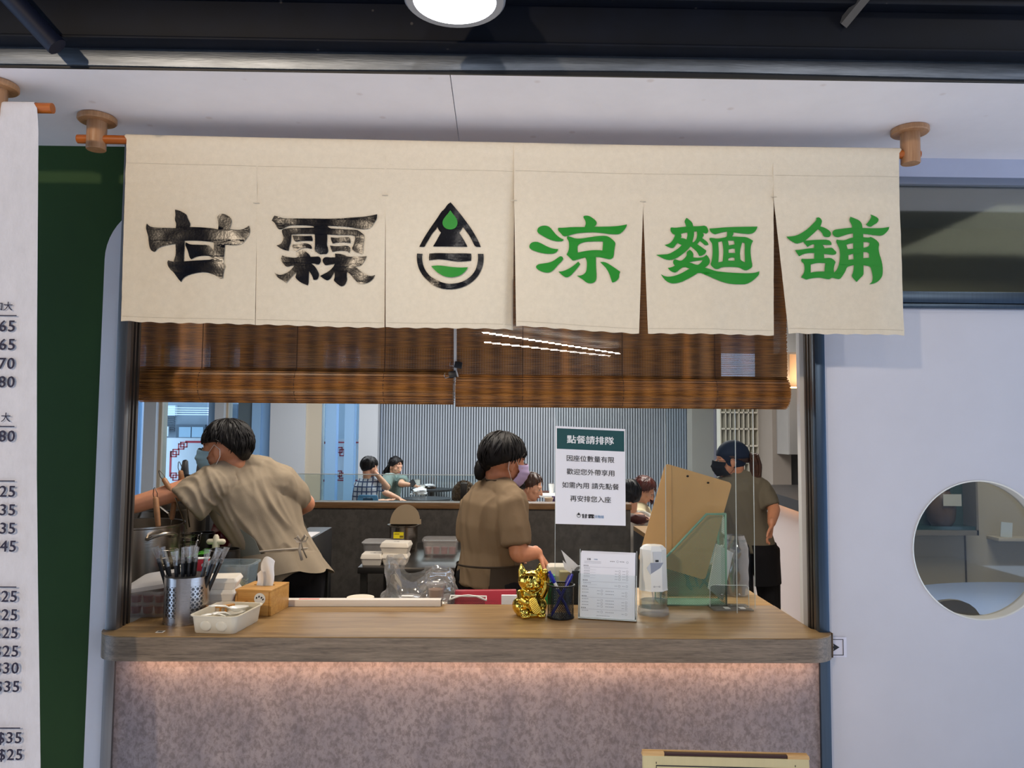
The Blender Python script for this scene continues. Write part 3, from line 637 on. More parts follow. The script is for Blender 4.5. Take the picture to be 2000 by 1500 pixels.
G_E = [[((585,218),(630,250),(680,295),(695,355),(790,355),(900,345),(938,420),(930,460),(905,478),(870,468),(845,462),(868,500),(850,525),(838,550),(880,580),(930,620),(940,660),(880,668),(840,630),(800,595),(758,648),(820,690),(905,755),(890,800),(830,838),(785,840),(760,780),(700,720),(652,680),(600,740),(520,810),(430,870),(330,905),(240,890),(160,850),(95,815),(200,810),(300,805),(400,750),(470,700),(508,660),(440,625),(410,660),(380,700),(350,708),(290,690),(232,655),(300,640),(350,600),(385,540),(400,490),(360,475),(330,430),(325,385),(340,370),(400,378),(500,368),(580,360),(570,320),(548,275)),
  ((495,475),(550,460),(600,455),(600,510),(585,570),(545,550),(490,545),(508,520)), ((708,440),(752,435),(758,500),(745,560),(710,610),(680,618),(690,570),(705,510))],
 [((640,735),(680,770),(698,810),(690,862),(780,870),(860,858),(905,820),(940,860),(962,910),(950,970),(910,1010),(875,1030),(960,1055),(1050,1085),(1200,1105),(1400,1115),(1550,1118),(1700,1110),(1775,1082),(1770,1140),(1720,1190),(1650,1250),(1560,1295),(1450,1300),(1300,1295),(1180,1270),(1050,1220),(920,1165),(780,1105),(700,1160),(600,1215),(500,1265),(380,1290),(290,1270),(220,1210),(170,1130),(230,1165),(300,1178),(400,1160),(500,1120),(570,1080),(635,1045),(540,1012),(480,1050),(420,1105),(370,1105),(310,1070),(285,1030),(350,1018),(395,995),(370,960),(368,910),(400,890),(440,905),(495,920),(550,880),(590,830),(585,775)),
  ((620,942),(700,925),(845,908),(820,945),(780,980),(745,985),(680,960))],
 [((955,395),(1050,390),(1200,375),(1400,365),(1600,360),(1745,355),(1725,410),(1680,460),(1620,480),(1500,475),(1350,455),(1345,490),(1325,522),(1440,525),(1560,528),(1620,555),(1672,588),(1640,650),(1628,730),(1630,800),(1645,900),(1660,980),(1655,1020),(1600,1055),(1545,1075),(1490,1050),(1440,1025),(1350,1018),(1220,1018),(1150,1025),(1100,1050),(1060,1058),(1010,1030),(968,985),(990,920),(1005,820),(1005,720),(1000,640),(970,600),(950,565),(965,545),(1010,548),(1080,560),(1180,545),(1235,530),(1245,490),(1240,442),(1150,460),(1080,480),(1040,492),(1000,470),(965,440)),
  ((1095,615),(1158,600),(1170,660),(1182,760),(1175,860),(1168,930),(1098,945),(1105,850),(1105,740),(1098,660)), ((1252,590),(1352,588),(1365,650),(1268,668),(1262,620)), ((1265,735),(1320,718),(1370,720),(1375,790),(1265,790)), ((1260,880),(1310,862),(1365,865),(1365,915),(1258,915)), ((1490,618),(1530,620),(1538,680),(1530,760),(1535,850),(1538,940),(1460,905),(1458,840),(1452,770),(1470,690))]]
G_F = [[((615,215),(655,205),(690,225),(712,265),(700,310),(682,355),(740,370),(800,400),(850,440),(858,480),(835,525),(790,530),(728,515),(715,470),(680,430),(640,400),(580,460),(500,530),(430,590),(520,580),(650,570),(815,568),(865,615),(862,655),(800,655),(720,652),(748,690),(748,710),(830,700),(875,700),(910,740),(942,770),(935,805),(890,820),(820,812),(742,800),(745,870),(850,865),(900,900),(932,935),(910,980),(898,1050),(902,1105),(950,1060),(985,960),(1000,850),(995,740),(970,670),(935,605),(945,568),(1000,578),(1075,582),(1150,550),(1205,540),(1205,470),(1130,482),(1040,510),(975,532),(920,525),(880,485),(878,435),(920,405),(1000,395),(1100,385),(1192,378),(1185,330),(1145,260),(1165,200),(1230,225),(1300,255),(1345,305),(1358,385),(1500,390),(1620,390),(1710,385),(1790,368),(1780,410),(1730,475),(1660,515),(1550,505),(1450,490),(1368,480),(1368,535),(1460,545),(1480,530),(1530,550),(1590,595),(1625,645),(1610,710),(1620,800),(1650,900),(1672,1010),(1672,1120),(1660,1180),(1610,1250),(1540,1290),(1455,1305),(1500,1270),(1515,1200),(1505,1110),(1480,1015),(1440,1005),(1370,990),(1372,1080),(1370,1150),(1320,1200),(1265,1260),(1215,1210),(1180,1165),(1210,1100),(1218,985),(1160,1000),(1108,1018),(1080,1090),(1030,1170),(990,1218),(920,1205),(865,1185),(830,1215),(780,1210),(680,1185),(580,1190),(500,1205),(450,1222),(400,1195),(365,1185),(415,1110),(425,1040),(415,960),(365,920),(375,880),(440,885),(585,878),(585,785),(500,785),(420,800),(375,820),(335,842),(295,790),(265,742),(350,735),(470,715),(582,705),(582,640),(530,655),(470,690),(430,645),(400,605),(350,625),(290,640),(210,600),(150,560),(122,525),(200,520),(290,505),(380,460),(480,390),(560,310),(615,255)),
  ((525,975),(590,955),(650,945),(765,950),(755,1020),(752,1085),(680,1085),(600,1090),(525,1105)), ((1098,658),(1140,640),(1205,632),(1208,722),(1165,725),(1120,728)), ((1370,615),(1430,615),(1468,630),(1462,675),(1420,700),(1370,708)), ((1130,825),(1170,812),(1212,802),(1215,892),(1130,900)), ((1370,778),(1420,778),(1458,795),(1460,870),(1370,875))],
 [((1485,165),(1550,190),(1610,225),(1618,265),(1590,305),(1540,335),(1490,368),(1450,360),(1410,330),(1450,290),(1490,230),(1500,195))]]
decal('lettering', [G_A], 260, 380, 0, vinyl_black, panels[0], label='black glossy character 甘')
decal('lettering', G_B, 520, 400, 1, vinyl_black, panels[1], label='black glossy character 霖')
decal('emblem', G_CB, 760, 390, 2, vinyl_black, panels[2], label='black water-drop and bowl emblem')
decal('emblem', G_CG, 760, 390, 2, vinyl_green, panels[2], off=.0030, label='green drop and leaf of the emblem')
decal('lettering', G_D, 1010, 400, 3, vinyl_green, panels[3], label='green character 涼')
decal('lettering', G_E, 1270, 400, 4, vinyl_green, panels[4], label='green character 麵')
decal('lettering', G_F, 1520, 400, 5, vinyl_green, panels[5], label='green character 舖')

# rod and its two wooden brackets
yr = YN+RW
ra = PY(152, 271.5, yr); rb = PY(1796, 302.5, yr)
mb = MB(); mb.tube([ra, rb], .0118, 16, cap=0); solo('curtain_rod', mb, rod_wood, 'orange bamboo rod carrying the noren', 'rod')
def bracket(px, py_top, py_bot, y, label, group=None):
    t = PZ(px, py_top, SZ); x = t.x; zb2 = PY(px+2, py_bot, y).z
    e = thing('curtain_bracket', label, 'bracket', (x, y, zb2), group=group)
    part('flange', MB().lathe([(.046, 0), (.049, .003), (.049, .013), (.046, .016)], (0, 0, SZ-.016-zb2-.0005), 28), beech_z, e, local=True)
    part('post', MB().lathe([(.0235, 0), (.025, .002), (.025, SZ-.016-zb2)], n=24), beech_z, e, local=True)
    return e
bracket(187, 225, 293, yr, 'left turned wooden bracket under the soffit holding the noren rod')
bracket(1772, 254, 320, yr, 'right turned wooden bracket under the soffit holding the noren rod')
yb1 = -.415
bracket(-3, 165, 232, yb1, 'turned wooden bracket cut by the left edge holding the menu banner rod')
# menu banner
ra = PY(-300, 204.8, yb1); rb = PY(103, 211.6, yb1)
mb = MB(); mb.tube([ra, rb], .0125, 16, cap=0); solo('banner_rod', mb, rod_wood, 'orange bamboo rod carrying the menu banner', 'rod')
linen = mat('grey_linen', (212, 209, 212), .85, var=.05, vs=40, bump=.3, bs=300, spec=.2, stretch=(1, 1, .4))
bn = thing('menu_banner', 'pale linen menu banner with black prices at the left edge', 'banner', (PY(-90, 800, yb1).x, yb1, .45))
RE = [(71, 200), (75, 245), (73.5, 420), (71, 700), (70.5, 930), (73, 1150), (77, 1340), (80, 1500), (82, 1640)]
def ban(u, v):
    py = 211+max(0, v-.1)/.9*1429; px = -330+(interp(RE, py)+330)*u
    if v < .1:
        q = PY(px, 200-.0166*(71-px), yb1); th = PI*1.15*(1-v/.1); return V((q.x, yb1-.0135*math.cos(th), q.z-.0135+.0135*math.sin(th)))
    y = yb1-.013-.004*math.sin(px*.03+v*5)*v
    p = PY(px, py, yb1-.013); return V((p.x, y, p.z))
mb = MB(); mb.grid(ban, 24, 70, (0, .0009, 0)); bcl = part('cloth', mb, linen, bn, smooth=60)
mb = MB()
yy = yb1-.0185
def btext(s, xr_, ybase, h=22, sp=1.12, w=.02):
    p = PY(xr_, ybase, yy); hh = (PY(xr_, ybase-h, yy)-p).length
    text_mb(mb, s, p, (1, 0, 0), (0, 0, 1), hh, 'RIGHT', w, sp)
for s, xr_, yb_ in (('$65', 28, 651), ('$65', 28, 687), ('$70', 27.5, 724), ('$80', 27.5, 760), ('$80', 28, 866), ('$25', 28.5, 974), ('$35', 28.5, 1010), ('$35', 28.5, 1046), ('$45', 30, 1081), ('$25', 32, 1179), ('$25', 32.5, 1215), ('$25', 33.5, 1250), ('$25', 34.5, 1286), ('$30', 35.5, 1319), ('$35', 36.5, 1355), ('$35', 41, 1455), ('$25', 42.5, 1488)):
    btext(s, xr_, yb_, 25 if '$' in s else 17)
btext('加大', 24, 606.5, 17, 1.0, .012); btext('大', 20, 824, 18, 1.0, .012)
for xr_, y_ in ((32.5, 616.5), (28.5, 833), (29, 939.5), (32, 1146.5), (39.5, 1422)):
    p = PY(xr_, y_, yy); part('rule_line', MB().b2((p.x-.45, yy-.0006, p.z-.0012), (p.x, yy, p.z+.0012)), mat('banner_ink', (34, 28, 52), .7), bcl)
part('lettering', mb, mat('banner_ink', (34, 28, 52), .7), bcl)

# ------------------------------------------------------------------ bamboo blinds behind the noren
slat_mat = mat('bamboo_slat', (134, 88, 48), .36, var=.0, spec=.5)
nt = slat_mat.node_tree; N = nt.nodes; L = nt.links; b_ = N['Principled BSDF']
tc = N.new('ShaderNodeTexCoord'); mp = N.new('ShaderNodeMapping'); mp.inputs['Scale'].default_value = (16, 16, 330); L.new(tc.outputs['Object'], mp.inputs[0])
n1 = N.new('ShaderNodeTexNoise'); n1.inputs['Scale'].default_value = 1; n1.inputs['Detail'].default_value = 2; L.new(mp.outputs[0], n1.inputs['Vector'])
sp = N.new('ShaderNodeSeparateXYZ'); L.new(tc.outputs['Object'], sp.inputs[0])
sn = N.new('ShaderNodeMath'); sn.operation = 'MULTIPLY'; sn.inputs[1].default_value = 100; L.new(sp.outputs[0], sn.inputs[0])
s2 = N.new('ShaderNodeMath'); s2.operation = 'SINE'; L.new(sn.outputs[0], s2.inputs[0])
s3 = N.new('ShaderNodeMath'); s3.operation = 'MULTIPLY_ADD'; s3.inputs[1].default_value = .14; L.new(s2.outputs[0], s3.inputs[0]); L.new(n1.outputs[0], s3.inputs[2])
rr = N.new('ShaderNodeValToRGB'); e = rr.color_ramp.elements; e[0].position = .3; e[0].color = (*lin((94, 56, 20)), 1); e[1].position = .78; e[1].color = (*lin((166, 108, 46)), 1)
L.new(s3.outputs[0], rr.inputs[0]); L.new(rr.outputs[0], b_.inputs['Base Color'])
cordm = mat('blind_cord', (70, 44, 24), .8)
def blind(xa, xb, zroll, y, rollr, label):
    e = thing('bamboo_blind', label, 'blind', ((xa+xb)/2, y, zroll-rollr))
    mb = MB(); z = 2.32; i = 0
    while z > zroll+.2*rollr:
        h = .0028; jit = .0012*noise.noise((i*.37, y*9, xa)); je = .004*noise.noise((i*.71, 3, xb))
        mb.add([V((x, y+jit-dy_, z-dz_)) for dy_, dz_ in ((0, 0), (.0007, .0008), (.0007, h-.0008), (0, h)) for x in (xa+je, xb+je)], [(0, 1, 3, 2), (2, 3, 5, 4), (4, 5, 7, 6), (0, 6, 7, 1)])
        z -= h+.00022; i += 1
    part('slats', mb, slat_mat, e, kind='stuff', smooth=0)
    mb = MB()   # rolled part: a spiral of slats
    n_ = 84
    for k in range(n_):
        a_ = 2*PI*k/n_; a2 = 2*PI*(k+.86)/n_; r_ = rollr*(1+.02*math.sin(k*2.1))
        p = [(r_*math.cos(t), r_*math.sin(t)) for t in (a_, (a_+a2)/2, a2)]
        f_ = (1, 1.02, 1)
        mb.add([V((x, y+.4*rollr+q_[0]*w_, zroll+q_[1]*w_)) for q_, w_ in zip(p, f_) for x in (xa, xb)], [(0, 1, 3, 2), (2, 3, 5, 4)])
    mb.tube([(xa+.002, y+.4*rollr, zroll), (xb-.002, y+.4*rollr, zroll)], rollr*.96, 20, cap=0)
    part('roll', mb, slat_mat, e, smooth=0)
    for f_ in (.2, .5, .78):
        x = xa+(xb-xa)*f_; mb = MB()
        pts = [V((x, y-.002, 2.3)), V((x, y-.002, zroll+rollr))]+[V((x, y+.4*rollr-(rollr+.0015)*math.cos(t), zroll+(rollr+.0015)*math.sin(t))) for t in (.5, 0, -.5, -1, -1.5)]
        mb.tube(pts, .0011, 5); part('cord', mb, cordm, e)
    part('head_rail', MB().b2((xa, y-.01, 2.30), (xb, y+.02, 2.335)), slat_mat, e)
    return e
yB = .13
zl = PY(560, 752, yB).z; zr_ = PY(1200, 765, yB).z
blind(PY(270, 740, yB).x, PY(886, 740, yB).x, zl, yB, PY(560, 752, yB).z-PY(560, 786, yB).z, 'left bamboo roller blind ending just above the diners')
blind(PY(890, 760, yB-.015).x, PY(1538, 760, yB-.015).x, zr_, yB-.015, (PY(1200, 765, yB).z-PY(1200, 796, yB).z), 'right bamboo roller blind hanging slightly lower')
# pale edging tape between the blinds and two binder clips on it
p0 = PY(889, 640, yB-.02); p1 = PY(889, 722, yB-.02); p2 = PY(893, 735, yB-.022); p3 = PY(891, 765, yB-.024)
mb = MB(); mb.tube([p0, p1, p2, p3], [(.0045, .0012)]*4, 6, side=(1, 0, 0)); solo('edging_tape', mb, mat('white_tape', (214, 208, 200), .7), 'frayed white edging tape between the two blinds', 'tape')
def clip(px, py, ang, label):
    p = PY(px, py, yB-.028); R = Matrix.Rotation(ang, 3, 'Y')
    e = thing('binder_clip', label, 'clip', p)
    mb = MB(); mb.prism([(-.012, -.010), (.012, -.010), (.011, .010), (-.011, .010)], R @ V((0, .006, 0)), R @ V((1, 0, 0)), R @ V((0, 0, 1)), .012); part('jaw', mb, black_plastic, e, local=True, bevel=.001)
    mb = MB(); mb.tube([R @ V(q) for q in ((-.010, -.004, -.006), (-.024, -.004, -.008), (-.026, -.004, 0), (-.024, -.004, .008), (-.010, -.004, .006))], .0008, 5); part('wire_loop', mb, mat('bright_wire', (190, 190, 190), .2, 1), e, local=True)
clip(895, 713, .2, 'upper black binder clip on the tape between the blinds'); clip(884, 731, -.2, 'lower black binder clip on the tape between the blinds')
# ------------------------------------------------------------------ things on the counter
def rloop(w, d, r, z, seg=5):
    r = min(r, w/2-1e-4, d/2-1e-4); out = []
    for cx, cy, a0 in ((w/2-r, d/2-r, 0), (-w/2+r, d/2-r, PI/2), (-w/2+r, -d/2+r, PI), (w/2-r, -d/2+r, 1.5*PI)):
        for i in range(seg+1):
            a = a0+PI/2*i/seg; out.append(V((cx+r*math.cos(a), cy+r*math.sin(a), z)))
    return out
def rbox(mb, prof, seg=5, c=(0, 0, 0), R=None, caps=(1, 1)):
    """stack of rounded rectangles (w, d, r, z)"""
    c = V(c); loops = [rloop(*p, seg) for p in prof]; n = len(loops[0]); vs = [c+(R @ p if R is not None else p) for l in loops for p in l]; fs = []
    for j in range(len(loops)-1): fs += [(j*n+i, j*n+(i+1) % n, (j+1)*n+(i+1) % n, (j+1)*n+i) for i in range(n)]
    if caps[0]: fs.append(tuple(range(n-1, -1, -1)))
    if caps[1]: fs.append(tuple((len(loops)-1)*n+i for i in range(n)))
    return mb.add(vs, fs)
def wire_panel(mb, poly, o, ux, uy, pitch, w, ang=.62):
    """crossing flat wires clipped to a convex-ish polygon"""
    o, ux, uy = V(o), V(ux), V(uy); n = ux.cross(uy).normalized()
    xs = [p[0] for p in poly]; ys = [p[1] for p in poly]; c = ((min(xs)+max(xs))/2, (min(ys)+max(ys))/2); D = math.hypot(max(xs)-min(xs), max(ys)-min(ys))
    for s_ in (1, -1):
        dx, dy = math.cos(ang), s_*math.sin(ang); k = -int(D/2/pitch)-1
        while k*pitch < D/2+pitch:
            px, py = c[0]-dy*k*pitch, c[1]+dx*k*pitch; ts = []
            for (x0, y0), (x1, y1) in zip(poly, poly[1:]+poly[:1]):
                ex, ey = x1-x0, y1-y0; den = dx*ey-dy*ex
                if abs(den) < 1e-9: continue
                t = ((x0-px)*ey-(y0-py)*ex)/den; u = ((x0-px)*dy-(y0-py)*dx)/den
                if 0 <= u < 1: ts.append(t)
            ts.sort()
            for a, b in zip(ts[::2], ts[1::2]):
                A = o+ux*(px+dx*a)+uy*(py+dy*a); B = o+ux*(px+dx*b)+uy*(py+dy*b)
                q = (-dy*ux+dx*uy)*(w/2); h = n*(w*.3*s_)
                mb.add([A-q+h, A+q+h, B+q+h, B-q+h], [(0, 1, 2, 3)])
            k += 1
caddy_steel = mat('caddy_steel', (176, 172, 170), .24, 1.0, bump=.08, bs=30, stretch=(1, 1, 60))
# perforated cutlery caddy
p = PZ(346, 1224, CT); r = .064; cc = V((p.x, p.y+r, CT)); H = .137
cd_ = thing('cutlery_caddy', 'perforated stainless steel cylinder caddy at the left end of the counter', 'caddy', cc, rz=0)
mb = MB(); nz = 6; z0, z1 = .022, .112
def cp(a, z, rr=r): return V((rr*math.cos(a), rr*math.sin(a), z))
cols = []
for g in range(5):
    base = -PI/2-.42+g*2*PI/5
    cols += [(base+(i-1)*.205, True) for i in range(3)]
cw = .205
angs = []
for g in range(5):
    base = -PI/2-.42+g*2*PI/5
    for i in range(3): angs.append((base+(i-1.5)*cw, base+(i-.5)*cw, True))
    a0 = base+1.5*cw; a1 = base+2*PI/5-1.5*cw
    for i in range(4): angs.append((a0+(a1-a0)*i/4, a0+(a1-a0)*(i+1)/4, False))
dz = (z1-z0)/nz
for a0, a1, hol in angs:
    if not hol:
        mb.add([cp(a0, 0), cp(a1, 0), cp(a1, H), cp(a0, H)], [(0, 1, 2, 3)]); continue
    mb.add([cp(a0, 0), cp(a1, 0), cp(a1, z0), cp(a0, z0)], [(0, 1, 2, 3)]); mb.add([cp(a0, z1), cp(a1, z1), cp(a1, H), cp(a0, H)], [(0, 1, 2, 3)])
    for j in range(nz):
        za = z0+dz*j; zm = za+dz/2; am = (a0+a1)/2; n_ = 12
        outer = []
        for i in range(n_):
            t = 2*PI*i/n_; ox, oy = math.cos(t), math.sin(t); k = 1/max(abs(ox), abs(oy)); outer.append(cp(am+ox*k*(a1-a0)/2, zm+oy*k*dz/2))
        inner = [cp(am+.0043/r*math.cos(2*PI*i/n_), zm+.0043*math.sin(2*PI*i/n_)) for i in range(n_)]
        deep = [cp(am+.0043/r*math.cos(2*PI*i/n_), zm+.0043*math.sin(2*PI*i/n_), r-.0015) for i in range(n_)]
        mb.add(outer+inner+deep, [(i, (i+1) % n_, n_+(i+1) % n_, n_+i) for i in range(n_)]+[(n_+i, n_+(i+1) % n_, 2*n_+(i+1) % n_, 2*n_+i) for i in range(n_)])
part('body', mb, caddy_steel, cd_, local=True, merge=True)
part('liner', MB().lathe([(r-.002, H-.001), (r-.002, .004), (0, .004)], n=40), mat('caddy_inside', (96, 96, 98), .35, .9), cd_, local=True)
part('rim', MB().lathe([(r+.0008, H-.003), (r+.0008, H), (r-.0025, H), (r-.0025, H-.003)], n=48, closed=True), caddy_steel, cd_, local=True)
part('base', MB().lathe([(0, 0), (r-.002, 0), (r+.0006, .002), (r+.0006, .006), (r-.001, .007), (0, .007)], n=48), caddy_steel, cd_, local=True)
wrap = clear('crinkled_wrapper', (246, 248, 250), .07, .10, milky=.10)
strawm = mat('black_straw', (16, 16, 20), .3)
k = 0
for i, (dx, dy, tilt, top) in enumerate([(-.050, -.01, -.045, .185), (-.044, .012, -.040, .180), (-.036, -.02, -.022, .172), (-.030, .018, -.012, .176), (-.020, -.03, -.008, .178), (-.014, .02, -.004, .184), (-.004, -.028, -.002, .186), (.004, .028, .0, .184), (.008, -.02, .004, .186), (.016, .012, .004, .182), (.022, -.012, .006, .188), (.026, .026, .022, .176), (.030, -.026, .040, .174), (.036, .004, .046, .178), (.042, -.016, .056, .182), (.046, .016, .062, .180)]):
    a = V((dx*.55, dy*.6, .006)); b = V((dx+tilt*.9, dy, top+.018))
    ords = 'first second third fourth fifth sixth seventh eighth ninth tenth eleventh twelfth thirteenth fourteenth fifteenth sixteenth'.split(); lab = '%s wrapped black straw from the left in the steel caddy%s' % (ords[i], ', leaning left' if tilt < -.02 else ', leaning right' if tilt > .02 else ', upright')
    e = thing('wrapped_straw', lab, 'straw', cc+a, group='wrapped straws in the steel caddy')
    d_ = b-a; mb = MB(); mb.tube([V((0, 0, 0)), d_*.92], .0058, 8, cap=0); part('straw', mb, strawm, e, local=True)
    mb = MB(); s_ = [(.0064, .0064), (.0068, .0060), (.009, .004), (.0115, .0012)]
    sd = Matrix.Rotation(i*.9, 3, 'Z') @ V((1, 0, 0))
    mb.tube([d_*.86, d_*.93, d_*1.0, d_*1.09+V((0, 0, .002*math.sin(i)))], s_, 8, cap=0, side=sd); part('wrapper', mb, wrap, e, local=True)

# cream tray with soup spoons
A = PZ(372, 1236.5, CT); B = PZ(459, 1238.5, CT); C_ = PZ(511, 1211, CT)
ang = math.atan2((B-A).y, (B-A).x); w_ = (B-A).length; d_ = (C_-B).length
ce = (A+C_)/2; ang2 = math.atan2((C_-B).y, (C_-B).x)-PI/2; ang = ang*.3+ang2*.7
cream = mat('cream_plastic', (216, 208, 188), .35, sss=.0)
ty = thing('spoon_tray', 'cream plastic tray of white soup spoons at the front of the counter', 'tray', (ce.x, ce.y, CT), ang)
d_ *= 1.0; w_ *= .96
mb = MB(); rbox(mb, [(w_-.004, d_-.004, .014, 0), (w_, d_, .016, .003), (w_+.012, d_+.012, .02, .046), (w_+.022, d_+.022, .024, .047), (w_+.023, d_+.023, .024, .050), (w_+.010, d_+.010, .019, .050), (w_-.004, d_-.004, .014, .004)])
part('body', mb, cream, ty, local=True)
for i in range(2):
    mb = MB(); mb.ell((-.022+.046*i, -d_/2-.0022, .022), (.017, .0045, .016)); part('bump', mb, cream, ty, local=True)
spoon_mat = mat('white_melamine', (236, 234, 226), .22, coat=.3)
def spoon(x, y, z, rz, rx, label):
    e = thing('soup_spoon', label, 'spoon', ty.location+Matrix.Rotation(ang, 3, 'Z') @ V((x, y, z)), ang+rz, 'white soup spoons in the cream tray')
    R = Matrix.Rotation(rx, 3, 'Y')
    def bowl(u, v):
        t = 2*PI*u; k = v
        return R @ V((.030*k*math.cos(t)+(.004*k if math.cos(t) > 0 else 0), .0225*k*math.sin(t), .013*k*k))
    mb = MB(); mb.grid(bowl, 24, 6, None); o2 = MB(); o2.grid(lambda u, v: bowl(u, v)+V((0, 0, -.0018)), 24, 6); mb.add(o2.v, o2.f)
    part('bowl', mb, spoon_mat, e, local=True, merge=True)
    mb = MB(); mb.tube([R @ V(q) for q in ((-.027, 0, .0115), (-.045, 0, .021), (-.075, 0, .026), (-.092, 0, .026))], [(.011, .0025), (.008, .003), (.008, .003), (.009, .0022)], 10, side=(0, 1, 0)); part('handle', mb, spoon_mat, e, local=True)
    return e
spoon(.014, .034, .036, 1.05, .05, 'large white soup spoon lying bowl right across the cream tray')
spoon(.010, .030, .022, 1.25, .0, 'white soup spoon under the top one in the cream tray')
spoon(.016, .000, .026, .95, -.06, 'small white soup spoon at the front corner of the cream tray')
spoon(-.006, .010, .012, 1.5, .0, 'white soup spoon at the bottom of the cream tray')
# sticker on the counter
q = PZ(313, 1234, CT)
sk = thing('square_sticker', 'tiny white-edged square sticker on the counter by the caddy', 'sticker', (q.x, q.y, CT), .05)
part('edge', MB().box((0, 0, .0003), (.021, .021, .0005)), white_plastic, sk, local=True)
part('centre', MB().box((0, 0, .0008), (.014, .014, .0004)), mat('sticker_centre', (92, 80, 66), .5), sk, local=True)

# bamboo tissue box
B = PZ(529, 1204, CT); C_ = PZ(560, 1187, CT)
ang = math.atan2((C_-B).y, (C_-B).x)-PI/2; d_ = .135; w_ = .118; h_ = .079
ce = B+Matrix.Rotation(ang, 3, 'Z') @ V((-w_/2, d_/2, 0))
tx = thing('tissue_box', 'bamboo tissue box with a white tissue pulled up behind the cream tray', 'tissue box', (ce.x, ce.y, CT), ang)
for nm, c, s_ in (('side_panel', (-w_/2+.004, 0, h_/2-.003), (.008, d_, h_-.006)), ('side_panel', (w_/2-.004, 0, h_/2-.003), (.008, d_, h_-.006)), ('side_panel', (0, -d_/2+.004, h_/2-.003), (w_-.017, .008, h_-.006)), ('side_panel', (0, d_/2-.004, h_/2-.003), (w_-.017, .008, h_-.006))):
    part(nm, MB().box(c, s_), bamboo_wood, tx, local=True, bevel=.0012)
mb = MB(); mb.prism([(-w_/2, -d_/2), (w_/2, -d_/2), (w_/2, d_/2), (-w_/2, d_/2)], (0, 0, h_-.0055), (1, 0, 0), (0, 1, 0), .0055, [[(.036*math.cos(t*PI/10), .012+.014*math.sin(t*PI/10)) for t in range(20)]])
part('lid', mb, bamboo_wood, tx, local=True)
part('slot', MB().box((0, .012, h_-.022), (.085, .04, .002)), black_plastic, tx, local=True)
def tis(u, v):
    x = -.024+.048*u+.010*v; fold = .012*math.sin(u*PI*1.5+v*2)
    return V((x+.006*math.sin(v*5), .012+fold*(1-.3*v)+.006*v, h_-.018+v*.108-.02*(u-.55)**2*v*4))
mb = MB(); mb.grid(tis, 16, 14, (0, .0006, 0)); part('tissue', mb, mat('tissue_paper', (240, 238, 236), .9, bump=.2, bs=60), tx, local=True, smooth=80)
mb = MB(); mb.grid(lambda u, v: tis(u*.45, v*.62)+V((-.008, -.010-.004*v, .0)), 8, 8, (0, .0006, 0)); part('tissue', mb, MATS['tissue_paper'], tx, local=True, smooth=80)
mb = MB(); mb.lathe([(0, 0), (.018, 0), (.018, .0012), (0, .0012)], (.022, -d_/2-.0005, .052), 24, Matrix.Rotation(PI/2, 3, 'X'))
stk = part('sticker', mb, white_plastic, tx, local=True, label='round white sticker')
mb = MB()
for x, z in ((.012, .055), (.020, .059), (.028, .056), (.033, .051)): mb.box((x, -d_/2-.002, z), (.004, .0006, .006), Matrix.Rotation(x*20, 3, 'Y'))
part('marks', mb, black_ink, stk, local=True)

# clear food container with red sauce cups (left end) and its lid tilted open
A = PZ(233, 1208, CT)
cont = clear('cloudy_container', (240, 240, 240), .06, .1, milky=.15, milk=(225, 222, 222))
lidm = clear('cloudy_lid', (240, 240, 240), .10, .12, milky=.42, milk=(228, 226, 226))
fw, fd, fh = .13, .15, .080
fc = thing('food_container', 'cloudy plastic container of dark red sauce cups at the far left of the counter', 'container', (A.x+fw/2, A.y+fd/2, CT))
mb = MB(); rbox(mb, [(fw-.012, fd-.012, .014, 0), (fw-.004, fd-.004, .016, .01), (fw, fd, .018, fh-.006), (fw+.012, fd+.012, .02, fh-.006), (fw+.012, fd+.012, .02, fh), (fw-.002, fd-.002, .016, fh), (fw-.012, fd-.012, .014, .004)]); part('tub', mb, cont, fc, local=True)
mb = MB(); R = Matrix.Rotation(-.16, 3, 'Y') @ Matrix.Rotation(.10, 3, 'X'); rbox(mb, [(fw+.014, fd+.014, .02, 0), (fw+.012, fd+.012, .02, .012), (fw-.01, fd-.01, .018, .020)], c=(.012, 0, fh+.012), R=R); part('lid', mb, lidm, fc, local=True)
redsauce = mat('red_sauce', (150, 22, 36), .35)
for iz in range(2):
    for ix in range(3):
        e = thing('sauce_cup', 'dark red sauce cup, %s row, %s from the left, in the cloudy far-left container' % (('lower', 'upper')[iz], ('first', 'second', 'third')[ix]), 'cup', fc.location+V((-.036+.036*ix, -.030, .006+iz*.033)), group='red sauce cups in the left container')
        part('sauce', MB().lathe([(0, .001), (.013, .001), (.0160, .022), (0, .022)], n=14), redsauce, e, local=True)
        part('lid', MB().lathe([(.0165, .023), (.0175, .024), (.0175, .028), (.013, .029), (0, .029)], n=14), cont, e, local=True)
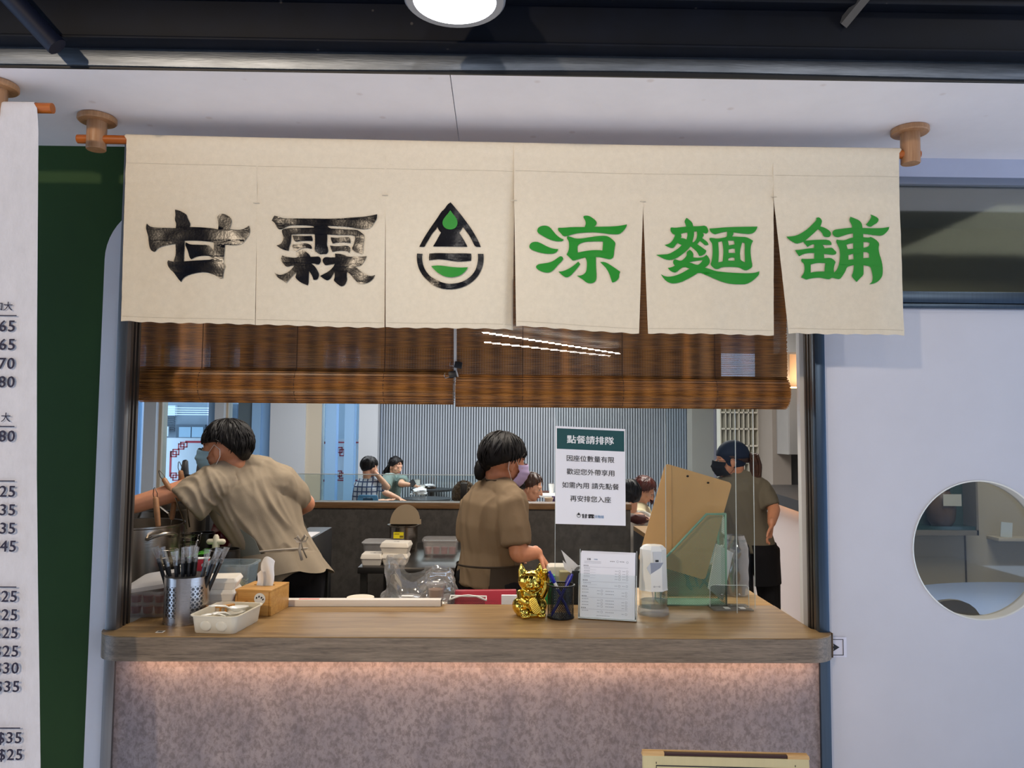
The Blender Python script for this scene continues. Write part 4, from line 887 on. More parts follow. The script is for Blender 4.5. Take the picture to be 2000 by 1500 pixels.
# takeaway boxes on a woven tray
wk = thing('woven_tray', 'round woven bamboo tray under the takeaway boxes', 'tray', V((PY(428, 1150, .19).x, .19, CT)))
wick = mat('wicker', (198, 140, 66), .5, var=.3, vs=60, bump=.4, bs=200)
mb = MB()
for k in range(40):
    a_ = 2*PI*k/40
    mb.tube([V((rr*math.cos(a_+t), rr*math.sin(a_+t), z)) for rr, z, t in ((.085, .002, 0), (.097, .02, .05), (.104, .04, .1))], .0022, 5)
    mb.tube([V((rr*math.cos(a_-t), rr*math.sin(a_-t), z)) for rr, z, t in ((.085, .002, 0), (.0985, .02, .05), (.1055, .04, .1))], .0018, 5)
part('weave', mb, wick, wk, local=True, kind='stuff')
part('base', MB().lathe([(0, 0), (.088, 0), (.09, .006), (0, .004)], n=32), wick, wk, local=True)
mb = MB(); mb.tube([V((.105*math.cos(2*PI*i/32), .105*math.sin(2*PI*i/32), .042)) for i in range(33)], .0045, 8, cap=0); part('rim', mb, wick, wk, local=True)
def foodbox(loc, rz, w, d, h, label, mark=None, group=None, open_=False):
    e = thing('takeaway_box', label, 'box', loc, rz, group)
    mb = MB(); rbox(mb, [(w*.86, d*.86, .006, 0), (w, d, .006, h*.62)], 2); part('tray', mb, paper_card, e, local=True, smooth=20)
    mb = MB(); rbox(mb, [(w+.004, d+.004, .006, h*.60), (w+.004, d+.004, .006, h*.70), (w*.93, d*.93, .006, h)], 2); part('lid', mb, paper_card, e, local=True, smooth=20)
    mb = MB(); R = Matrix.Rotation(0, 3, 'X')
    if mark == 'dot': mb.lathe([(0, 0), (.005, 0), (.005, .0005), (0, .0005)], (-w*.30, -d/2*.965, h*.36), 14, Matrix.Rotation(PI/2-.12, 3, 'X')); part('mark', mb, red_ink, e, local=True)
    if mark == 'logo': text_mb(mb, '甘霖', (0, -.006, h+.0006), (1, 0, 0), (0, 1, 0), .016, 'CENTER', .02); part('lettering', mb, black_ink, e, local=True)
    return e
b0 = wk.location+V((.0, -.004, .012))
foodbox(b0, .06, .108, .10, .034, 'white takeaway box with a red dot, bottom of the stack beside the caddy', 'dot', 'takeaway boxes beside the caddy')
foodbox(b0+V((.004, .004, .0345)), .10, .108, .10, .034, 'white takeaway box with a red dot, middle of the stack beside the caddy', 'dot', 'takeaway boxes beside the caddy')
foodbox(b0+V((.008, .002, .069)), .14, .108, .10, .034, 'white takeaway box, top of the stack beside the caddy', None, 'takeaway boxes beside the caddy')
# crumpled white paper beyond the left container
q = PZ(266, 1130, CT+.02)
mb = MB(); mb.ell(V((-1.02, .42, .90+.09)), (.05, .05, .085), n=14, m=9, fn=lambda d: 1+.35*noise.noise(d*2.3)+.2*noise.noise(d*5)); solo('paper_bag', mb, mat('bag_white', (226, 228, 232), .7), 'crumpled white paper bag behind the cloudy container', 'bag', smooth=10)
# noodle container
q = V((PY(452, 1120, .44).x, .44, .90))
nc = thing('noodle_container', 'clear plastic tub of pale noodles behind the bamboo tissue box', 'container', q)
stand_h = PY(450, 1150, .44).z-.90
mb = MB(); rbox(mb, [(.14, .10, .014, stand_h), (.16, .12, .016, stand_h+.085), (.172, .132, .02, stand_h+.086), (.172, .132, .02, stand_h+.092), (.158, .118, .015, stand_h+.092), (.138, .098, .013, stand_h+.004)]); part('tub', mb, clear('blue_clear_tub', (228, 236, 240), .10, .08, milky=.18, milk=(200, 216, 224)), nc, local=True)
mb = MB(); rbox(mb, [(.15, .11, .01, 0), (.15, .11, .01, stand_h-.001)]); part('under_tray', mb, mat('tray_steel', (120, 122, 124), .3, .9), nc, local=True)
nood = mat('pale_noodle', (232, 216, 166), .5)
mb = MB()
for i in range(40):
    p0 = V((random.uniform(-.06, .06), random.uniform(-.045, .02), stand_h+random.uniform(.01, .03))); pts = [p0]
    for j in range(6): pts.append(pts[-1]+V((random.uniform(-.016, .016), random.uniform(-.012, .012), random.uniform(-.008, .010))))
    pts = [V((max(-.066, min(.066, p.x)), max(-.05, min(.05, p.y)), min(stand_h+.055, max(stand_h+.008, p.z)))) for p in pts]
    mb.tube(pts, .0018, 5)
part('noodles', mb, nood, nc, local=True, kind='stuff')

# long white box at the counter's back edge
A = PZ(557, 1184, CT); B = PZ(861, 1184, CT)
hh = .021
wb = thing('film_box', 'long white carton with a red-printed strip lying along the back of the counter', 'box', ((A.x+B.x)/2, A.y+.016, CT), math.atan2((B-A).y, (B-A).x))
L_ = (B-A).length
part('carton', MB().box((0, 0, hh/2), (L_, .032, hh)), mat('carton_white', (232, 224, 214), .55), wb, local=True, bevel=.001)
part('end_cap', MB().box((L_/2+.0006, 0, hh/2), (.0012, .030, hh-.002)), black_plastic, wb, local=True)
part('red_print', MB().box((-L_/2+.075, -.002, hh+.0003), (.066, .012, .0006)), mat('pale_red_print', (224, 120, 108), .6), wb, local=True)

# bowls, lids, cup, red folder and strainer behind the counter
def stack(px, py, y, r, label, top='lid'):
    x = PY(px, py, y).x; zt_ = PY(px, py, y).z; e = thing('bowl_stack', label, 'bowls', (x, y, .90)); h = zt_-.90
    mb = MB(); mb.lathe([(0, 0), (r*.72, 0), (r*.95, h-.03), (r, h-.028), (r, h-.02), (r*.98, h-.018), (0, h-.018)], n=28); part('bowls', mb, mat('paper_bowl', (224, 212, 190), .5), e, local=True)
    mb = MB(); mb.lathe([(r*1.02, h-.019), (r*1.02, h-.012), (r*.92, h-.008), (r*.9, h-.002), (0, h)], n=28); part('lid', mb, cont if top == 'lid' else MATS['paper_bowl'], e, local=True)
    return e, h
stack(704, 1165, .43, .052, 'cream paper bowls stacked behind the long white carton', 'paper')
e, h = stack(800, 1163, .43, .044, 'paper bowls with a clear lid behind the long white carton')
part('label', MB().box((-.006, -.012, h+.001), (.04, .02, .001)), white_plastic, e, local=True)
e2, h2 = stack(850, 1168, .43, .043, 'paper bowls under the small tan sauce tub')
q = V((PY(851, 1168, .43).x, .43, .90+h2+.0005))
su = thing('sauce_tub', 'small clear tub of tan sauce with a lid on the paper bowls', 'tub', q)
part('sauce', MB().lathe([(0, .004), (.022, .004), (.0265, .030), (0, .030)], n=20), mat('tan_sauce', (206, 158, 118), .4), su, local=True)
part('tub', MB().lathe([(0, .0), (.026, .0), (.032, .046), (.030, .046), (.025, .003)], n=24), cont, su, local=True)
part('lid', MB().lathe([(.036, .045), (.037, .048), (.037, .053), (.031, .055), (.030, .051), (0, .051)], n=24), cont, su, local=True)
part('tape', MB().box((0, -.004, .056), (.022, .014, .001)), white_plastic, su, local=True)
# red folder
A = PY(884, 1170, .50); B = PY(1004, 1170, .50)
rf = solo('red_folder', MB().hull4([V((A.x, .48, .90)), V((B.x, .48, .90)), V((B.x+.01,   .56, PY(1000, 1152, .56).z)), V((A.x+.006, .56, PY(886, 1153, .56).z))], (0, 1, 0), .018), mat('red_cover', (160, 30, 48), .4), 'dark red folder standing behind the counter left of the gold cat', 'folder', bevel=.004)
a = PY(985, 1162, .44)
solo('white_notebook', MB().box((a.x+.02, .44, .90+(a.z-.90)/2), (.06, .012, a.z-.90)), paper, 'edge of a white notebook in front of the red folder', 'notebook', bevel=.001)
# white mesh strainer
q = PY(914, 1164, .40)
ws = thing('mesh_strainer', 'white rimmed mesh strainer lying behind the counter edge', 'strainer', (q.x, .40, .90))
h = q.z-.90
mb = MB(); mb.tube([V((x, yy_, z)) for x, yy_, z in ((-.062, 0, h-.012), (-.03, 0, h-.001), (0, 0, h+.002), (.03, 0, h-.001), (.062, 0, h-.014), (.062, .06, h-.014), (-.062, .06, h-.012), (-.062, 0, h-.012))], .0032, 8); part('rim', mb, white_plastic, ws, local=True)
mb = MB(); wire_panel(mb, [(-.06, -.05), (.06, -.05), (.058, -.016), (.03, -.004), (-.03, -.004), (-.058, -.014)], (0, .002, h), (1, 0, 0), (0, 0, 1), .0042, .0012); part('mesh', mb, mat('wire_dark', (84, 82, 80), .4, .6), ws, local=True, kind='stuff')
part('stand', MB().b2((-.05, .01, 0), (.05, .05, h-.05)), white_plastic, ws, local=True, bevel=.004)

# crumpled clear plastic bag
film = clear('plastic_film', (244, 246, 248), .30, .10, milky=.17)
def bag(cx, cy, z0, w, h, d, seed, name, label, horns=()):
    def f(u, v):
        t = 2*PI*u; e = v
        x = w*.5*math.cos(t)*(1-.25*e); yv = d*.5*math.sin(t)*(1-.45*e)
        top = h*(.62+.10*math.cos(t*3+seed))
        for hx, hs in horns: top += hs*math.exp(-((x/w-hx)/.10)**2)
        z = top*(e**.8)
        n_ = V((noise.noise((x*14+seed, yv*14, z*9)), noise.noise((x*14, yv*14+seed, z*9)), noise.noise((x*12, yv*12, z*12+seed))))*.030
        n2 = V((noise.noise((x*40+seed, yv*40, z*30)), noise.noise((x*40, yv*40+seed, z*30)), 0))*.010
        return V((cx+x, cy+yv, z0+z))+n_*min(1, e*2)+n2*min(1, e*2)
    mb = MB(); mb.grid(f, 70, 26); return solo(name, mb, film, label, 'bag', smooth=18)
x0 = PY(742, 1150, .60).x; x1 = PY(900, 1150, .60).x; zt_ = PY(820, 1087, .60).z
bag((x0+x1)/2, .60, .901, (x1-x0)*1.05, (zt_-.9)*1.22, .18, 3, 'plastic_bag', 'crumpled clear plastic bag with two twisted ends behind the counter', ((-.28, .075), (.40, .06)))

# ------------------------------------------------------------------ gold lucky cat
gold = mat('gold_chrome', (240, 206, 92), .12, 1.0)
def remesh_obj(name, mb, vox, mt, parent, iters=4, disp=None, local=False, label=None, smooth=180):
    me = _mesh('tmp', mb, mt, None, smooth=0); o = bpy.data.objects.new('tmp', me); COL.objects.link(o)
    m = o.modifiers.new('r', 'REMESH'); m.mode = 'VOXEL'; m.voxel_size = vox
    if iters:
        s_ = o.modifiers.new('s', 'SMOOTH'); s_.factor = .5; s_.iterations = iters
    dg = bpy.context.evaluated_depsgraph_get(); ev = o.evaluated_get(dg); me2 = bpy.data.meshes.new_from_object(ev)
    out = MB(); out.add([v.co.copy() for v in me2.vertices], [tuple(p.vertices) for p in me2.polygons])
    if disp:
        nr_ = [v.normal.copy() for v in me2.vertices]
        out.v = [p+n_*disp(p, n_) for p, n_ in zip(out.v, nr_)]
    bpy.data.objects.remove(o); bpy.data.meshes.remove(me); bpy.data.meshes.remove(me2)
    return part(name, out, mt, parent, local=local, label=label, smooth=smooth)
q = PZ(1036, 1207, CT)
ct = thing('lucky_cat', 'gold chrome beckoning cat figurine left of the mesh pen cup', 'figurine', (q.x, q.y+.036, CT), .22)
mb = MB()
mb.ell((0, .004, .036), (.043, .036, .040)); mb.ell((0, 0, .066), (.034, .029, .034)); mb.lathe([(0, 0), (.042, 0), (.045, .006), (.043, .016), (0, .018)], (0, .003, 0), 24)
mb.ell((0, -.004, .108), (.040, .033, .032)); mb.ell((0, -.028, .100), (.018, .010, .012)); mb.ell((0, -.0375, .104), (.004, .004, .003))
for s_ in (-1, 1):
    mb.tube([(s_*.022, -.002, .122), (s_*.029, -.003, .144), (s_*.030, -.003, .158)], [(.017, .010), (.011, .007), (.004, .003)], 12, side=(1, 0, 0))
    mb.ell((s_*.027, -.030, .018), (.016, .016, .013)); mb.ell((s_*.026, -.041, .008), (.015, .010, .009))
    mb.ell((s_*.036, .004, .030), (.020, .028, .026))
    mb.ell((s_*.016, -.0335, .113), (.0055, .004, .006)); mb.ell((s_*.012, -.034, .095), (.010, .007, .007))
    for t in (-.008, 0, .008): mb.ell((s_*.026+t, -.0495, .007), (.0042, .004, .006))
mb.tube([(.036, -.006, .062), (.046, -.012, .085), (.047, -.014, .112), (.043, -.022, .134), (.040, -.027, .138)], [.014, .013, .012, .012, .010], 14)
mb.tube([(-.034, -.006, .072), (-.036, -.024, .054), (-.020, -.036, .046)], [.012, .011, .010], 12)
mb.tube([(-.03, -.022, .086), (-.015, -.031, .078), (0, -.034, .074), (.015, -.031, .078), (.03, -.022, .086)], .0042, 8)
mb.ell((0, -.037, .070), .0075)
remesh_obj('body', mb, .0014, gold, ct, 9, local=True)
mb = MB(); R = Matrix.Rotation(-.30, 3, 'X') @ Matrix.Rotation(-.35, 3, 'Y')
rbox(mb, [(.026, .05, .012, 0), (.028, .052, .013, .002), (.026, .05, .012, .005)], c=(.004, -.036, .036), R=R @ Matrix.Rotation(PI/2, 3, 'X'))
kb = part('coin_plaque', mb, gold, ct, local=True)
mb = MB()
for i in range(9): mb.tube([V((.004, -.036, .036))+R @ V((x, -.0055, -.020+i*.005+x*.3)) for x in (-.011, 0, .011)], .0011, 6)
part('ribs', mb, gold, kb, local=True)

# mesh pen cup and two pens
q = PZ(1097, 1212, CT); r = .0405; cz = V((q.x, q.y+r, CT)); H = .100
pc = thing('pen_cup', 'black wire-mesh pen cup beside the gold cat', 'pen cup', cz)
blackm = mat('black_wire', (14, 14, 16), .35, .3)
mb = MB(); n_ = 46
for s_ in (1, -1):
    for k in range(n_):
        a0 = 2*PI*k/n_
        for j in range(14):
            z0_ = .004+(H-.006)*j/14; z1_ = .004+(H-.006)*(j+1)/14; t0 = a0+s_*1.55*j/14; t1 = a0+s_*1.55*(j+1)/14; w2 = .0068/2*.30/r
            rr = r+.0003*s_
            mb.add([(rr*math.cos(t0-w2), rr*math.sin(t0-w2), z0_), (rr*math.cos(t0+w2), rr*math.sin(t0+w2), z0_), (rr*math.cos(t1+w2), rr*math.sin(t1+w2), z1_), (rr*math.cos(t1-w2), rr*math.sin(t1-w2), z1_)], [(0, 1, 2, 3)])
part('mesh_wall', mb, blackm, pc, local=True, kind='stuff')
mb = MB(); mb.tube([V(((r+.0015)*math.cos(2*PI*i/40), (r+.0015)*math.sin(2*PI*i/40), H)) for i in range(41)], .0028, 8, cap=0); part('rim', mb, blackm, pc, local=True)
part('base', MB().lathe([(0, 0), (r+.001, 0), (r+.002, .003), (r, .006), (0, .003)], n=36), blackm, pc, local=True)
blue_pen = mat('blue_pen', (18, 26, 150), .3)
def pen(a, b, label):
    e = thing('ballpoint_pen', label, 'pen', cz+V(a)); d_ = V(b)-V(a)
    mb = MB(); mb.tube([V((0, 0, 0)), d_*.06, d_*.08, d_*.76], [.0012, .004, .0045, .0047], 10, cap=0); part('barrel', mb, blue_pen, e, local=True)
    mb = MB(); mb.tube([d_*.74, d_*.93, d_*.94, d_], [.0058, .0058, .0046, .0044], 10, cap=0); part('cap', mb, blue_pen, e, local=True)
    mb = MB(); s_ = d_.normalized().cross(V((0, 1, 0))).normalized(); mb.tube([d_*.78+s_*.008, d_*.95+s_*.0075], [(.0014, .001)]*2, 6); part('clip', mb, blue_pen, e, local=True)
    return e
e = pen((.030, -.004, .006), (-.0355, .006, .140), 'blue ballpoint pen leaning left in the mesh cup')
d_ = V((-.0655, .010, .134)); part('label', MB().cyl(d_*.60, d_*.74, .0050, n=10), white_plastic, e, local=True)
pen((-.030, -.012, .006), (.036, .004, .132), 'blue ballpoint pen leaning right in the mesh cup')

# order sheets in an acrylic holder
A = PZ(1131, 1208, CT); B = PZ(1245, 1215, CT)
ang = math.atan2((B-A).y, (B-A).x); w_ = (B-A).length; ce = (A+B)/2
h_ = .208
mh = thing('menu_holder', 'clear acrylic holder of printed order sheets on the counter', 'holder', (ce.x, ce.y+.012, CT), ang)
lean = Matrix.Rotation(-.10, 3, 'X')
def ml(x, y, z): return lean @ V((x, y, z))
mb = MB(); mb.box(ml(0, .006, h_/2+.001), (w_, .002, h_), lean); part('back_plate', mb, acrylic, mh, local=True)
mb = MB(); mb.box(ml(0, -.016, .068), (w_, .002, .134), lean); part('front_plate', mb, acrylic, mh, local=True)
mb = MB()
for s_ in (-1, 1): mb.box(ml(s_*(w_/2-.0008), .006, h_/2), (.0016, .0026, h_), lean); mb.box(ml(s_*(w_/2-.0008), -.006, .068), (.0016, .022, .134), lean)
mb.box(ml(0, -.006, .002), (w_, .024, .002), lean)
part('edges', mb, acrylic_edge, mh, local=True)
part('foot', MB().box((0, .030, .0015), (w_, .06, .0025)), acrylic, mh, local=True)
for k in range(3):
    pw = w_-.010; ph = h_-.014
    sh = thing('order_sheet', ['front order sheet printed with rows and check circles in the acrylic holder', 'second order sheet showing above the front one in the holder', 'rearmost order sheet in the acrylic holder'][k], 'paper', mh.location, ang, 'order sheets in the acrylic holder')
    mb = MB(); mb.box(ml(.0006*k, -.011+k*.005, ph/2+.004+.0028*k), (pw, .0006, ph), lean); part('sheet', mb, paper, sh, local=True)
    if k: continue
    ink = MB(); gink = MB(); bl = MB()
    yo = -.0116
    def L2(px, py):  # sheet coordinates from the enlarged view (1083 wide for 130 px)
        return ((px-90)/880-.5)*pw, (1-(py-150)/1260)*ph+.004
    def tx_(mbx, s, px, py, hp, w=.02, align='LEFT'):
        x, z = L2(px, py); text_mb(mbx, s, ml(x, yo, z), (1, 0, 0), lean @ V((0, 0, 1)), hp/1260*ph, align, w)
    def bar(mbx, px0, px1, py, t=3):
        if t > 9:
            n2 = max(2, int((px1-px0)/24)); w2 = (px1-px0)/n2
            for i2 in range(n2): bar(mbx, px0+w2*i2, px0+w2*(i2+.72), py-t*.22, t*.28); bar(mbx, px0+w2*i2+w2*.1, px0+w2*(i2+.8), py+t*.28, t*.25); bar(mbx, px0+w2*(i2+.3), px0+w2*(i2+.45), py, t*.9 if t*.9 < 9 else 8.9)
            return
        x0_, z = L2(px0, py); x1_, _ = L2(px1, py); mbx.box(ml((x0_+x1_)/2, yo, z), (x1_-x0_, .0002, t/1260*ph), lean)
    tx_(ink, '甘霖', 195, 292, 36, .03); tx_(bl, '涼麵舖', 305, 285, 24, .01)
    for y_, xe in ((318, 425), (345, 425)): bar(gink, 150, xe, y_, 4)
    def circ(px, py, r_=17):
        x, z = L2(px, py); c = ml(x, yo, z); rr = r_/880*pw; n2 = 14
        vs = []
        for i in range(n2):
            t = 2*PI*i/n2
            for q_ in (rr, rr*.82): vs.append(c+V((q_*math.cos(t), 0, 0))+lean @ V((0, 0, q_*math.sin(t))))
        gink.add(vs, [(2*i, 2*i+1, (2*i+3) % (2*n2), (2*i+2) % (2*n2)) for i in range(n2)])
    for x_, y_ in ((690, 300), (848, 308)): circ(x_, y_)
    for x_ in (570, 725): bar(ink, x_, x_+78, 300, 16)
    for y_ in (400, 685, 805, 995, 1225): bar(ink, 140-(y_-400)*.04, 225-(y_-400)*.04, y_, 20); bar(gink, 140-(y_-400)*.04, 860, y_+22, 2.5)
    for y_, xe in ((450, 250), (505, 245), (555, 245), (608, 245), (738, 270)):
        bar(gink, 150-(y_-450)*.04, xe, y_, 14); bar(gink, 150-(y_-450)*.04, xe+90, y_+30, 2)
        for x_ in (725, 845): circ(x_-(y_-450)*.02, y_+38); bar(gink, x_-75-(y_-450)*.02, x_-28-(y_-450)*.02, y_+38, 12)
    for y_ in (865, 925, 1050, 1110, 1165, 1275):
        bar(gink, 120, 230, y_, 13); bar(gink, 500, 640, y_+22, 13)
        circ(440, y_+18); bar(gink, 365, 410, y_+18, 12); circ(830, y_+40); bar(gink, 760, 800, y_+40, 12)
    bar(gink, 360, 575, 1365, 12)
    s0 = part('print', ink, black_ink, sh, local=True); part('print', gink, grey_ink, sh, local=True); part('print', bl, mat('blue_ink', (110, 150, 190), .6), sh, local=True)

# soap dispenser: white faceted head over a clear reservoir
q = PZ(1281, 1205, CT)
sd = thing('soap_dispenser', 'white faceted sanitiser dispenser with a clear reservoir beside the order sheets', 'dispenser', (q.x, q.y+.040, CT), .10)
def octo(w, d, c, z): return [V((x, y, z)) for x, y in ((w/2-c, -d/2), (w/2, -d/2+c), (w/2, d/2-c), (w/2-c, d/2), (-w/2+c, d/2), (-w/2, d/2-c), (-w/2, -d/2+c), (-w/2+c, -d/2))]
def stack8(mb, L8, capb=1, capt=1):
    vs = [p for l in L8 for p in l]; fs = []
    for j in range(len(L8)-1): fs += [(j*8+i, j*8+(i+1) % 8, (j+1)*8+(i+1) % 8, (j+1)*8+i) for i in range(8)]
    if capb: fs.append(tuple(range(7, -1, -1)))
    if capt: fs.append(tuple((len(L8)-1)*8+i for i in range(8)))
    return mb.add(vs, fs)
dw = mat('dispenser_white', (238, 241, 240), .3)
mb = MB(); stack8(mb, [octo(.093, .080, .026, 0), octo(.094, .081, .026, .006), octo(.090, .078, .025, .022), octo(.089, .077, .025, .022)]); part('base', mb, clear('clear_base', (240, 244, 244), .12, .05, milky=.25), sd, local=True, smooth=10)
mb = MB(); stack8(mb, [octo(.086, .074, .024, .0225), octo(.085, .073, .024, .076)], 0, 0); part('reservoir', mb, clear('reservoir', (240, 244, 244), .12, .03), sd, local=True, smooth=10)
mb = MB(); stack8(mb, [octo(.080, .068, .022, .023), octo(.080, .068, .022, .045)]); part('liquid', mb, clear('soap_liquid', (236, 240, 238), .14, .02, milky=.06), sd, local=True, smooth=10)
mb = MB(); mb.cyl((.004, 0, .025), (-.004, 0, .078), .003); part('suction_tube', mb, cont, sd, local=True)
mb = MB(); stack8(mb, [octo(.088, .076, .025, .0765), octo(.086, .074, .025, .082), octo(.080, .070, .022, .150), octo(.079, .069, .022, .205), octo(.058, .052, .016, .216)]); part('housing', mb, dw, sd, local=True, smooth=10)
mb = MB(); mb.prism([(-.020, .166), (.022, .166), (.012, .150), (-.018, .132)], (0, -.0352, 0), (1, 0, 0), (0, 0, 1), .0012); part('nozzle_facet', mb, mat('facet_grey', (150, 158, 176), .35), sd, local=True, label='grey faceted nozzle recess')
mb = MB(); mb.prism([(-.020, .166), (-.018, .132), (-.020, .128), (-.032, .150)], (0, -.0354, 0), (1, 0, 0), (0, 0, 1), .001); mb.prism([(-.010, .166), (.014, .166), (.016, .200), (-.012, .200)], (0, -.0354, 0), (1, 0, 0), (0, 0, 1), .002); part('nozzle_hood', mb, mat('hood_grey', (204, 210, 216), .35), sd, local=True)
mb = MB(); mb.box((.001, -.037, .172), (.010, .004, .006)); part('nozzle', mb, black_plastic, sd, local=True)
mb = MB(); text_mb(mb, 'o—o', (0, -.0392, .090), (1, 0, 0), (0, .06, 1), .005, 'CENTER'); part('marks', mb, grey_ink, sd, local=True)

# acrylic L foot with two screws, and the clear screens over the counter
A = PZ(1402, 1194, CT); B = PZ(1470, 1195, CT); C_ = PZ(1382, 1174, CT)
dd = (C_-A).length
af = thing('screen_foot', 'small clear acrylic L-shaped foot with two screws on the counter', 'stand', ((A.x+B.x)/2, A.y+.03, CT))
w_ = B.x-A.x+.02; wpl = w_*.98
part('base_plate', MB().box((-.004, .012, .003), (w_, .085, .006)), clear('acrylic_foot', (236, 240, 240), .14, .04, milky=.12), af, local=True, bevel=.001)
mb = MB(); zt_ = PY(1425, 1143, A.y+.045).z-CT
mb.prism([(-wpl/2, .006), (wpl/2, .006), (wpl/2, zt_-.008), (wpl/2-.008, zt_), (-wpl/2+.008, zt_), (-wpl/2, zt_-.008)], (-.004, .018, 0), (1, 0, 0), (0, 0, 1), .005); part('upright', mb, acrylic, af, local=True)
mb = MB(); mb.tube([V((x-.004, .0155, z)) for x, z in ((-wpl/2, .006), (-wpl/2, zt_-.006), (-wpl/2+.008, zt_), (wpl/2-.008, zt_), (wpl/2, zt_-.006), (wpl/2, .006))], .0011, 5); part('edges', mb, acrylic_edge, af, local=True)
for x in (-.028, .030):
    mb = MB(); mb.ell((x-.004, .008, .045), (.004, .004, .004)); part('screw', mb, mat('chrome', (200, 200, 200), .12, 1), af, local=True)
for px, x in ((1400, -.02), (1440, .03)): part('tape', MB().box((x, -.008, .0064), (.018, .03, .0004)), white_plastic, af, local=True)
def screen(px0, px1, y, z0, z1, label):
    a = PY(px0, 1000, y).x; b = PY(px1, 1000, y).x
    e = thing('clear_screen', label, 'screen', ((a+b)/2, y, z0))
    part('sheet', MB().b2((a, y-.0015, z0), (b, y+.0015, z1)), acrylic, e)
    part('edge', MB().b2((b-.0012, y-.002, z0), (b, y+.002, z1)), acrylic_edge, e); part('edge', MB().b2((a, y-.002, z0), (a+.0012, y+.002, z1)), acrylic_edge, e)
    return e
screen(1084, 1438, .215, CT-.001, 1.74, 'clear acrylic screen hanging behind the notice')
screen(1300, 1473, .285, CT-.001, 1.74, 'second clear acrylic screen further right, behind the clipboard edge')
# notice
A = PY(1085, 832, .205); B = PY(1221, 838, .205); C_ = PY(1222, 1027, .205); D_ = PY(1085, 1023, .205)
nt_ = thing('notice_sheet', 'printed notice with a dark green header taped to the clear screen', 'sign', ((A.x+C_.x)/2, .205, D_.z))
mb = MB(); mb.hull4([D_, C_, B, A], (0, 1, 0), .001); ns = part('sheet', mb, paper, nt_)
ux = (B-A).normalized(); uz = (A-D_).normalized(); NWd = (B-A).length; NH = (A-D_).length
def NP(fx, fy): return A+ux*(fx*NWd)-uz*(fy*NH)+V((0, -.0004, 0))
mb = MB(); mb.hull4([NP(.02, .233), NP(.985, .233), NP(.985, .022), NP(.02, .022)], (0, -1, 0), .0004); part('header', mb, mat('header_green', (8, 74, 78), .5), nt_)
wi = MB(); text_mb(wi, '點餐請排隊', NP(.50, .170)+V((0, -.0008, 0)), ux, uz, .082*NH, 'CENTER', .022, width=.67*NWd); part('lettering', wi, mat('white_ink', (240, 242, 244), .6), nt_)
mb = MB()
for s_, fy, fw_ in (('因座位數量有限', .355, .68), ('歡迎您外帶享用', .492, .68), ('如需內用 請先點餐', .630, .81), ('再安排您入座', .765, .58)):
    text_mb(mb, s_, NP(.50, fy)+V((0, -.0006, 0)), ux, uz, .062*NH, 'CENTER', .008, width=fw_*NWd)
text_mb(mb, '甘霖', NP(.46, .930)+V((0, -.0006, 0)), ux, uz, .042*NH, 'CENTER', .045, width=.18*NWd)
c0 = NP(.33, .905)
for t0 in range(16):
    a_ = 2*PI*t0/16; a2 = 2*PI*(t0+1)/16
    mb.add([c0+ux*(rr*math.cos(t))+uz*(rr*math.sin(t)*1.1)+V((0, -.0008, 0)) for rr, t in ((.028*NWd, a_), (.028*NWd, a2), (.022*NWd, a2), (.022*NWd, a_))], [(0, 1, 2, 3)])
mb.add([c0+ux*(x*NWd)+uz*(z*NWd)+V((0, -.0008, 0)) for x, z in ((-.018, .005), (.018, .005), (0, .046))], [(0, 1, 2)])
part('lettering', mb, black_ink, nt_)
mb = MB(); text_mb(mb, '涼麵舖', NP(.62, .925)+V((0, -.0006, 0)), ux, uz, .030*NH, 'CENTER', .01, width=.135*NWd); part('lettering', mb, MATS['blue_ink'], nt_)

# wing of the counter behind the screens, file holder, clipboard
xw = PZ(1505, 1178, CT).x
mb = MB().b2((.28, .3255, CT-.03), (xw, .62, CT-.001)).b2((.28, .58, .05), (xw, .60, CT-.03)); solo('counter_wing', mb, light_wood, 'pale wood return of the counter behind the clear screens', 'counter', bevel=.002)
gm = mat('green_wire', (138, 180, 156), .4)
yf1, yf2 = .315, .405
fl = thing('file_holder', 'pale green wire-mesh file holder with a slanted top behind the dispenser', 'file holder', (PY(1355, 1100, yf1).x, (yf1+yf2)/2, CT))
for j, y in enumerate((yf1, yf2)):
    P3 = [PY(px, py, yf1) for px, py in ((1417, 1004), (1380, 1004), (1290, 1100))]
    pts = [(P3[0].x, P3[0].z), (P3[1].x, P3[1].z), (P3[2].x, P3[2].z), (P3[2].x, CT+.004), (P3[0].x, CT+.004)]
    mb = MB(); mb.tube([V((x, y, z)) for x, z in pts+pts[:1]], .004, 8); part('frame', mb, gm, fl)
    mb = MB(); wire_panel(mb, pts, (0, y, 0), (1, 0, 0), (0, 0, 1), .0050, .0009); part('mesh', mb, gm, fl, kind='stuff')
mb = MB(); hz = P3[0].z-CT; wire_panel(mb, [(0, 0), (yf2-yf1, 0), (yf2-yf1, hz), (0, hz)], (P3[0].x, yf1, CT+.004), (0, 1, 0), (0, 0, 1), .0050, .0010); part('mesh', mb, gm, fl, kind='stuff')
mb = MB(); hz = P3[2].z-CT; wire_panel(mb, [(0, 0), (yf2-yf1, 0), (yf2-yf1, hz), (0, hz)], (P3[2].x, yf1, CT+.004), (0, 1, 0), (0, 0, 1), .0050, .0010); part('mesh', mb, gm, fl, kind='stuff')
part('base', MB().b2((P3[2].x, yf1, CT), (P3[0].x, yf2, CT+.004)), gm, fl)
mdf = mat('mdf_board', (220, 170, 110), .5, var=.05, vs=6)
yc = .350
Q4 = [PY(px, py, yc) for px, py in ((1246, 1094), (1377, 1133), (1430, 945), (1300, 905))]
cb = thing('clipboard', 'large tan clipboard standing askew in the green file holder', 'clipboard', ((Q4[0]+Q4[1])/2))
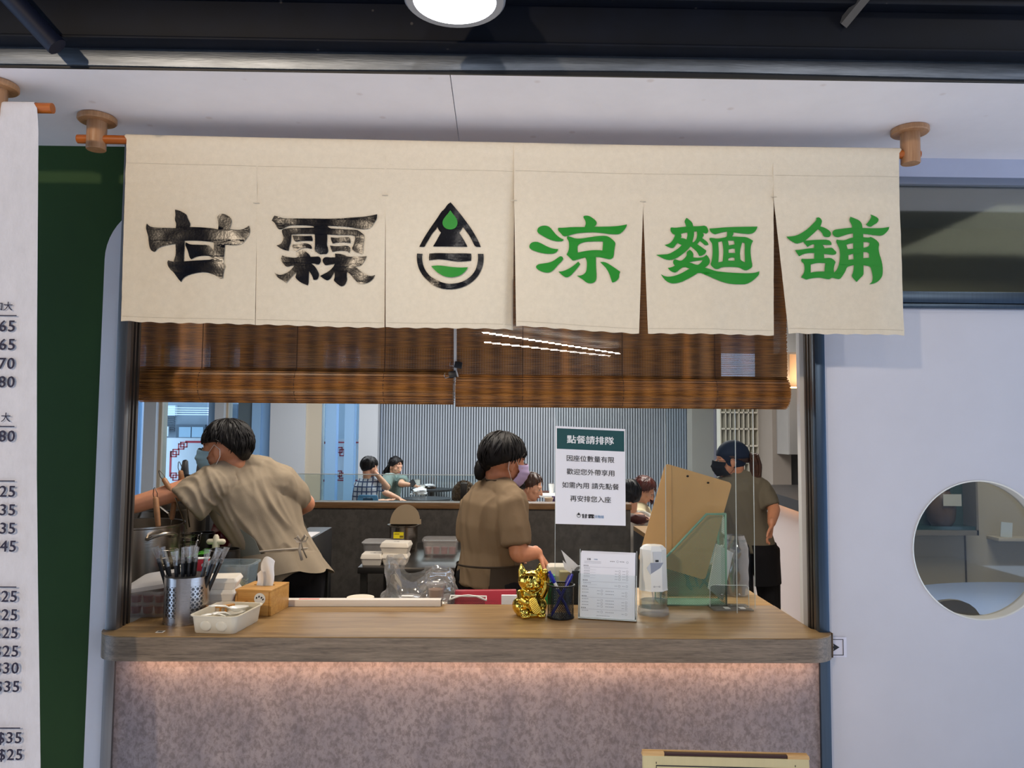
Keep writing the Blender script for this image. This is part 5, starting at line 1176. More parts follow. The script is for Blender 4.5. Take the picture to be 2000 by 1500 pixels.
ux = (Q4[1]-Q4[0]).normalized(); uz = (Q4[3]-Q4[0]).normalized(); wq = (Q4[1]-Q4[0]).length; hq = (Q4[3]-Q4[0]).length
rr = .012; pl_ = []
for cx, cy, a0 in ((wq-rr, hq-rr, 0), (rr, hq-rr, PI/2), (rr, rr, PI), (wq-rr, rr, 1.5*PI)):
    for i in range(5): a_ = a0+PI/2*i/4; pl_.append((cx+rr*math.cos(a_), cy+rr*math.sin(a_)))
mb = MB(); mb.prism(pl_, Q4[0]+V((0, .003, 0)), ux, uz, .003); part('board', mb, mdf, cb)
for px, py in ((1343, 930), (1383, 943)):
    c = PY(px, py, yc-.002); mb = MB(); mb.ell(c, (.0045, .002, .0035)); part('rivet', mb, mat('dark_rivet', (52, 44, 38), .3, .8), cb)
q = [PY(px, py, .372) for px, py in ((1383, 1150), (1412, 1175), (1432, 1080), (1400, 1062))]
solo('paper_sheaf', MB().hull4([V((p.x, p.y, max(p.z, CT+.005))) for p in q], (0, 1, 0), .006), paper, 'white papers in the file holder at the right of the clipboard', 'paper')
bagp = mat('kraft_bag', (128, 92, 58), .7, var=.1, vs=12)
A = PY(1292, 1175, .50); B = PY(1420, 1175, .50)
kb = thing('kraft_bag', 'brown kraft bag with dark blue marks behind the file holder', 'bag', ((A.x+B.x)/2, .52, CT))
kw = B.x-A.x
mb = MB(); rbox(mb, [(kw, .06, .004, 0), (kw, .06, .004, .09), (kw*.98, .04, .004, .105)], 2); part('paper', mb, bagp, kb, local=True, smooth=10)
mb = MB(); mb.tube([V((x, -.0315, z)) for x, z in ((-.04, .085), (-.015, .03), (.01, .03), (.0, .07), (-.025, .07), (-.028, .035), (-.012, .02))], .005, 6); mb.tube([V((.015, -.0315, .075)), V((.055, -.0315, .02))], .005, 6); mb.tube([V((.05, -.0315, .075)), V((.018, -.0315, .025))], .004, 6); part('marks', mb, mat('navy_marks', (22, 40, 74), .6), kb, local=True)
solo('red_case', MB().b2((A.x+.0, .47, CT), (A.x+.055, .485, CT+.03)), mat('dark_red_case', (120, 36, 30), .4), 'small dark red case beside the file holder base', 'case', bevel=.003)
# clear cups in plastic sleeve at the right
q = V((PY(1438, 1150, .50).x, .50, CT))
zt_ = PY(1438, 1045, .50).z-CT
cs = thing('cup_sleeve', 'stack of clear plastic cups in a film sleeve right of the file holder', 'cups', q)
for j in range(9):
    part('cup', MB().lathe([(.030, .0+.018*j), (.037, .05+.018*j), (.039, .05+.018*j), (.039, .053+.018*j), (.036, .053+.018*j), (.029, .002+.018*j)], n=18), acrylic, cs, local=True)
mb = MB(); mb.grid(lambda u, v: V(((.042-.012*max(0, v-.8)*5)*math.cos(2*PI*u), (.042-.012*max(0, v-.8)*5)*math.sin(2*PI*u), v*zt_))+V((noise.noise((u*9, v*6, 1)), noise.noise((u*9, v*6, 5)), 0))*.006, 30, 14); part('film', mb, film, cs, local=True, smooth=20)
# till papers, tape dispenser, green pack behind the pen cup
q = PY(1074, 1145, .42)
solo('green_pack', MB().b2((q.x-.022, .42, .90), (q.x+.02, .45, PY(1074, 1124, .42).z)), mat('green_pack', (22, 140, 72), .45), 'bright green pack behind the gold cat and pen cup', 'pack', bevel=.002)
q = PY(1080, 1110, .50)
solo('tissue_pack', MB().b2((q.x-.02, .48, .90), (q.x+.055, .56, PY(1090, 1104, .5).z)), mat('offwhite_pack', (206, 198, 184), .7, bump=.2, bs=40), 'off-white paper pack under the woman worker hand', 'pack', bevel=.012)
q = PY(1105, 1128, .43)
solo('sponge_block', MB().b2((q.x-.022, .42, .90), (q.x+.022, .46, PY(1100, 1116, .43).z)), mat('khaki_block', (150, 140, 100), .8), 'khaki block behind the mesh pen cup', 'block', bevel=.004)
for k, (c4, lb) in enumerate(((((1096, 1074), (1131, 1106), (1130, 1118), (1108, 1105)), 'taller torn white receipt leaning behind the pen cup'), (((1099, 1094), (1118, 1112), (1116, 1120), (1102, 1110)), 'shorter torn white receipt leaning behind the pen cup'))):
    P4 = [PY(px, py, .385-.01*k) for px, py in c4]; solo('paper_receipt', MB().hull4(P4[::-1], (0, 1, 0), .001), paper, lb, 'receipt')
q = PY(1127, 1122, .40)
e = thing('tape_dispenser', 'black tape dispenser between the pen cup and the order sheets', 'dispenser', (q.x, .40, .90))
hh = PY(1127, 1113, .40).z-.90
mb = MB(); rbox(mb, [(.05, .05, .008, 0), (.046, .046, .008, hh-.02), (.040, .044, .01, hh)]); part('body', mb, black_plastic, e, local=True)
part('roll', MB().lathe([(.012, -.008), (.022, -.008), (.022, .008), (.012, .008)], (.01, -.01, hh-.006), 20, Matrix.Rotation(PI/2, 3, 'X'), closed=True), mat('tape_roll', (120, 120, 124), .3), e, local=True)

# bottom right menu stand
yS = -.42
A = PY(1256, 1470, yS); B = PY(1580, 1478, yS)
ms = thing('menu_stand', 'cream menu stand with a wooden slotted top at the bottom edge of the picture', 'menu stand', ((A.x+B.x)/2, yS, 0))
ux = (B-A).normalized(); ws_ = (B-A).length; uz = V((0, -.06, -1)).normalized()
cream_b = mat('cream_board', (198, 184, 140), .5, var=.05, vs=30, stretch=(1, 1, .06))
fz = A+V((0, 0, -.007))
mb = MB(); mb.hull4([fz, fz+ux*ws_, fz+ux*(ws_+.01)+uz*.62, fz-ux*.004+uz*.62], (0, 1, 0), .012); part('board', mb, cream_b, ms)
cap = MB(); cap.hull4([A+V((-.002, .0, -.007)), A+ux*.05+V((0, 0, -.007)), A+ux*.05+V((0, 0, .001)), A+V((0, 0, .001))], (0, 1, 0), .014)
cap.hull4([A+ux*(ws_-.05)+V((0, 0, -.007)), A+ux*(ws_+.002)+V((0, 0, -.007)), A+ux*ws_+V((0, 0, .001)), A+ux*(ws_-.05)+V((0, 0, .001))], (0, 1, 0), .014)
cap.hull4([A+V((0, .012, -.007)), A+ux*ws_+V((0, .012, -.007)), A+ux*ws_+V((0, .012, .002)), A+V((0, .012, .002))], (0, 1, 0), .004)
part('wood_cap', cap, light_wood, ms)
mb = MB(); mb.hull4([A+ux*.05+V((0, .002, -.006)), A+ux*(ws_-.05)+V((0, .002, -.006)), A+ux*(ws_-.05)+V((0, .002, -.0005)), A+ux*.05+V((0, .002, -.0005))], (0, 1, 0), .009); part('slot', mb, mat('slot_maroon', (52, 18, 16), .6), ms)
mb = MB(); n0 = V((0, -.0008, 0))
def bp(fx, dz): return fz+ux*fx+uz*dz+n0
for a_, b_, t in (((.030), (ws_-.028), .020),):
    mb.hull4([bp(a_, t), bp(b_, t), bp(b_, t+.0024), bp(a_, t+.0024)], (0, 1, 0), .0006)
    mb.hull4([bp(a_, t), bp(a_+.0016, t), bp(a_+.0016, t+.5), bp(a_, t+.5)], (0, 1, 0), .0006); mb.hull4([bp(b_-.0016, t), bp(b_, t), bp(b_, t+.5), bp(b_-.0016, t+.5)], (0, 1, 0), .0006)
    for x in (a_, b_-.006): mb.hull4([bp(x, t-.007), bp(x+.0016, t-.007), bp(x+.0016, t-.003), bp(x, t-.003)], (0, 1, 0), .0006)
part('border', mb, black_ink, ms)
zb_f = (fz+uz*.62).z
for x in (.03, ws_-.03):
    p0 = fz+ux*x+uz*.60+V((0, .02, 0)); mb = MB(); mb.tube([p0+V((0, 0, .05)), V((p0.x, p0.y, 0))], .012, 8, cap=0); part('leg', mb, light_wood, ms)
    mb = MB(); mb.box((p0.x, p0.y, .012), (.05, .30, .024)); part('foot', mb, light_wood, ms, bevel=.004)
# ------------------------------------------------------------------ inside the shop: shell and fixed fittings
int_white = mat('interior_white', (206, 206, 206), .6, var=.03, vs=3)
int_grey = mat('interior_grey', (150, 150, 150), .55, var=.04, vs=3)
mb = MB().b2((-5.6, .10, 2.92), (4.3, 10.2, 3.0)); struct('ceiling_dining', mb, int_grey, 'grey ceiling inside the shop')
mb = MB().b2((-5.7, .10, 0), (-5.6, 9.6, 2.95)); struct('wall_kitchen_left', mb, int_white, 'white left wall inside the shop')
mb = MB().b2((4.3, 2.56, 0), (4.4, 10.2, 2.95)); struct('wall_dining_right', mb, int_white, 'white right wall inside the shop')
mb = MB().b2((-5.7, .062, 0), (-1.118, .12, 2.95)); struct('wall_kitchen_front', mb, int_white, 'inner face of the shop front left of the opening')
mb = MB().b2((1.15, 2.6, -.1), (4.3, 10.8, 0)).b2((2.3, 2.56, -.1), (4.3, 2.62, 0)); struct('floor_dining', mb, mat('kitchen_floor', (0, 0, 0)), 'beige floor of the dining side')
# slatted back wall
YS = 9.75
xs0 = PY(737, 880, YS).x; xs1 = PY(1356, 880, YS).x
sw = thing('wall_back', 'grey vertical-slat back wall of the dining room', 'wall', ((xs0+xs1)/2, YS, 0), kind='structure'); del sw['category']
part('backing', MB().b2((xs0, YS+.03, 0), (xs1, YS+.1, 2.92)), mat('slat_backing', (74, 80, 88), .7), sw)
slm = mat('grey_slat', (168, 178, 190), .5, var=.04, vs=2)
mb = MB(); n_ = int((xs1-xs0)/.040)
for i in range(n_):
    x = xs0+(i+.5)*(xs1-xs0)/n_; mb.b2((x-.0125, YS, 0), (x+.0125, YS+.03, 2.92))
part('slats', mb, slm, sw, kind='stuff')
# columns and windows of the dining room
colm = {'w': mat('column_white', (196, 200, 206), .5), 't': mat('column_tan', (186, 166, 140), .5), 'b': mat('frame_skylight_blue', (146, 186, 226), .5), 'd': mat('frame_teal', (96, 112, 122), .4), 'g': mat('warm_lit_return', (202, 190, 170), .5)}  # pale blue paints in skylight, beige a column side lit warm
YC = 9.45
k = 0
for a, b, c, dy in ((240, 263, 'b', .05), (278, 302, 'w', 0), (302, 314, 't', .10), (405, 417, 'b', .08), (417, 435, 'w', 0), (435, 443, 't', .10), (463, 490, 'd', .10), (490, 507, 'b', .06), (507, 526, 'b', .12), (526, 595, 'w', 0), (595, 627, 'g', .05), (635, 655, 'b', 0), (672, 690, 'b', .05), (700, 737, 'w', .02)):
    x0 = PY(a, 880, YC+dy).x; x1 = PY(b, 880, YC+dy).x; k += 1
    mb = MB().b2((x0, YC+dy, 0), (x1, YC+dy+.2, 2.92)); struct('trim_%d' % (20+k), mb, colm[c], {'w': 'white', 't': 'tan', 'b': 'skylight-painted pale blue', 'd': 'dark teal', 'g': 'warm-light-painted beige'}[c]+' upright between the dining room windows')
for n_, (a, b) in enumerate(((263, 278), (314, 405), (443, 463), (627, 635), (655, 672), (690, 700))):
    x0 = PY(a, 880, YC+.3).x-.03; x1 = PY(b, 880, YC+.3).x+.03
    e = thing('window_%d' % (n_+2), 'tall dining room window', 'window', ((x0+x1)/2, YC+.2, 0), kind='structure'); del e['category']
    part('pane', MB().b2((x0, YC+.16, .05), (x1, YC+.166, 2.9)), glass, e)
    part('rail', MB().b2((x0, YC+.14, 0), (x1, YC+.2, .08)), colm['b'], e)
# the sky-blue strip between windows is a solid painted upright, not an opening
# outside: pavement, banner with red fret corners, house opposite
mb = MB().b2((-9, 10.2, -.12), (5, 20, -.1)); struct('ground', mb, mat('street_paving', (150, 152, 154), .7), 'street paving outside the dining windows')
YO = 10.7
A = PY(318, 855, YO); x1 = PY(720, 900, YO).x
ob = thing('fret_banner', 'white board with red fret corners outside the dining windows', 'banner', ((A.x+x1)/2, YO, 0))
part('board', MB().b2((A.x, YO, .3), (x1, YO+.02, A.z)), mat('banner_white', (238, 240, 242), .6), ob)
part('post', MB().b2((A.x+.1, YO+.02, -.1), (A.x+.14, YO+.06, .6)), steel, ob); part('post', MB().b2((x1-.14, YO+.02, -.1), (x1-.1, YO+.06, .6)), steel, ob)
mb = MB(); w = .009
def sq(px0, py0, px1, py1):
    a = PY(px0, py0, YO); b = PY(px1, py1, YO)
    for q0, q1 in (((a.x, a.z), (b.x, a.z)), ((a.x, b.z), (b.x, b.z)), ((a.x, a.z), (a.x, b.z)), ((b.x, a.z), (b.x, b.z))):
        mb.b2((min(q0[0], q1[0])-w, YO-.003, min(q0[1], q1[1])-w), (max(q0[0], q1[0])+w, YO, max(q0[1], q1[1])+w))
def ln(px0, py0, px1, py1):
    a = PY(px0, py0, YO); b = PY(px1, py1, YO); mb.b2((min(a.x, b.x)-w, YO-.003, min(a.z, b.z)-w), (max(a.x, b.x)+w, YO, max(a.z, b.z)+w))
for q in ((353, 864, 365, 873), (349, 867, 359, 877), (338, 878, 349, 888), (334, 882, 344, 892), (334, 924, 344, 933), (338, 928, 349, 938), (660, 874, 668, 884), (664, 878, 672, 890), (658, 920, 667, 930), (663, 924, 672, 934)): sq(*q)
for q in ((363, 864, 640, 864), (333, 882, 333, 930), (349, 938, 640, 938), (627, 864, 700, 864), (627, 938, 700, 938)): ln(*q)
part('fret', mb, mat('fret_red', (196, 60, 74), .6), ob)
YH = 15.5
hs = thing('house', 'grey-blue house across the street seen through the dining windows', 'building', (-6.2, YH, -.1))
part('wall', MB().b2((-10, YH, -.1), (-2.2, YH+.4, 5.5)), mat('house_wall', (128, 140, 150), .7, var=.08, vs=2), hs)
def hb(px0, py0, px1, py1, m, d0, d1, nm):
    a = PY(px0, py0, YH); b = PY(px1, py1, YH); return part(nm, MB().b2((a.x, YH-d0, b.z), (b.x, YH-d1, a.z)), m, hs)
hb(348, 829, 403, 858, mat('house_frame', (70, 84, 96), .5), .1, 0, 'window_frame'); hb(354, 834, 376, 854, mat('house_glass', (140, 168, 186), .1), .12, .02, 'window_pane'); hb(379, 834, 400, 854, MATS['house_glass'], .12, .02, 'window_pane')
for i in range(4): hb(345, 797+i*4.2, 462, 799.5+i*4.2, mat('louvre_white', (226, 232, 238), .5), .5, .4, 'louvre')
hb(322, 792, 346, 812, mat('house_panel', (206, 216, 224), .5), .12, 0, 'panel')
for i in range(8): hb(312, 815+i*3.6, 342, 816.6+i*3.6, mat('siding_dark', (92, 102, 112), .7), .05, 0, 'siding_board')
for i in range(5): hb(313+i*5, 833, 315+i*5, 852, MATS['louvre_white'], .2, .15, 'railing_bar')
hb(440, 790, 470, 870, MATS['house_frame'], .3, .1, 'downpipe')
# half wall with wooden cap and glass
YW = 3.2
zc = PY(800, 981.5, YW).z
hx0 = PY(318, 1000, YW).x; hx1 = PY(1232, 1000, YW).x
hw = thing('wall_half', 'dark concrete half wall with a wooden cap between kitchen and dining room', 'wall', ((hx0+hx1)/2, YW, 0), kind='structure'); del hw['category']
part('panel', MB().b2((hx0, YW+.01, 0), (hx1, YW+.13, zc-.042)), dark_stone, hw)
part('cap', MB().b2((hx0-.01, YW-.005, zc-.042), (hx1+.005, YW+.145, zc)), cap_wood, hw, bevel=.002)
a = PY(545, 925, YW+.07); b = PY(944, 925, YW+.07)
part('glass_guard', MB().b2((a.x, YW+.06, zc), (b.x, YW+.068, a.z)), glass, hw)
part('glass_edge', MB().b2((a.x, YW+.059, a.z-.003), (b.x, YW+.069, a.z+.002)), acrylic_edge, hw)
part('glass_edge', MB().b2((b.x-.004, YW+.059, zc), (b.x, YW+.069, a.z)), acrylic_edge, hw)
# return of the half wall on the right
p0 = PZ(1237, 1027, .94); p1 = PZ(1277, 1053, .94)
nrm = V(((p1-p0).y, -(p1-p0).x, 0)).normalized()*-1
if nrm.x < 0: nrm = -nrm
rt = thing('wall_return', 'low dark return of the half wall with a pale wood edge', 'wall', ((p0.x+p1.x)/2, (p0.y+p1.y)/2, 0), kind='structure'); del rt['category']
part('cap', MB().hull4([p0, p1, p1-V((0, 0, .03)), p0-V((0, 0, .03))], nrm, .30), light_wood, rt)
part('panel', MB().hull4([V((p0.x, p0.y, 0)), V((p1.x, p1.y, 0)), p1-V((0, 0, .031)), p0-V((0, 0, .031))], nrm, .28), dark_stone, rt)
# right side: pillar, cubby shelves, panel, cabinets, dark counter
def col(a, b, y, m, nm, lab, z1=2.92, dy=.3, z0=0):
    x0 = PY(a, 880, y).x; x1 = PY(b, 880, y).x; return struct(nm, MB().b2((x0, y, z0), (x1, y+dy, z1)), m, lab)
col(1352, 1400, 8.9, mat('pillar_grey', (172, 170, 164), .6, var=.03, vs=2), 'trim_41', 'grey pillar right of the slatted wall')
col(1398, 1410, 8.8, mat('pillar_lilac', (134, 132, 146), .6), 'trim_42', 'lilac-grey edge beside the cubby shelves')
YK = 7.4
x0 = PY(1408, 870, YK).x; x1 = PY(1509, 870, YK).x; z0 = PY(1450, 955, YK).z; z1 = PY(1450, 745, YK).z
cu = thing('cubby_shelf', 'white wall of small shelf cubbies behind the woman in the cap', 'shelf', ((x0+x1)/2, YK, 0))
cw = mat('cubby_white', (226, 224, 214), .5)
part('back', MB().b2((x0, YK+.16, z0), (x1, YK+.18, z1)), cw, cu)
part('plinth', MB().b2((x0, YK, 0), (x1, YK+.18, z0)), cw, cu)
zr_ = [PY(1480, py, YK).z for py in (955, 937, 904, 871, 838, 806, 774, 745)]
for z in zr_[1:]: part('shelf_board', MB().b2((x0, YK, z-.010), (x1, YK+.16, z+.010)), cw, cu)
for f_ in (0, .10, .19, .275, .36, .45, .545, .63, .73, .84, 1):
    x = x0+(x1-x0)*f_; part('divider', MB().b2((x-.006, YK, z0), (x+.006, YK+.16, z1)), cw, cu)
YP = 6.9
col(1509, 1545, YP, mat('panel_taupe', (150, 144, 138), .55, var=.04, vs=2), 'trim_43', 'taupe panel right of the cubby shelves', dy=.6)
x0 = PY(1542, 880, 6.5).x; x1 = 4.2
kc = thing('wall_cabinet', 'grey wall cabinet at the far right of the kitchen', 'cabinet', (x0+.4, 6.6, PY(1550, 888, 6.5).z))
part('body', MB().b2((x0, 6.52, PY(1550, 888, 6.5).z), (x1, 7.0, PY(1550, 758, 6.5).z)), int_grey, kc)
for i in range(3): part('door', MB().b2((x0+.003+i*.45, 6.5, PY(1550, 888, 6.5).z+.003), (x0+.447+i*.45, 6.519, PY(1550, 758, 6.5).z-.003)), int_grey, kc, bevel=.002)
part('led_strip', MB().b2((x0, 6.55, PY(1550, 758, 6.5).z), (x1, 6.58, PY(1550, 758, 6.5).z+.02)), mat('warm_led', (255, 210, 160), emis=(255, 190, 130), es=6), kc)
mb = MB().b2((x0, 6.95, 0), (x1, 7.0, PY(1550, 888, 6.5).z)); struct('wall_niche', mb, mat('niche_black', (40, 40, 42), .5), 'dark niche under the wall cabinet')
mb = MB().b2((x0, 6.98, PY(1550, 758, 6.5).z), (x1, 7.05, 2.92)); struct('wall_cove', mb, mat('cove_wall', (220, 196, 172), .6), 'warm-lit wall above the wall cabinet')
zcv = PY(1550, 690, 6.0).z
mb = MB().b2((PY(1520, 880, 6.0).x, 5.9, zcv), (4.3, 6.1, 2.92)); struct('trim_44', mb, int_white, 'ceiling cove edge at the far right')
lamp('cove_light', 'AREA', (x0+.5, 6.8, 2.2), 5, (1, .66, .38), sx=1.0, sy=.1, target=(x0+.5, 6.9, 2.9))
lamp('cove_light', 'AREA', (x0+.3, 6.3, 2.8), 3, (1, .66, .38), sx=1.0, sy=.1, target=(x0+.3, 6.1, 2.5))
# dark counter with lit white front
f0 = PZ(1500, 978, .98); f1 = V((2.30, 2.75, .98)); 
dc = thing('dark_counter', 'black-topped counter with a lit pinkish front behind the woman in the cap', 'counter', (2.9, 4.0, 0))
poly = [(f1.x, f1.y), (4.2, f1.y), (4.2, 6.0), (f0.x, f0.y+.9), (f0.x, f0.y)]
mb = MB(); mb.prism(poly, (0, 0, .98), (1, 0, 0), (0, 1, 0), .09); part('top', mb, mat('counter_black', (40, 40, 42), .4), dc)
ins = [(min(4.2, x+.10), y+.04 if i < 2 else y-.04) for i, (x, y) in enumerate(poly)]
mb = MB(); mb.prism(ins, (0, 0, 0), (1, 0, 0), (0, 1, 0), .98); part('front', mb, mat('counter_front', (206, 196, 196), .5), dc)
mb = MB(); mb.prism([(p[0]+.05, p[1]+.02) for p in (poly[0], poly[4])]+[(poly[4][0]+.07, poly[4][1]), (poly[0][0]+.07, poly[0][1]+.02)], (0, 0, .972), (1, 0, 0), (0, 1, 0), .008); part('led_strip', mb, MATS['warm_led'], dc)
# linear lamps of the dining room
ll = mat('linear_lamp', (255, 250, 240), emis=(255, 246, 232), es=22)
for k, (a, b) in enumerate((((-.2, 6.9), (1.8, 9.2)), ((-.2, 7.9), (1.7, 9.55)))):
    e = thing('linear_lamp', ['long linear ceiling lamp showing as the upper bright line through the right blind', 'long linear ceiling lamp showing as the lower bright line through the right blind'][k], 'lamp', ((a[0]+b[0])/2, (a[1]+b[1])/2, 2.80))
    mb = MB(); mb.tube([V((*a, 2.80)), V((*b, 2.80))], [(.012, .03)]*2, 4, cap=0); part('tube', mb, ll, e)
    for q_ in (a, b): part('hanger', MB().cyl(V((*q_, 2.81)), V((*q_, 2.92)), .004, n=6), black_plastic, e)

# ------------------------------------------------------------------ kitchen things
pot_steel = mat('pot_steel', (150, 142, 132), .25, 1.0, bump=.05, bs=10, stretch=(1, 1, 30))
pot_dark = mat('pot_dark_steel', (74, 70, 66), .3, .9)
# stock pot with strainers, on a low burner stand
yp = .95
px0 = PY(353, 1030, yp).x; rp = .185; cx = px0-rp; zt_ = PY(300, 1029, yp-rp*.6).z
ss = solo('burner_stand', MB().b2((-1.95, .74, 0), (-1.37, 1.16, zt_-.36)), mat('stand_steel', (110, 110, 112), .4, .8), 'steel burner stand under the stock pot', 'stand', bevel=.004)
sp_ = thing('stock_pot', 'tall stainless steel stock pot half hidden by the left jamb', 'pot', (cx, yp, zt_-.36))
mb = MB(); mb.lathe([(0, 0), (rp-.01, 0), (rp, .012), (rp, .352), (rp+.006, .356), (rp+.006, .362), (rp-.003, .360), (rp-.004, .02), (0, .012)], n=56); part('body', mb, pot_steel, sp_, local=True)
for a_ in (-.62, 2.4):
    mb = MB(); c0 = V((rp*math.cos(a_), rp*math.sin(a_), .315)); o_ = V((math.cos(a_), math.sin(a_), 0)); t_ = V((-math.sin(a_), math.cos(a_), 0))
    mb.tube([c0-t_*.055, c0-t_*.05+o_*.03+V((0, 0, .012)), c0-t_*.02+o_*.045+V((0, 0, .022)), c0+t_*.02+o_*.045+V((0, 0, .022)), c0+t_*.05+o_*.03+V((0, 0, .012)), c0+t_*.055], .0065, 8); part('handle', mb, pot_steel, sp_, local=True)
mb = MB(); mb.lathe([(0, .30), (rp-.005, .30), (0, .301)], n=40); part('water', mb, mat('pot_water', (120, 110, 96), .1), sp_, local=True)
handle_wood = mat('handle_wood', (158, 112, 74), .5, var=.2, vs=30)
def strainer(b0, t0, label):
    """wood-handled noodle strainer hooked on the pot: handle from b0 to t0, wire loop on top, basket in the pot"""
    e = thing('noodle_strainer', label, 'strainer', b0, group=None); d_ = (t0-b0)
    mb = MB(); mb.tube([b0, b0+d_*.5, t0], [.010, .0115, .0105], 12); part('handle', mb, handle_wood, e)
    u = d_.normalized(); s_ = u.cross(V((0, 1, 0))).normalized()
    mb = MB(); mb.tube([t0+s_*.006, t0+u*.02+s_*.008, t0+u*.042+s_*.003, t0+u*.045, t0+u*.042-s_*.003, t0+u*.02-s_*.008, t0-s_*.006], .0016, 6); part('hook', mb, pot_dark, e)
    c = b0-u*.10; c.z = min(c.z, zt_-.06)
    mb = MB(); mb.tube([b0-u*.005, b0-u*.03, c+V((0, .03, .03))], .003, 6)
    for zz, r_ in ((0, .05), (-.03, .046), (-.06, .036)): mb.tube([c+V((r_*math.cos(2*PI*i/16), .03+r_*math.sin(2*PI*i/16), zz)) for i in range(17)], .0018, 5, cap=0)
    for i in range(8): a_ = 2*PI*i/8; mb.tube([c+V((r_*math.cos(a_), .03+r_*math.sin(a_), zz)) for zz, r_ in ((0, .05), (-.03, .046), (-.06, .036))], .0014, 4)
    part('basket', mb, pot_steel, e)
strainer(PY(309, 1026, .86), PY(304, 974, .86), 'noodle strainer with an upright wooden handle in front of the stock pot rim')
strainer(PY(336, 1012, 1.05), PY(341, 975, 1.05), 'noodle strainer with a wooden handle at the back of the stock pot')
strainer(PY(336, 962, 1.00), PY(321, 937, 1.00), 'noodle strainer leaning left behind the reaching arm')
strainer(PY(358, 950, 1.06), PY(353, 922, 1.06), 'noodle strainer upright beside the black lid dispenser')
# pot lid handle and steel vessel behind the pot
q = PY(330, 1010, 1.45)
sv = thing('steel_vessel', 'second steel pot behind the stock pot with a looped handle', 'pot', (q.x-.03, 1.5, .70))
hv = PY(330, 990, 1.5).z-.70
part('body', MB().lathe([(0, 0), (.17, 0), (.175, hv-.01), (.18, hv), (.172, hv), (.168, .01), (0, .01)], n=40), pot_steel, sv, local=True)
mb = MB(); mb.tube([(-.09, -.17, hv-.05), (-.085, -.20, hv-.01), (-.05, -.205, hv+.02), (.05, -.205, hv+.02), (.085, -.20, hv-.01), (.09, -.17, hv-.05)], .008, 8); part('handle', mb, pot_steel, sv, local=True)
solo('back_bench', MB().b2((-2.6, 1.28, 0), (-1.42, 1.75, .70)), MATS['stand_steel'], 'steel bench carrying the second pot', 'bench', bevel=.004)
# black lid dispenser
q = PY(375, 945, 1.9)
ld = thing('lid_dispenser', 'black plastic dispenser holding a stack of white lids beside the masked man', 'dispenser', (q.x, 1.9, .80))
hq = PY(375, 912, 1.9).z-.80
for s_ in (-1, 1):
    x_ = s_*.042
    mb = MB(); mb.tube([(x_*1.35, .0, hq-.28), (x_, 0, hq-.05), (x_*.95, 0, hq+.03)], [(.016, .045), (.016, .05), (.010, .03)], 8, side=(1, 0, 0)); part('arm', mb, black_plastic, ld, local=True)
part('crossbar', MB().box((0, -.04, hq-.055), (.085, .014, .034)), black_plastic, ld, local=True, bevel=.003)
part('side_box', MB().box((.085, .02, hq-.06), (.05, .06, .10)), black_plastic, ld, local=True, bevel=.004)
part('base', MB().b2((-.09, -.05, 0), (.12, .08, hq-.25)), black_plastic, ld, local=True, bevel=.004)
for i in range(12): part('lid', MB().lathe([(0, 0), (.034, 0), (.036, .004), (.03, .008), (0, .008)], (0, -.01, hq-.20+i*.0125), 20), white_plastic, ld, local=True)
solo('lid_shelf', MB().b2((q.x-.3, 1.76, 0), (q.x+.25, 2.1, .80)), MATS['stand_steel'], 'steel cabinet under the lid dispenser', 'cabinet', bevel=.004)
# prep cluster: board, pots, onions, garlic, red box and pack
yq = .98
zb_ = PY(410, 1096, yq).z-.02
solo('prep_bench', MB().b2((PY(358, 1090, .8).x, .76, 0), (PY(466, 1090, 1.0).x, 1.03, zb_)), MATS['stand_steel'], 'steel bench under the dark pots', 'bench', bevel=.003)
def pot(px, pyt, pyb, y, wpx, label, m, nm='dark_pot'):
    c = PY(px, pyt, y); d_ = y+2.27; r_ = wpx*d_/3000; h = max(.05, c.z-zb_); e = thing(nm, label, 'pot', (c.x, y, zb_))
    part('body', MB().lathe([(0, 0), (r_*.95, 0), (r_, .01), (r_, h-.004), (r_+.004, h), (r_-.004, h), (r_-.005, .012), (0, .01)], n=36), m, e, local=True)
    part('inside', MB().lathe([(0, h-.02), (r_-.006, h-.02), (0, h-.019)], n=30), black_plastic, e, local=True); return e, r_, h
pot(397, 1040, 1065, 1.16, 44, 'dark pot further back beside the red plastic bag', pot_dark)
e, r_, h = pot(440, 1072, 1096, .90, 56, 'dark steel pot in front of the man', pot_dark)
mb = MB()
for i in range(9):
    p0 = V((PY(364, 1068, .97).x+random.uniform(-.005, .03), .95+.012*i, zb_+.03)); 
    mb.tube([p0, p0+V((.05, .0, .022+.004*(i % 3))), p0+V((.12, .01, .028+.004*(i % 4)))], [(.008, .002), (.009, .0025), (.003, .001)], 6, side=(0, 1, 0))
solo('green_onions', mb, mat('onion_green', (74, 150, 48), .45, var=.3, vs=30), 'green onion leaves lying across the prep bench', 'vegetable', kind='stuff')
q = PY(395, 1074, .92)
solo('cutting_board', MB().box((q.x, .92, zb_+.012), (.14, .16, .022)), mat('board_pale', (206, 204, 190), .5), 'pale cutting board under the green onions', 'board', bevel=.004)
q = PY(422, 1058, 1.02)
e = thing('plastic_tap', 'white cross-shaped plastic knob on the pot lid behind the onions', 'knob', (q.x, 1.02, zb_))
hh = q.z-zb_
part('stem', MB().lathe([(0, 0), (.02, 0), (.014, hh), (.012, hh+.02), (.006, hh+.03), (0, hh+.03)], n=14), mat('ivory', (214, 206, 180), .4), e, local=True)
mb = MB(); mb.tube([(-.03, 0, hh), (.03, 0, hh)], .012, 12); part('bar', mb, MATS['ivory'], e, local=True)
q = PY(428, 1038, 1.22)
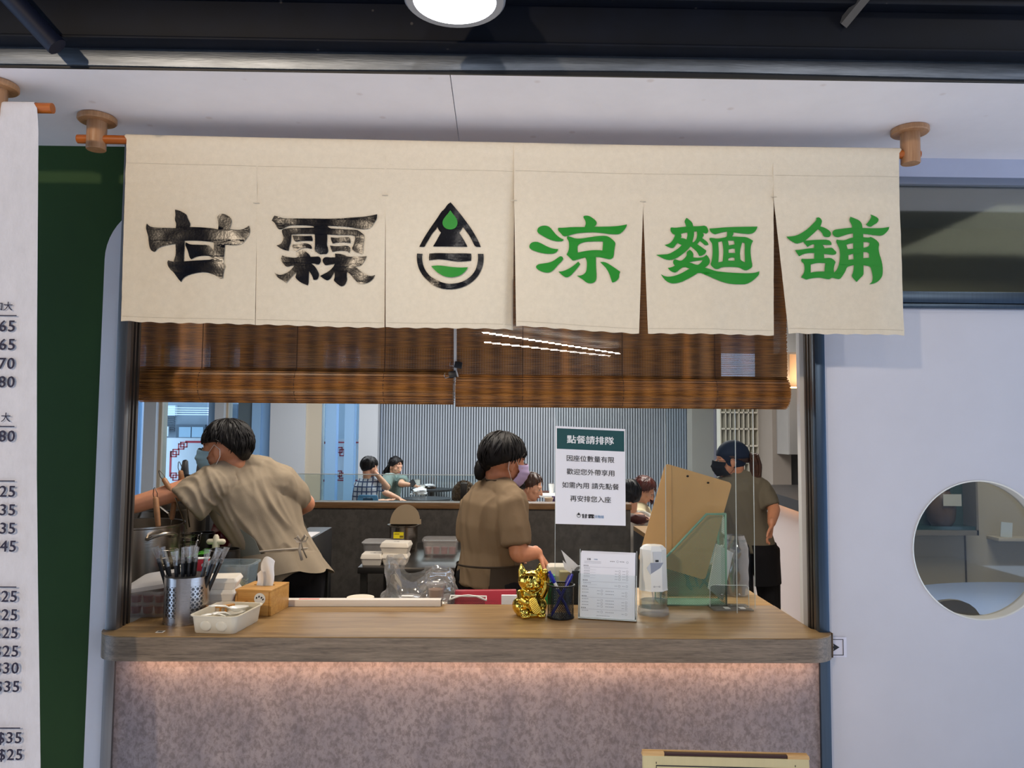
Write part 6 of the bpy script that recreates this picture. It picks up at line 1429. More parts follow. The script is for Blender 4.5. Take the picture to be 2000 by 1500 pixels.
mb = MB(); mb.ell((q.x, 1.25, zb_+.085), (.045, .04, .085), n=14, m=10, fn=lambda d: 1+.22*noise.noise(d*3)); solo('red_bag', mb, clear('red_film', (214, 120, 126), .2, .1, milky=.55, milk=(150, 40, 52)), 'red plastic bag behind the dark pots', 'bag', smooth=15)
q = PY(395, 1094, .80)
e = thing('red_box', 'red and white paper box in front of the dark pot', 'box', (q.x, .80, zb_), .2)
part('box', MB().box((0, 0, .030), (.05, .035, .060)), mat('box_red', (190, 36, 56), .5), e, local=True, bevel=.002)
part('top', MB().box((0, 0, .0615), (.054, .039, .003)), white_plastic, e, local=True)
mb = MB(); a = PY(376, 1085, .84); b = PY(386, 1056, .84); mb.tube([a, b], [.003, .0045], 8); mb2 = mb; 
e = thing('spoon', 'steel spoon handle leaning up from the prep bench', 'spoon', a); part('handle', mb, mat('chrome', (200, 200, 200), .12, 1), e); mb = MB(); mb.tube([a, V((a.x-.004, a.y, zb_+.004))], .003, 6); part('stem', mb, MATS['chrome'], e)
# dark ledge with a paper at the man's right
q = PY(600, 1050, 1.75)
solo('dark_cabinet', MB().b2((q.x-.10, 1.72, 0), (PY(609, 1050, 1.72).x, 2.2, PY(600, 1052, 1.72).z)), mat('cabinet_black', (30, 31, 34), .4), 'dark cabinet edge right of the man', 'cabinet', bevel=.003)
solo('white_paper', MB().box((q.x-.01, 1.85, PY(600, 1052, 1.72).z+.003), (.06, .2, .004)), paper, 'white paper on the dark cabinet', 'paper')
# black prep table with boxes and tubs
zt2 = .86
P0 = PZ(698, 1108, zt2); P1 = PZ(906, 1108, zt2); yb2 = 2.95
pt = thing('prep_table', 'dark steel prep table in front of the half wall', 'table', ((P0.x+P1.x)/2, (P0.y+yb2)/2, 0))
part('top', MB().b2((P0.x, P0.y, zt2-.035), (P1.x, yb2, zt2)), mat('table_steel', (84, 82, 80), .32, .85), pt, bevel=.004)
for x in (P0.x+.03, P1.x-.03):
    for y in (P0.y+.04, yb2-.04): part('leg', MB().b2((x-.018, y-.018, 0), (x+.018, y+.018, zt2-.035)), MATS['table_steel'], pt)
part('shelf', MB().b2((P0.x+.01, P0.y+.02, .45), (P1.x-.01, yb2-.02, .47)), MATS['table_steel'], pt)
def tub(px0, px1, pyb, pyt, label, red=False):
    p = PZ((px0+px1)/2, pyb, zt2); w = (px1-px0)*(p.y+2.27)/1500; h = (pyb-pyt-6)*(p.y+2.27)/1500
    e = thing('storage_tub', label, 'tub', (p.x, p.y+.09, zt2)); d = .18
    mb = MB(); rbox(mb, [(w*.9, d*.9, .02, 0), (w*.96, d*.96, .02, h*.85), (w, d, .022, h*.85), (w, d, .022, h*.9), (w*.94, d*.94, .02, h*.9), (w*.88, d*.88, .018, .006)]); part('tub', mb, cont, e, local=True)
    mb = MB(); rbox(mb, [(w*1.01, d*1.01, .022, h*.88), (w*1.02, d*1.02, .022, h*.96), (w*.94, d*.94, .02, h*.97), (w*.92, d*.92, .02, h)]); part('lid', mb, cont if red else lidm, e, local=True)
    if red:
        for ix in range(4): part('sauce_cup', MB().lathe([(0, .006), (w*.09, .006), (w*.1, .045), (0, .05)], (-w*.33+w*.22*ix, -d*.3, 0), 14), redsauce, e, local=True)
    return e
tub(706, 786, 1086, 1054, 'cloudy lidded tub at the back left of the dark prep table')
tub(824, 894, 1085, 1049, 'clear tub of red sauces at the right of the dark prep table', True)
def fb(px0, px1, pyb, label, dz=0, rz=0, dx=0):
    p = PZ((px0+px1)/2, pyb, zt2); w = (px1-px0)*(p.y+2.27)/1500
    return foodbox((p.x+dx, p.y+.07, zt2+dz), rz, w, .13, .060, label, 'logo')
fb(704, 744, 1105, 'white lettered takeaway box left on the dark prep table')
e = fb(745, 795, 1104, 'white takeaway box under another on the dark prep table')
fb(743, 798, 1104, 'white lettered takeaway box on top at the centre of the dark prep table', .0605, -.06)
# steel soup bucket with half lid up and yellow label
p = PZ(783, 1082, zt2); p.y += .12
r_ = 27*(p.y+2.27)/1500; hb_ = PY(783, 1026, p.y).z-zt2
bk = thing('soup_bucket', 'steel soup bucket with its half lid raised against the half wall', 'bucket', (p.x, p.y, zt2))
part('body', MB().lathe([(0, 0), (r_, 0), (r_, hb_-.006), (r_*1.16, hb_), (r_*1.17, hb_+.006), (r_*.97, hb_+.004), (r_*.95, .01), (0, .01)], n=36), pot_steel, bk, local=True)
poly = [(r_*1.12*math.cos(PI*i/24), r_*1.40*math.sin(PI*i/24)) for i in range(25)]
poly[2:5] = [(r_*1.10, r_*.36), (r_*1.0, r_*.36), (r_*1.0, r_*.52)]
mb = MB(); mb.prism(poly, (.01, .012, hb_+.006), (1, 0, 0), V((0, .12, 1)).normalized(), .006); part('half_lid', mb, mat('lid_tan', (150, 132, 106), .5), bk, local=True)
lb = part('label', MB().box((-.02, -r_-.0015, hb_-.05), (.062, .002, .038)), mat('label_yellow', (224, 206, 20), .5), bk, local=True, label='yellow label')
mb = MB(); mb.box((-.002, -r_-.003, hb_-.058), (.022, .001, .012)); mb.box((-.03, -r_-.003, hb_-.042), (.03, .001, .004)); part('print', mb, mat('label_ink', (120, 100, 20), .6), lb, local=True)
part('pale_label', MB().box((-.015, -r_-.0015, hb_-.115), (.07, .002, .045)), mat('pale_label', (190, 182, 170), .5), bk, local=True)
# terminal on the half wall
q = PY(905, 981, YW+.05)
solo('card_terminal', MB().b2((q.x-.02, YW+.02, zc), (q.x+.025, YW+.06, PY(905, 943, YW+.05).z)), black_plastic, 'slim black terminal standing on the half wall by the curly-haired diner', 'terminal', bevel=.004)

# ------------------------------------------------------------------ dining room furniture and table things
dk = mat('table_charcoal', (48, 52, 58), .35)
def rtable(px, py, zt, rpx, label, m=dk, h=None):
    c = PZ(px, py, zt); r_ = rpx*(c.y+2.27)/1500
    e = thing('cafe_table', label, 'table', (c.x, c.y, 0))
    part('top', MB().lathe([(0, zt-.03), (r_-.006, zt-.03), (r_, zt-.02), (r_, zt), (0, zt)], n=40), m, e, local=True)
    part('stem', MB().cyl((0, 0, .02), (0, 0, zt-.03), .035, n=16), dk, e, local=True)
    part('foot', MB().lathe([(0, 0), (r_*.6, 0), (r_*.6, .012), (0, .03)], n=28), dk, e, local=True)
    return e
rtable(833, 973, .75, 47, 'round charcoal cafe table nearer the half wall')
rtable(843, 954.5, .75, 40, 'round charcoal cafe table by the slatted wall')
rtable(785, 980, .80, 22, 'small white round table at the half wall', white_plastic)
rtable(1082, 965, .75, 40, 'white round cafe table behind the profile diner', white_plastic)
lg = PY(1035, 984, 3.5)
solo('white_bench_table', MB().b2((PY(1036, 980, 3.4).x, 3.42, .955), (PY(1190, 980, 3.4).x, 4.25, .985)).b2((PY(1060, 980, 3.4).x, 3.6, 0), (PY(1065, 980, 3.4).x, 4.1, .955)).b2((PY(1180, 980, 3.4).x, 3.6, 0), (PY(1185, 980, 3.4).x, 4.1, .955)), white_plastic, 'long white dining table behind the half wall', 'table', bevel=.004)
def cup(px, pyb, zt, rpx, hpx, label, straw=False, m=None):
    c = PZ(px, pyb, zt); k_ = (c.y+2.27)/1500; e = thing('drink_cup', label, 'cup', (c.x, c.y, zt)); r_ = rpx*k_; h = hpx*k_
    part('cup', MB().lathe([(0, 0), (r_*.72, 0), (r_, h), (r_*.95, h), (r_*.68, .006), (0, .006)], n=20), m or white_plastic, e, local=True)
    part('lid', MB().lathe([(0, h+.002), (r_*1.05, h), (r_*1.05, h+.01), (0, h+.012)], n=20), cont, e, local=True)
    if straw: part('straw', MB().cyl((.01, 0, h*.3), (.02, 0, h+.06), .004, n=8), black_plastic, e, local=True)
cup(824, 967, .75, 6, 19, 'white paper cup on the nearer charcoal table')
cup(815, 954, .75, 6, 17, 'white lidded drink with a black straw on the farther charcoal table', True)
cup(1077, 963, .75, 6, 18, 'white cup with a straw on the white cafe table', True)
def napkin(px, py, zt, w, label):
    c = PZ(px, py, zt); k_ = w*(c.y+2.27)/1500; mb = MB()
    mb.ell((c.x, c.y, zt+k_*.22), (k_/2, k_*.4, k_*.26), n=16, m=10, fn=lambda d: 1+.45*noise.noise(d*2.6+V((px, 0, 0)))+.2*noise.noise(d*6)); lo = min(p.z for p in mb.v)
    mb.v = [p+V((0, 0, zt-lo)) for p in mb.v]; solo('napkin', mb, paper, label, 'napkin', smooth=15)
napkin(820, 968, .75, 27, 'large crumpled napkin on the nearer charcoal table')
napkin(803, 967, .75, 6, 'tiny crumpled napkin left of the large one')
c = PZ(838, 953.5, .75)
solo('serving_tray', MB().box((c.x, c.y, .76), (.20, .14, .018)), mat('tray_brown', (92, 70, 52), .5), 'brown tray on the farther charcoal table', 'tray', bevel=.004)
c = PZ(838, 951.5, .77); mb = MB(); mb.ell((c.x, c.y, .795), (.09, .05, .026), n=14, m=8, fn=lambda d: 1+.5*noise.noise(d*3)); solo('napkin', mb, paper, 'crumpled napkins on the brown tray', 'napkin', smooth=15)
c = PZ(1063, 962, .75); solo('serving_tray', MB().box((c.x, c.y, .762), (.18, .14, .022)), mat('tray_red_brown', (86, 52, 44), .5), 'red-brown tray on the white cafe table', 'tray', bevel=.004)
c = PZ(1072, 981, .985)
e = thing('paper_bowl', 'pale paper bowl on the long white table', 'bowl', (c.x, c.y, .985)); part('bowl', MB().lathe([(0, 0), (.028, 0), (.042, .04), (.040, .04), (.026, .004), (0, .004)], n=20), MATS['paper_bowl'], e, local=True)
c = PZ(1081, 980, .985); solo('purple_box', MB().box((c.x+.01, c.y, 1.01), (.05, .03, .05)), mat('violet', (84, 62, 120), .5), 'small purple box on the long white table', 'box', bevel=.003)
# blue chair with strap-like back
def stool(x, y, label, z=.45, m=None, group=None):
    e = thing('stool', label, 'stool', (x, y, 0), group=group)
    part('seat', MB().lathe([(0, z-.04), (.16, z-.04), (.17, z-.02), (.16, z), (0, z)], n=24), m or dk, e, local=True)
    for i in range(4): a_ = PI/4+i*PI/2; part('leg', MB().cyl((.17*math.cos(a_), .17*math.sin(a_), 0), (.12*math.cos(a_), .12*math.sin(a_), z-.04), .012, n=8), dk, e, local=True)
    return e
bl = mat('chair_blue', (96, 160, 214), .5)
c = PY(722, 975, 6.75)
ch = thing('blue_chair', 'light blue chair back behind the plaid-shirted diner', 'chair', (c.x, 6.62, 0))
hh = PY(722, 966, 6.75).z
part('seat', MB().box((0, .18, .45), (.38, .36, .03)), bl, ch, local=True, bevel=.01)
for x in (-.17, .17):
    for y in (.02, .34): part('leg', MB().cyl((x, y, 0), (x*.95, y, .44), .013, n=8), dk, ch, local=True)
    part('back_strap', MB().hull4([(x*1.05-.028, 0, .46), (x*1.05+.028, 0, .46), (x*.45+.03, 0, hh), (x*.45-.03, 0, hh)], (0, 1, 0), .014), bl, ch, local=True)
part('back_rail', MB().box((0, .007, hh-.01), (.20, .02, .03)), bl, ch, local=True, bevel=.004)
part('back_panel', MB().hull4([(-.12, .016, .46), (.12, .016, .46), (.06, .016, hh-.03), (-.06, .016, hh-.03)], (0, 1, 0), .008), mat('chair_blue_dark', (62, 104, 140), .6), ch, local=True)
# ------------------------------------------------------------------ people
khaki = mat('khaki_shirt', (150, 136, 116), .85, bump=.12, bs=350, spec=.2, var=.03, vs=30)
khaki2 = mat('taupe_shirt', (124, 106, 84), .85, bump=.12, bs=350, spec=.2)
black_cloth = mat('black_cloth', (20, 20, 24), .85, spec=.2)
apron_green = mat('apron_grey_green', (128, 130, 122), .8, spec=.2, bump=.1, bs=300)
apron_brown = mat('apron_dark_brown', (58, 50, 42), .85, spec=.2)
mask_blue = mat('mask_blue', (150, 188, 208), .7, bump=.08, bs=300)
mask_white = mat('mask_edge', (226, 226, 226), .7)
def head_frame(face, up=(0, 0, 1)):
    f = V(face).normalized(); l = V(up).cross(f).normalized(); u = f.cross(l); return Matrix((f, l, u)).transposed()
def hand(mb, wr, d, palm_n, s=1.0, curl=.5):
    """palm, four unequal bent fingers and a side thumb; d = hand direction, palm_n = palm normal (fingers curl towards it)"""
    d = V(d).normalized(); n = V(palm_n); n = (n-d*n.dot(d)).normalized(); sd = d.cross(n)
    mb.tube([wr-d*.02*s, wr+d*.03*s, wr+d*.088*s], [(.020*s, .024*s), (.015*s, .036*s), (.013*s, .040*s)], 12, side=n)
    for i, (o, L_) in enumerate(((-.030, .066), (-.010, .074), (.010, .070), (.030, .056))):
        p = wr+d*.082*s+sd*o*s; a = curl*.55; pts = [p-d*.02*s, p]; dd = d.copy()
        for q in range(3):
            dd = (Matrix.Rotation(a*(1+.25*q), 3, -sd) @ dd)
            if dd.dot(n) < 0 and curl > 0 and q == 0: dd = (Matrix.Rotation(-2*a, 3, -sd) @ dd)
            pts.append(pts[-1]+dd*L_*s*(.42, .33, .25)[q])
        mb.tube(pts, [.0085*s, .0088*s, .0082*s, .0074*s, .0062*s], 8)
    p = wr+d*.025*s-sd*.030*s; t = (d*.65-sd*.7+n*.35).normalized()
    mb.tube([p, p+t*.03*s, p+t*.052*s+d*.012*s, p+t*.062*s+d*.030*s], [.012*s, .0105*s, .0092*s, .007*s], 8)
def fold_disp(seed, dirv, amp, freq):
    dirv = V(dirv).normalized(); a = dirv.orthogonal().normalized(); b = dirv.cross(a)
    def f(p, n):
        q = V((p.dot(a)*freq, p.dot(b)*freq, p.dot(dirv)*freq*.22))+V((seed*3.1, seed, seed*1.7))
        w = V((noise.noise(q*.5), noise.noise(q*.5+V((7, 1, 3))), 0))*1.2
        v = noise.noise(q+w); v2 = noise.noise(q*2.1+w)
        return amp*((1-abs(v)*2.4)*.7+v2*.35)
    return f
def figure(label, P, shirt, hair, hairm, skinm=None, face=(1, 0, 0), headup=(0, 0, 1), s=1.0, mask=None, pants=None, chest=.165, waist=.145, depth=.105, sleeve=(.62, .075, .07),
           hands=(None, None), vox=.0055, folds=(1, .004, 16), seated=False, hairopt=None, bareL=True, bareR=True, fwd=None):
    skinm = skinm or skin
    g = {k: (PY(*v) if len(v) == 3 else V(v[:3])) for k, v in P.items() if k[:3] not in ('slv', 'leg')}
    hc = g['head']; R = head_frame(face, headup)
    def H(x, y, z): return hc+R @ V((x*s, y*s, z*s))
    hip = g['hip']; foot = V((hip.x, hip.y, 0))
    e = thing('person', label, 'person', foot)
    nb = g['neck']; sl, sr = g['shL'], g['shR']
    across = (sr-sl); across.z *= .5; across = across.normalized()
    # skin: one continuous body
    mb = MB()
    mb.ell(H(-.012, 0, .022), (.096*s, .077*s, .092*s), R, 20, 14); mb.ell(H(.028, 0, -.052), (.064*s, .056*s, .062*s), R); mb.ell(H(.064, 0, -.090), (.024*s, .026*s, .019*s), R)
    mb.ell(H(.050, 0, -.012), (.046*s, .062*s, .060*s), R)
    mb.tube([H(.088, 0, .012), H(.104, 0, -.018), H(.110, 0, -.032)], [.008*s, .011*s, .014*s], 10); mb.ell(H(.098, .011, -.034), .008*s); mb.ell(H(.098, -.011, -.034), .008*s)
    mb.ell(H(.078, 0, .026), (.016*s, .050*s, .010*s), R); mb.ell(H(.088, 0, -.058), (.012*s, .024*s, .007*s), R); mb.ell(H(.087, 0, -.067), (.011*s, .019*s, .007*s), R)
    for q in (-1, 1):
        mb.ell(H(-.006, q*.079, -.014), (.019*s, .008*s, .031*s), R @ Matrix.Rotation(.25*q, 3, 'Z')); mb.ell(H(.0, q*.078, -.038), (.010*s, .007*s, .012*s), R)
        mb.ell(H(.056, q*.045, -.022), (.024*s, .020*s, .020*s), R)
    base = H(-.030, 0, -.055)
    mb.tube([base, base*.45+nb*.55, nb, nb*.8+hip*.2], [.052*s, .049*s, .055*s, (.09*s, .07*s)], 14, side=across)
    mb.tube([sl, nb*.5+sl*.5+V((0, 0, .01)), nb, nb*.5+sr*.5+V((0, 0, .01)), sr], [.04*s, .045*s, .05*s, .045*s, .04*s], 10)
    mb.tube([nb*.9+hip*.1, nb*.6+hip*.4, hip*.8+nb*.2, hip], [(.10*s, .07*s), (.12*s, .08*s), (.11*s, .085*s), (.13*s, .095*s)], 16, side=across)
    for q, (sh, el, wr) in enumerate(((sl, g['elL'], g['wrL']), (sr, g['elR'], g['wrR']))):
        mb.tube([sh, sh*.6+el*.4, el], [.049*s, .045*s, .039*s], 12); mb.tube([el, el*.65+wr*.35, wr], [.039*s, .038*s, .026*s], 12)
        hd = hands[q] or (((wr-el).normalized()), V((0, 0, -1)), .5); hand(mb, wr, hd[0], hd[1], s*.98, hd[2])
    body = remesh_obj('body', mb, min(vox, .0052), skinm, e, 4)
    # face details
    mbw = MB(); mbi = MB(); mbb = MB()
    for q in (-1, 1):
        mbw.ell(H(.079, q*.030, -.002), (.012*s, .013*s, .0085*s), R, 12, 8); mbi.ell(H(.0875, q*.030, -.002), (.0045*s, .006*s, .006*s), R, 10, 6)
        mbb.tube([H(.086, q*.016, .019), H(.084, q*.032, .024), H(.070, q*.048, .019)], [(.0035*s, .002*s), (.004*s, .002*s), (.002*s, .0015*s)], 6)
        mbb.tube([H(.090, q*.018, .004), H(.0915, q*.030, .0085), H(.083, q*.043, .004)], .0017*s, 5)
    part('eyes', mbw, mat('eye_white', (220, 214, 208), .2), e); part('irises', mbi, mat('iris', (30, 18, 12), .1), e); part('eyebrows', mbb, hairm if hairm != hair_auburn else hair_brown, e)
    mbm = MB(); mbm.tube([H(.090, .022, -.064), H(.1005, .010, -.0605), H(.102, 0, -.062), H(.1005, -.010, -.0605), H(.090, -.022, -.064)], [(.002*s, .003*s), (.004*s, .005*s), (.0045*s, .005*s), (.004*s, .005*s), (.002*s, .003*s)], 8); part('mouth', mbm, mat('lips', (178, 92, 84), .45), e)
    # hair
    ho = dict(front=.50, side=-.05, back=-.62, thick=1.0, strands=110, n=.05, comb=0); ho.update(hairopt or {})
    oc = V((-.014, 0, .024)); rad = V((.106, .087, .104))
    def hr(d):
        az = math.atan2(d.y, d.x); c = math.cos(az); thr = ho['side']+(ho['front']-ho['side'])*max(0, c)**1.3+(ho['back']-ho['side'])*max(0, -c)
        t = max(0, min(1, (d.z-thr)/.10+.5)); w = 1+ho['n']*noise.noise(d*4+V((s, len(label), 0)))+ho['n']*.7*noise.noise(V((d.x*9, d.y*9, d.z*3)))
        return (.80+(.22*ho['thick'])*t)*w if t < 1 else (.80+.22*ho['thick'])*w
    mb = MB(); mb.ell(H(*oc), rad*s, R, 56, 36, hr)
    rnd = random.Random(len(label)*7+3)
    for i in range(ho['strands']):
        az = rnd.uniform(-PI, PI); ze = rnd.uniform(.15, .97); c = math.cos(az); thr = ho['side']+(ho['front']-ho['side'])*max(0, c)**1.3+(ho['back']-ho['side'])*max(0, -c)
        pts = []; th0 = math.acos(ze); th1 = min(math.acos(max(-.95, thr))+.06, th0+rnd.uniform(.45, .9)); daz = rnd.uniform(-.25, .25)+ho['comb']*(1 if math.sin(az) > 0 else -1)
        for j in range(5):
            th = th0+(th1-th0)*j/4; a_ = az+daz*j/4; k_ = (.80+.22*ho['thick'])*(1.005+.022*math.sin(PI*j/4)+(.02*j/4 if rnd.random() < .3 else 0))
            pts.append(H(oc.x+rad.x*k_*math.sin(th)*math.cos(a_), oc.y+rad.y*k_*math.sin(th)*math.sin(a_), oc.z+rad.z*k_*math.cos(th)))
        mb.tube(pts, [.002*s, .0038*s, .0038*s, .003*s, .001*s], 5, cap=0)
    for c_, r_ in ho.get('blobs', ()): mb.ell(H(*c_), V(r_)*s, R, 20, 14, lambda d: 1+.10*noise.noise(d*5))
    for path in ho.get('tails', ()):
        r0 = .036
        for i in range(64):
            off = V((rnd.uniform(-1, 1), rnd.uniform(-1, 1), rnd.uniform(-.4, .4)))
            pts = [H(*(V(p)+off*r0*(.35 if j == 0 else (.9 if j < len(path)-1 else 1.1)))) for j, p in enumerate(path)]
            mb.tube(pts, [.004*s]+[.0052*s]*(len(path)-2)+[.0012*s], 6, cap=0)
    for i in range(ho.get('curls', 0)):
        d = V((rnd.gauss(0, 1), rnd.gauss(0, 1), rnd.gauss(.2, 1))).normalized(); p = H(oc.x+rad.x*1.08*d.x, oc.y+rad.y*1.08*d.y, oc.z+rad.z*1.08*d.z); mb.ell(p, rnd.uniform(.006, .013)*s, None, 6, 4)
    part('hair', mb, hairm, e, smooth=50)
    # mask
    if mask is not None:
        mb = MB()
        def mk(u, v):
            a = (u-.5)*2; z = .002-.108*v-.012*abs(a)*(1-2*v); pr = .137-.020*abs(v-.35)*2.2-.085*a*a-.012*max(0, v-.7)*3; y = .068*math.sin(a*1.35)
            return H(pr+.0015*math.sin(v*24), y, z+.006*(1-abs(a))*(1 if v < .1 else 0))
        mb.grid(mk, 20, 16, R @ V((-.0015, 0, 0))); mo = part('mask', mb, mask, e, smooth=60)
        mb = MB()
        for q in (-1, 1):
            mb.tube([mk(.5+.5*q, .06), H(.006, q*.083, .018), H(-.022, q*.086, -.004)], .0013*s, 5); mb.tube([mk(.5+.5*q, .92), H(-.004, q*.080, -.060), H(-.022, q*.086, -.034), H(-.022, q*.086, -.004)], .0013*s, 5)
        part('ear_loops', mb, mask_white if mask != black_cloth else black_cloth, mo)
    # shirt
    mb = MB(); sp = hip-nb
    cs = [(nb-sp*.035, .064, .060), (nb+sp*.02, .074, .066), (nb+sp*.07, chest*.72, depth*.80), (nb+sp*.18, chest*1.0, depth*1.0), (nb+sp*.42, chest*.98, depth*1.08), (nb+sp*.70, waist*1.0, depth*1.02), (nb+sp*.88, waist*1.03, depth*1.06), (hip+sp.normalized()*.03, waist*1.10, depth*1.14)]
    bend = g.get('bend', None)
    if bend is not None: cs = [(c+bend*math.sin(PI*min(1, (c-nb).length/sp.length)), a_, d_) for c, a_, d_ in cs]
    mb.tube([c for c, a_, d_ in cs], [(a_*s, d_*s) for c, a_, d_ in cs], 26, cap=0, side=across)
    mb.tube([sl, sl.lerp(nb, .5)+V((0, 0, .014)), nb+V((0, 0, -.004)), sr.lerp(nb, .5)+V((0, 0, .014)), sr], [.060*s, .060*s, .064*s, .060*s, .060*s], 14)
    for q, (sh, el) in enumerate(((sl, g['elL']), (sr, g['elR']))):
        key = 'slv'+'LR'[q]
        if key in P: pts = [PY(*v[:3]) for v in P[key]]; rr = [v[3] for v in P[key]]
        else: pts = [sh, sh.lerp(el, sleeve[0]*.5), sh.lerp(el, sleeve[0])]; rr = [sleeve[1]*s, (sleeve[1]+sleeve[2])*.5*s, sleeve[2]*s]
        c_in = nb.lerp(sh, .6)-V((0, 0, .035)); mb.tube([c_in]+pts, [rr[0]*1.05]+rr, 16, cap=0)
    remesh_obj('shirt', mb, vox*1.15, shirt, e, 5, fold_disp(folds[0], folds[3] if len(folds) > 3 else (0, 0, 1), folds[1], folds[2]))
    # trousers
    pm = pants or black_cloth; mb = MB()
    f_ = V(fwd).normalized() if fwd is not None else across.cross(V((0, 0, 1)))*-1
    for q in (-1, 1):
        h0 = hip+across*(.085*q*s)-V((0, 0, .02))
        key = 'leg'+('L' if q < 0 else 'R')
        if key in P: kn, an = [PY(*v) if len(v) == 3 else V(v[:3]) for v in P[key]]
        elif seated: kn = V((h0.x, h0.y, h0.z))+f_*.40*s; an = kn+V((0, 0, .06-kn.z))
        else: kn = V((h0.x, h0.y, hip.z*.52)); an = V((h0.x, h0.y, .07))
        mb.tube([hip+across*(.05*q), h0, kn, kn.lerp(an, .4), an], [.09*s, .098*s, .070*s, .064*s, .050*s], 14)
        shoe = MB(); shoe.ell(V((an.x, an.y, .04))+f_*.05, (.05, .05, .04)); shoe.tube([V((an.x, an.y, .042))-f_*.05, V((an.x, an.y, .04))+f_*.08, V((an.x, an.y, .03))+f_*.15], [.042, .045, .03], 12); sh_ = part('shoe', shoe, black_plastic, e)
    mb.ell(hip, (.15*s, .115*s, .10*s)); remesh_obj('trousers', mb, vox*1.4, pm, e, 4, fold_disp(folds[0]+2, (0, 0, 1), .003, 14))
    return e, cs, across, H, g
def shell(cs, across, t0, t1, a0, a1, s=1.0, off=.012, flare=0, sgn=1, spine_from=None):
    """cloth panel wrapped round the torso sections between fractions t0..t1 and angles a0..a1 (0 = front)"""
    cen = [c for c, a, d in cs]
    def ev(t):
        x = max(0, min(.999, t))*(len(cs)-1); i = int(x); f = x-i; A = cs[i]; B = cs[i+1]
        ex = max(0, t-1)
        return A[0].lerp(B[0], f)+(cs[-1][0]-cs[-2][0]).normalized()*0+V((0, 0, -1))*ex, A[1]+(B[1]-A[1])*f, A[2]+(B[2]-A[2])*f
    def fn(u, v):
        t = t0+(t1-t0)*v; c, aw, dp = ev(t); dirn = (cs[-1][0]-cs[0][0]).normalized(); w = dirn.cross(across).normalized()*sgn
        a = a0+(a1-a0)*u; k = 1+flare*max(0, t-.8)
        return c+w*math.cos(a)*(dp+off)*s*k+across*math.sin(a)*(aw+off)*s*k
    return fn
# man reaching over the pot
MY = 1.13
man, cs, ac, H, g = figure('man in a khaki T-shirt and blue mask reaching left over the stock pot',
  dict(head=(440, 876, MY), neck=(470, 913, MY+.06), shL=(418, 938, MY-.06), shR=(548, 934, MY+.08), elL=(300, 974, MY-.12), wrL=(205, 1004, MY-.15), elR=(600, 984, MY+.24), wrR=(545, 1015, MY+.42), hip=(556, 1112, MY+.06),
       slvL=[(415, 946, MY-.06, .080), (388, 966, MY-.08, .086), (364, 986, MY-.10, .088)], slvR=[(552, 946, MY+.08, .080), (575, 965, MY+.14, .074), (583, 972, MY+.17, .066)]),
  khaki, None, hair_black, face=(-1, .16, -.05), headup=(0, 0, 1), mask=mask_blue, chest=.190, waist=.150, depth=.115, folds=(1, .011, 17, (.45, .1, -.9)), vox=.005,
  hairopt=dict(front=.04, side=.10, back=-.80, thick=1.14, strands=260, n=.04), fwd=(0, 1, 0))
def belt(fn0, n=30, r=.0042, name='apron_string', m=apron_green, parent=man):
    mb = MB(); mb.tube([fn0(i/n, 0) for i in range(n+1)], [(r, r*.4)]*(n+1), 8, cap=0); return part(name, mb, m, parent)
mb = MB(); fa = shell(cs, ac, .30, 1.30, -2.5, 1.75, 1, .014, 0, -1); 
w_chk = fa(.5, .2); c_chk = cs[3][0]
if (w_chk-c_chk).y < 0: fa = shell(cs, ac, .30, 1.30, -2.5, 1.75, 1, .014, 0, 1); SG = 1
else: SG = -1
mb.grid(lambda u, v: fa(u if v > .42 else .5+(u-.5)*(.55+.45*max(0, (v-.2)/.22) if v > .2 else .55), v), 30, 30, (0, .002, 0)); part('apron', mb, apron_green, man, smooth=60)
fb_ = shell(cs, ac, .82, .82, -PI, PI, 1, .011, 0, SG); belt(fb_, m=mat('apron_tie', (176, 164, 148), .8))
tie = PY(588, 1058, MY-.06); 
mb = MB()
for pts in (((0, 0, 0), (.02, -.012, .030), (.032, -.014, .022), (.024, -.012, .004), (0, 0, 0)), ((0, 0, 0), (-.014, -.012, .026), (-.024, -.012, .016), (-.014, -.01, .002), (0, 0, 0)), ((0, 0, 0), (.012, -.016, -.03), (.030, -.018, -.065)), ((0, 0, 0), (-.002, -.016, -.035), (.010, -.018, -.075))):
    mb.tube([tie+V(p) for p in pts], [(.006, .0016)]*len(pts), 6)
part('apron_bow', mb, mat('apron_tie', (176, 164, 148), .8), man)
mb = MB(); fs_ = shell(cs, ac, .84, 1.0, PI*.30, PI*1.42, 1, .016, .45, SG)
mb.grid(lambda u, v: fs_(u, v)+V((0, 0, .008*math.sin(u*22)*v))+ (V((.012, -.004, 0))*v*(math.sin(u*31))), 40, 10, (0, .002, 0)); part('shirt_hem', mb, khaki, man, smooth=60)
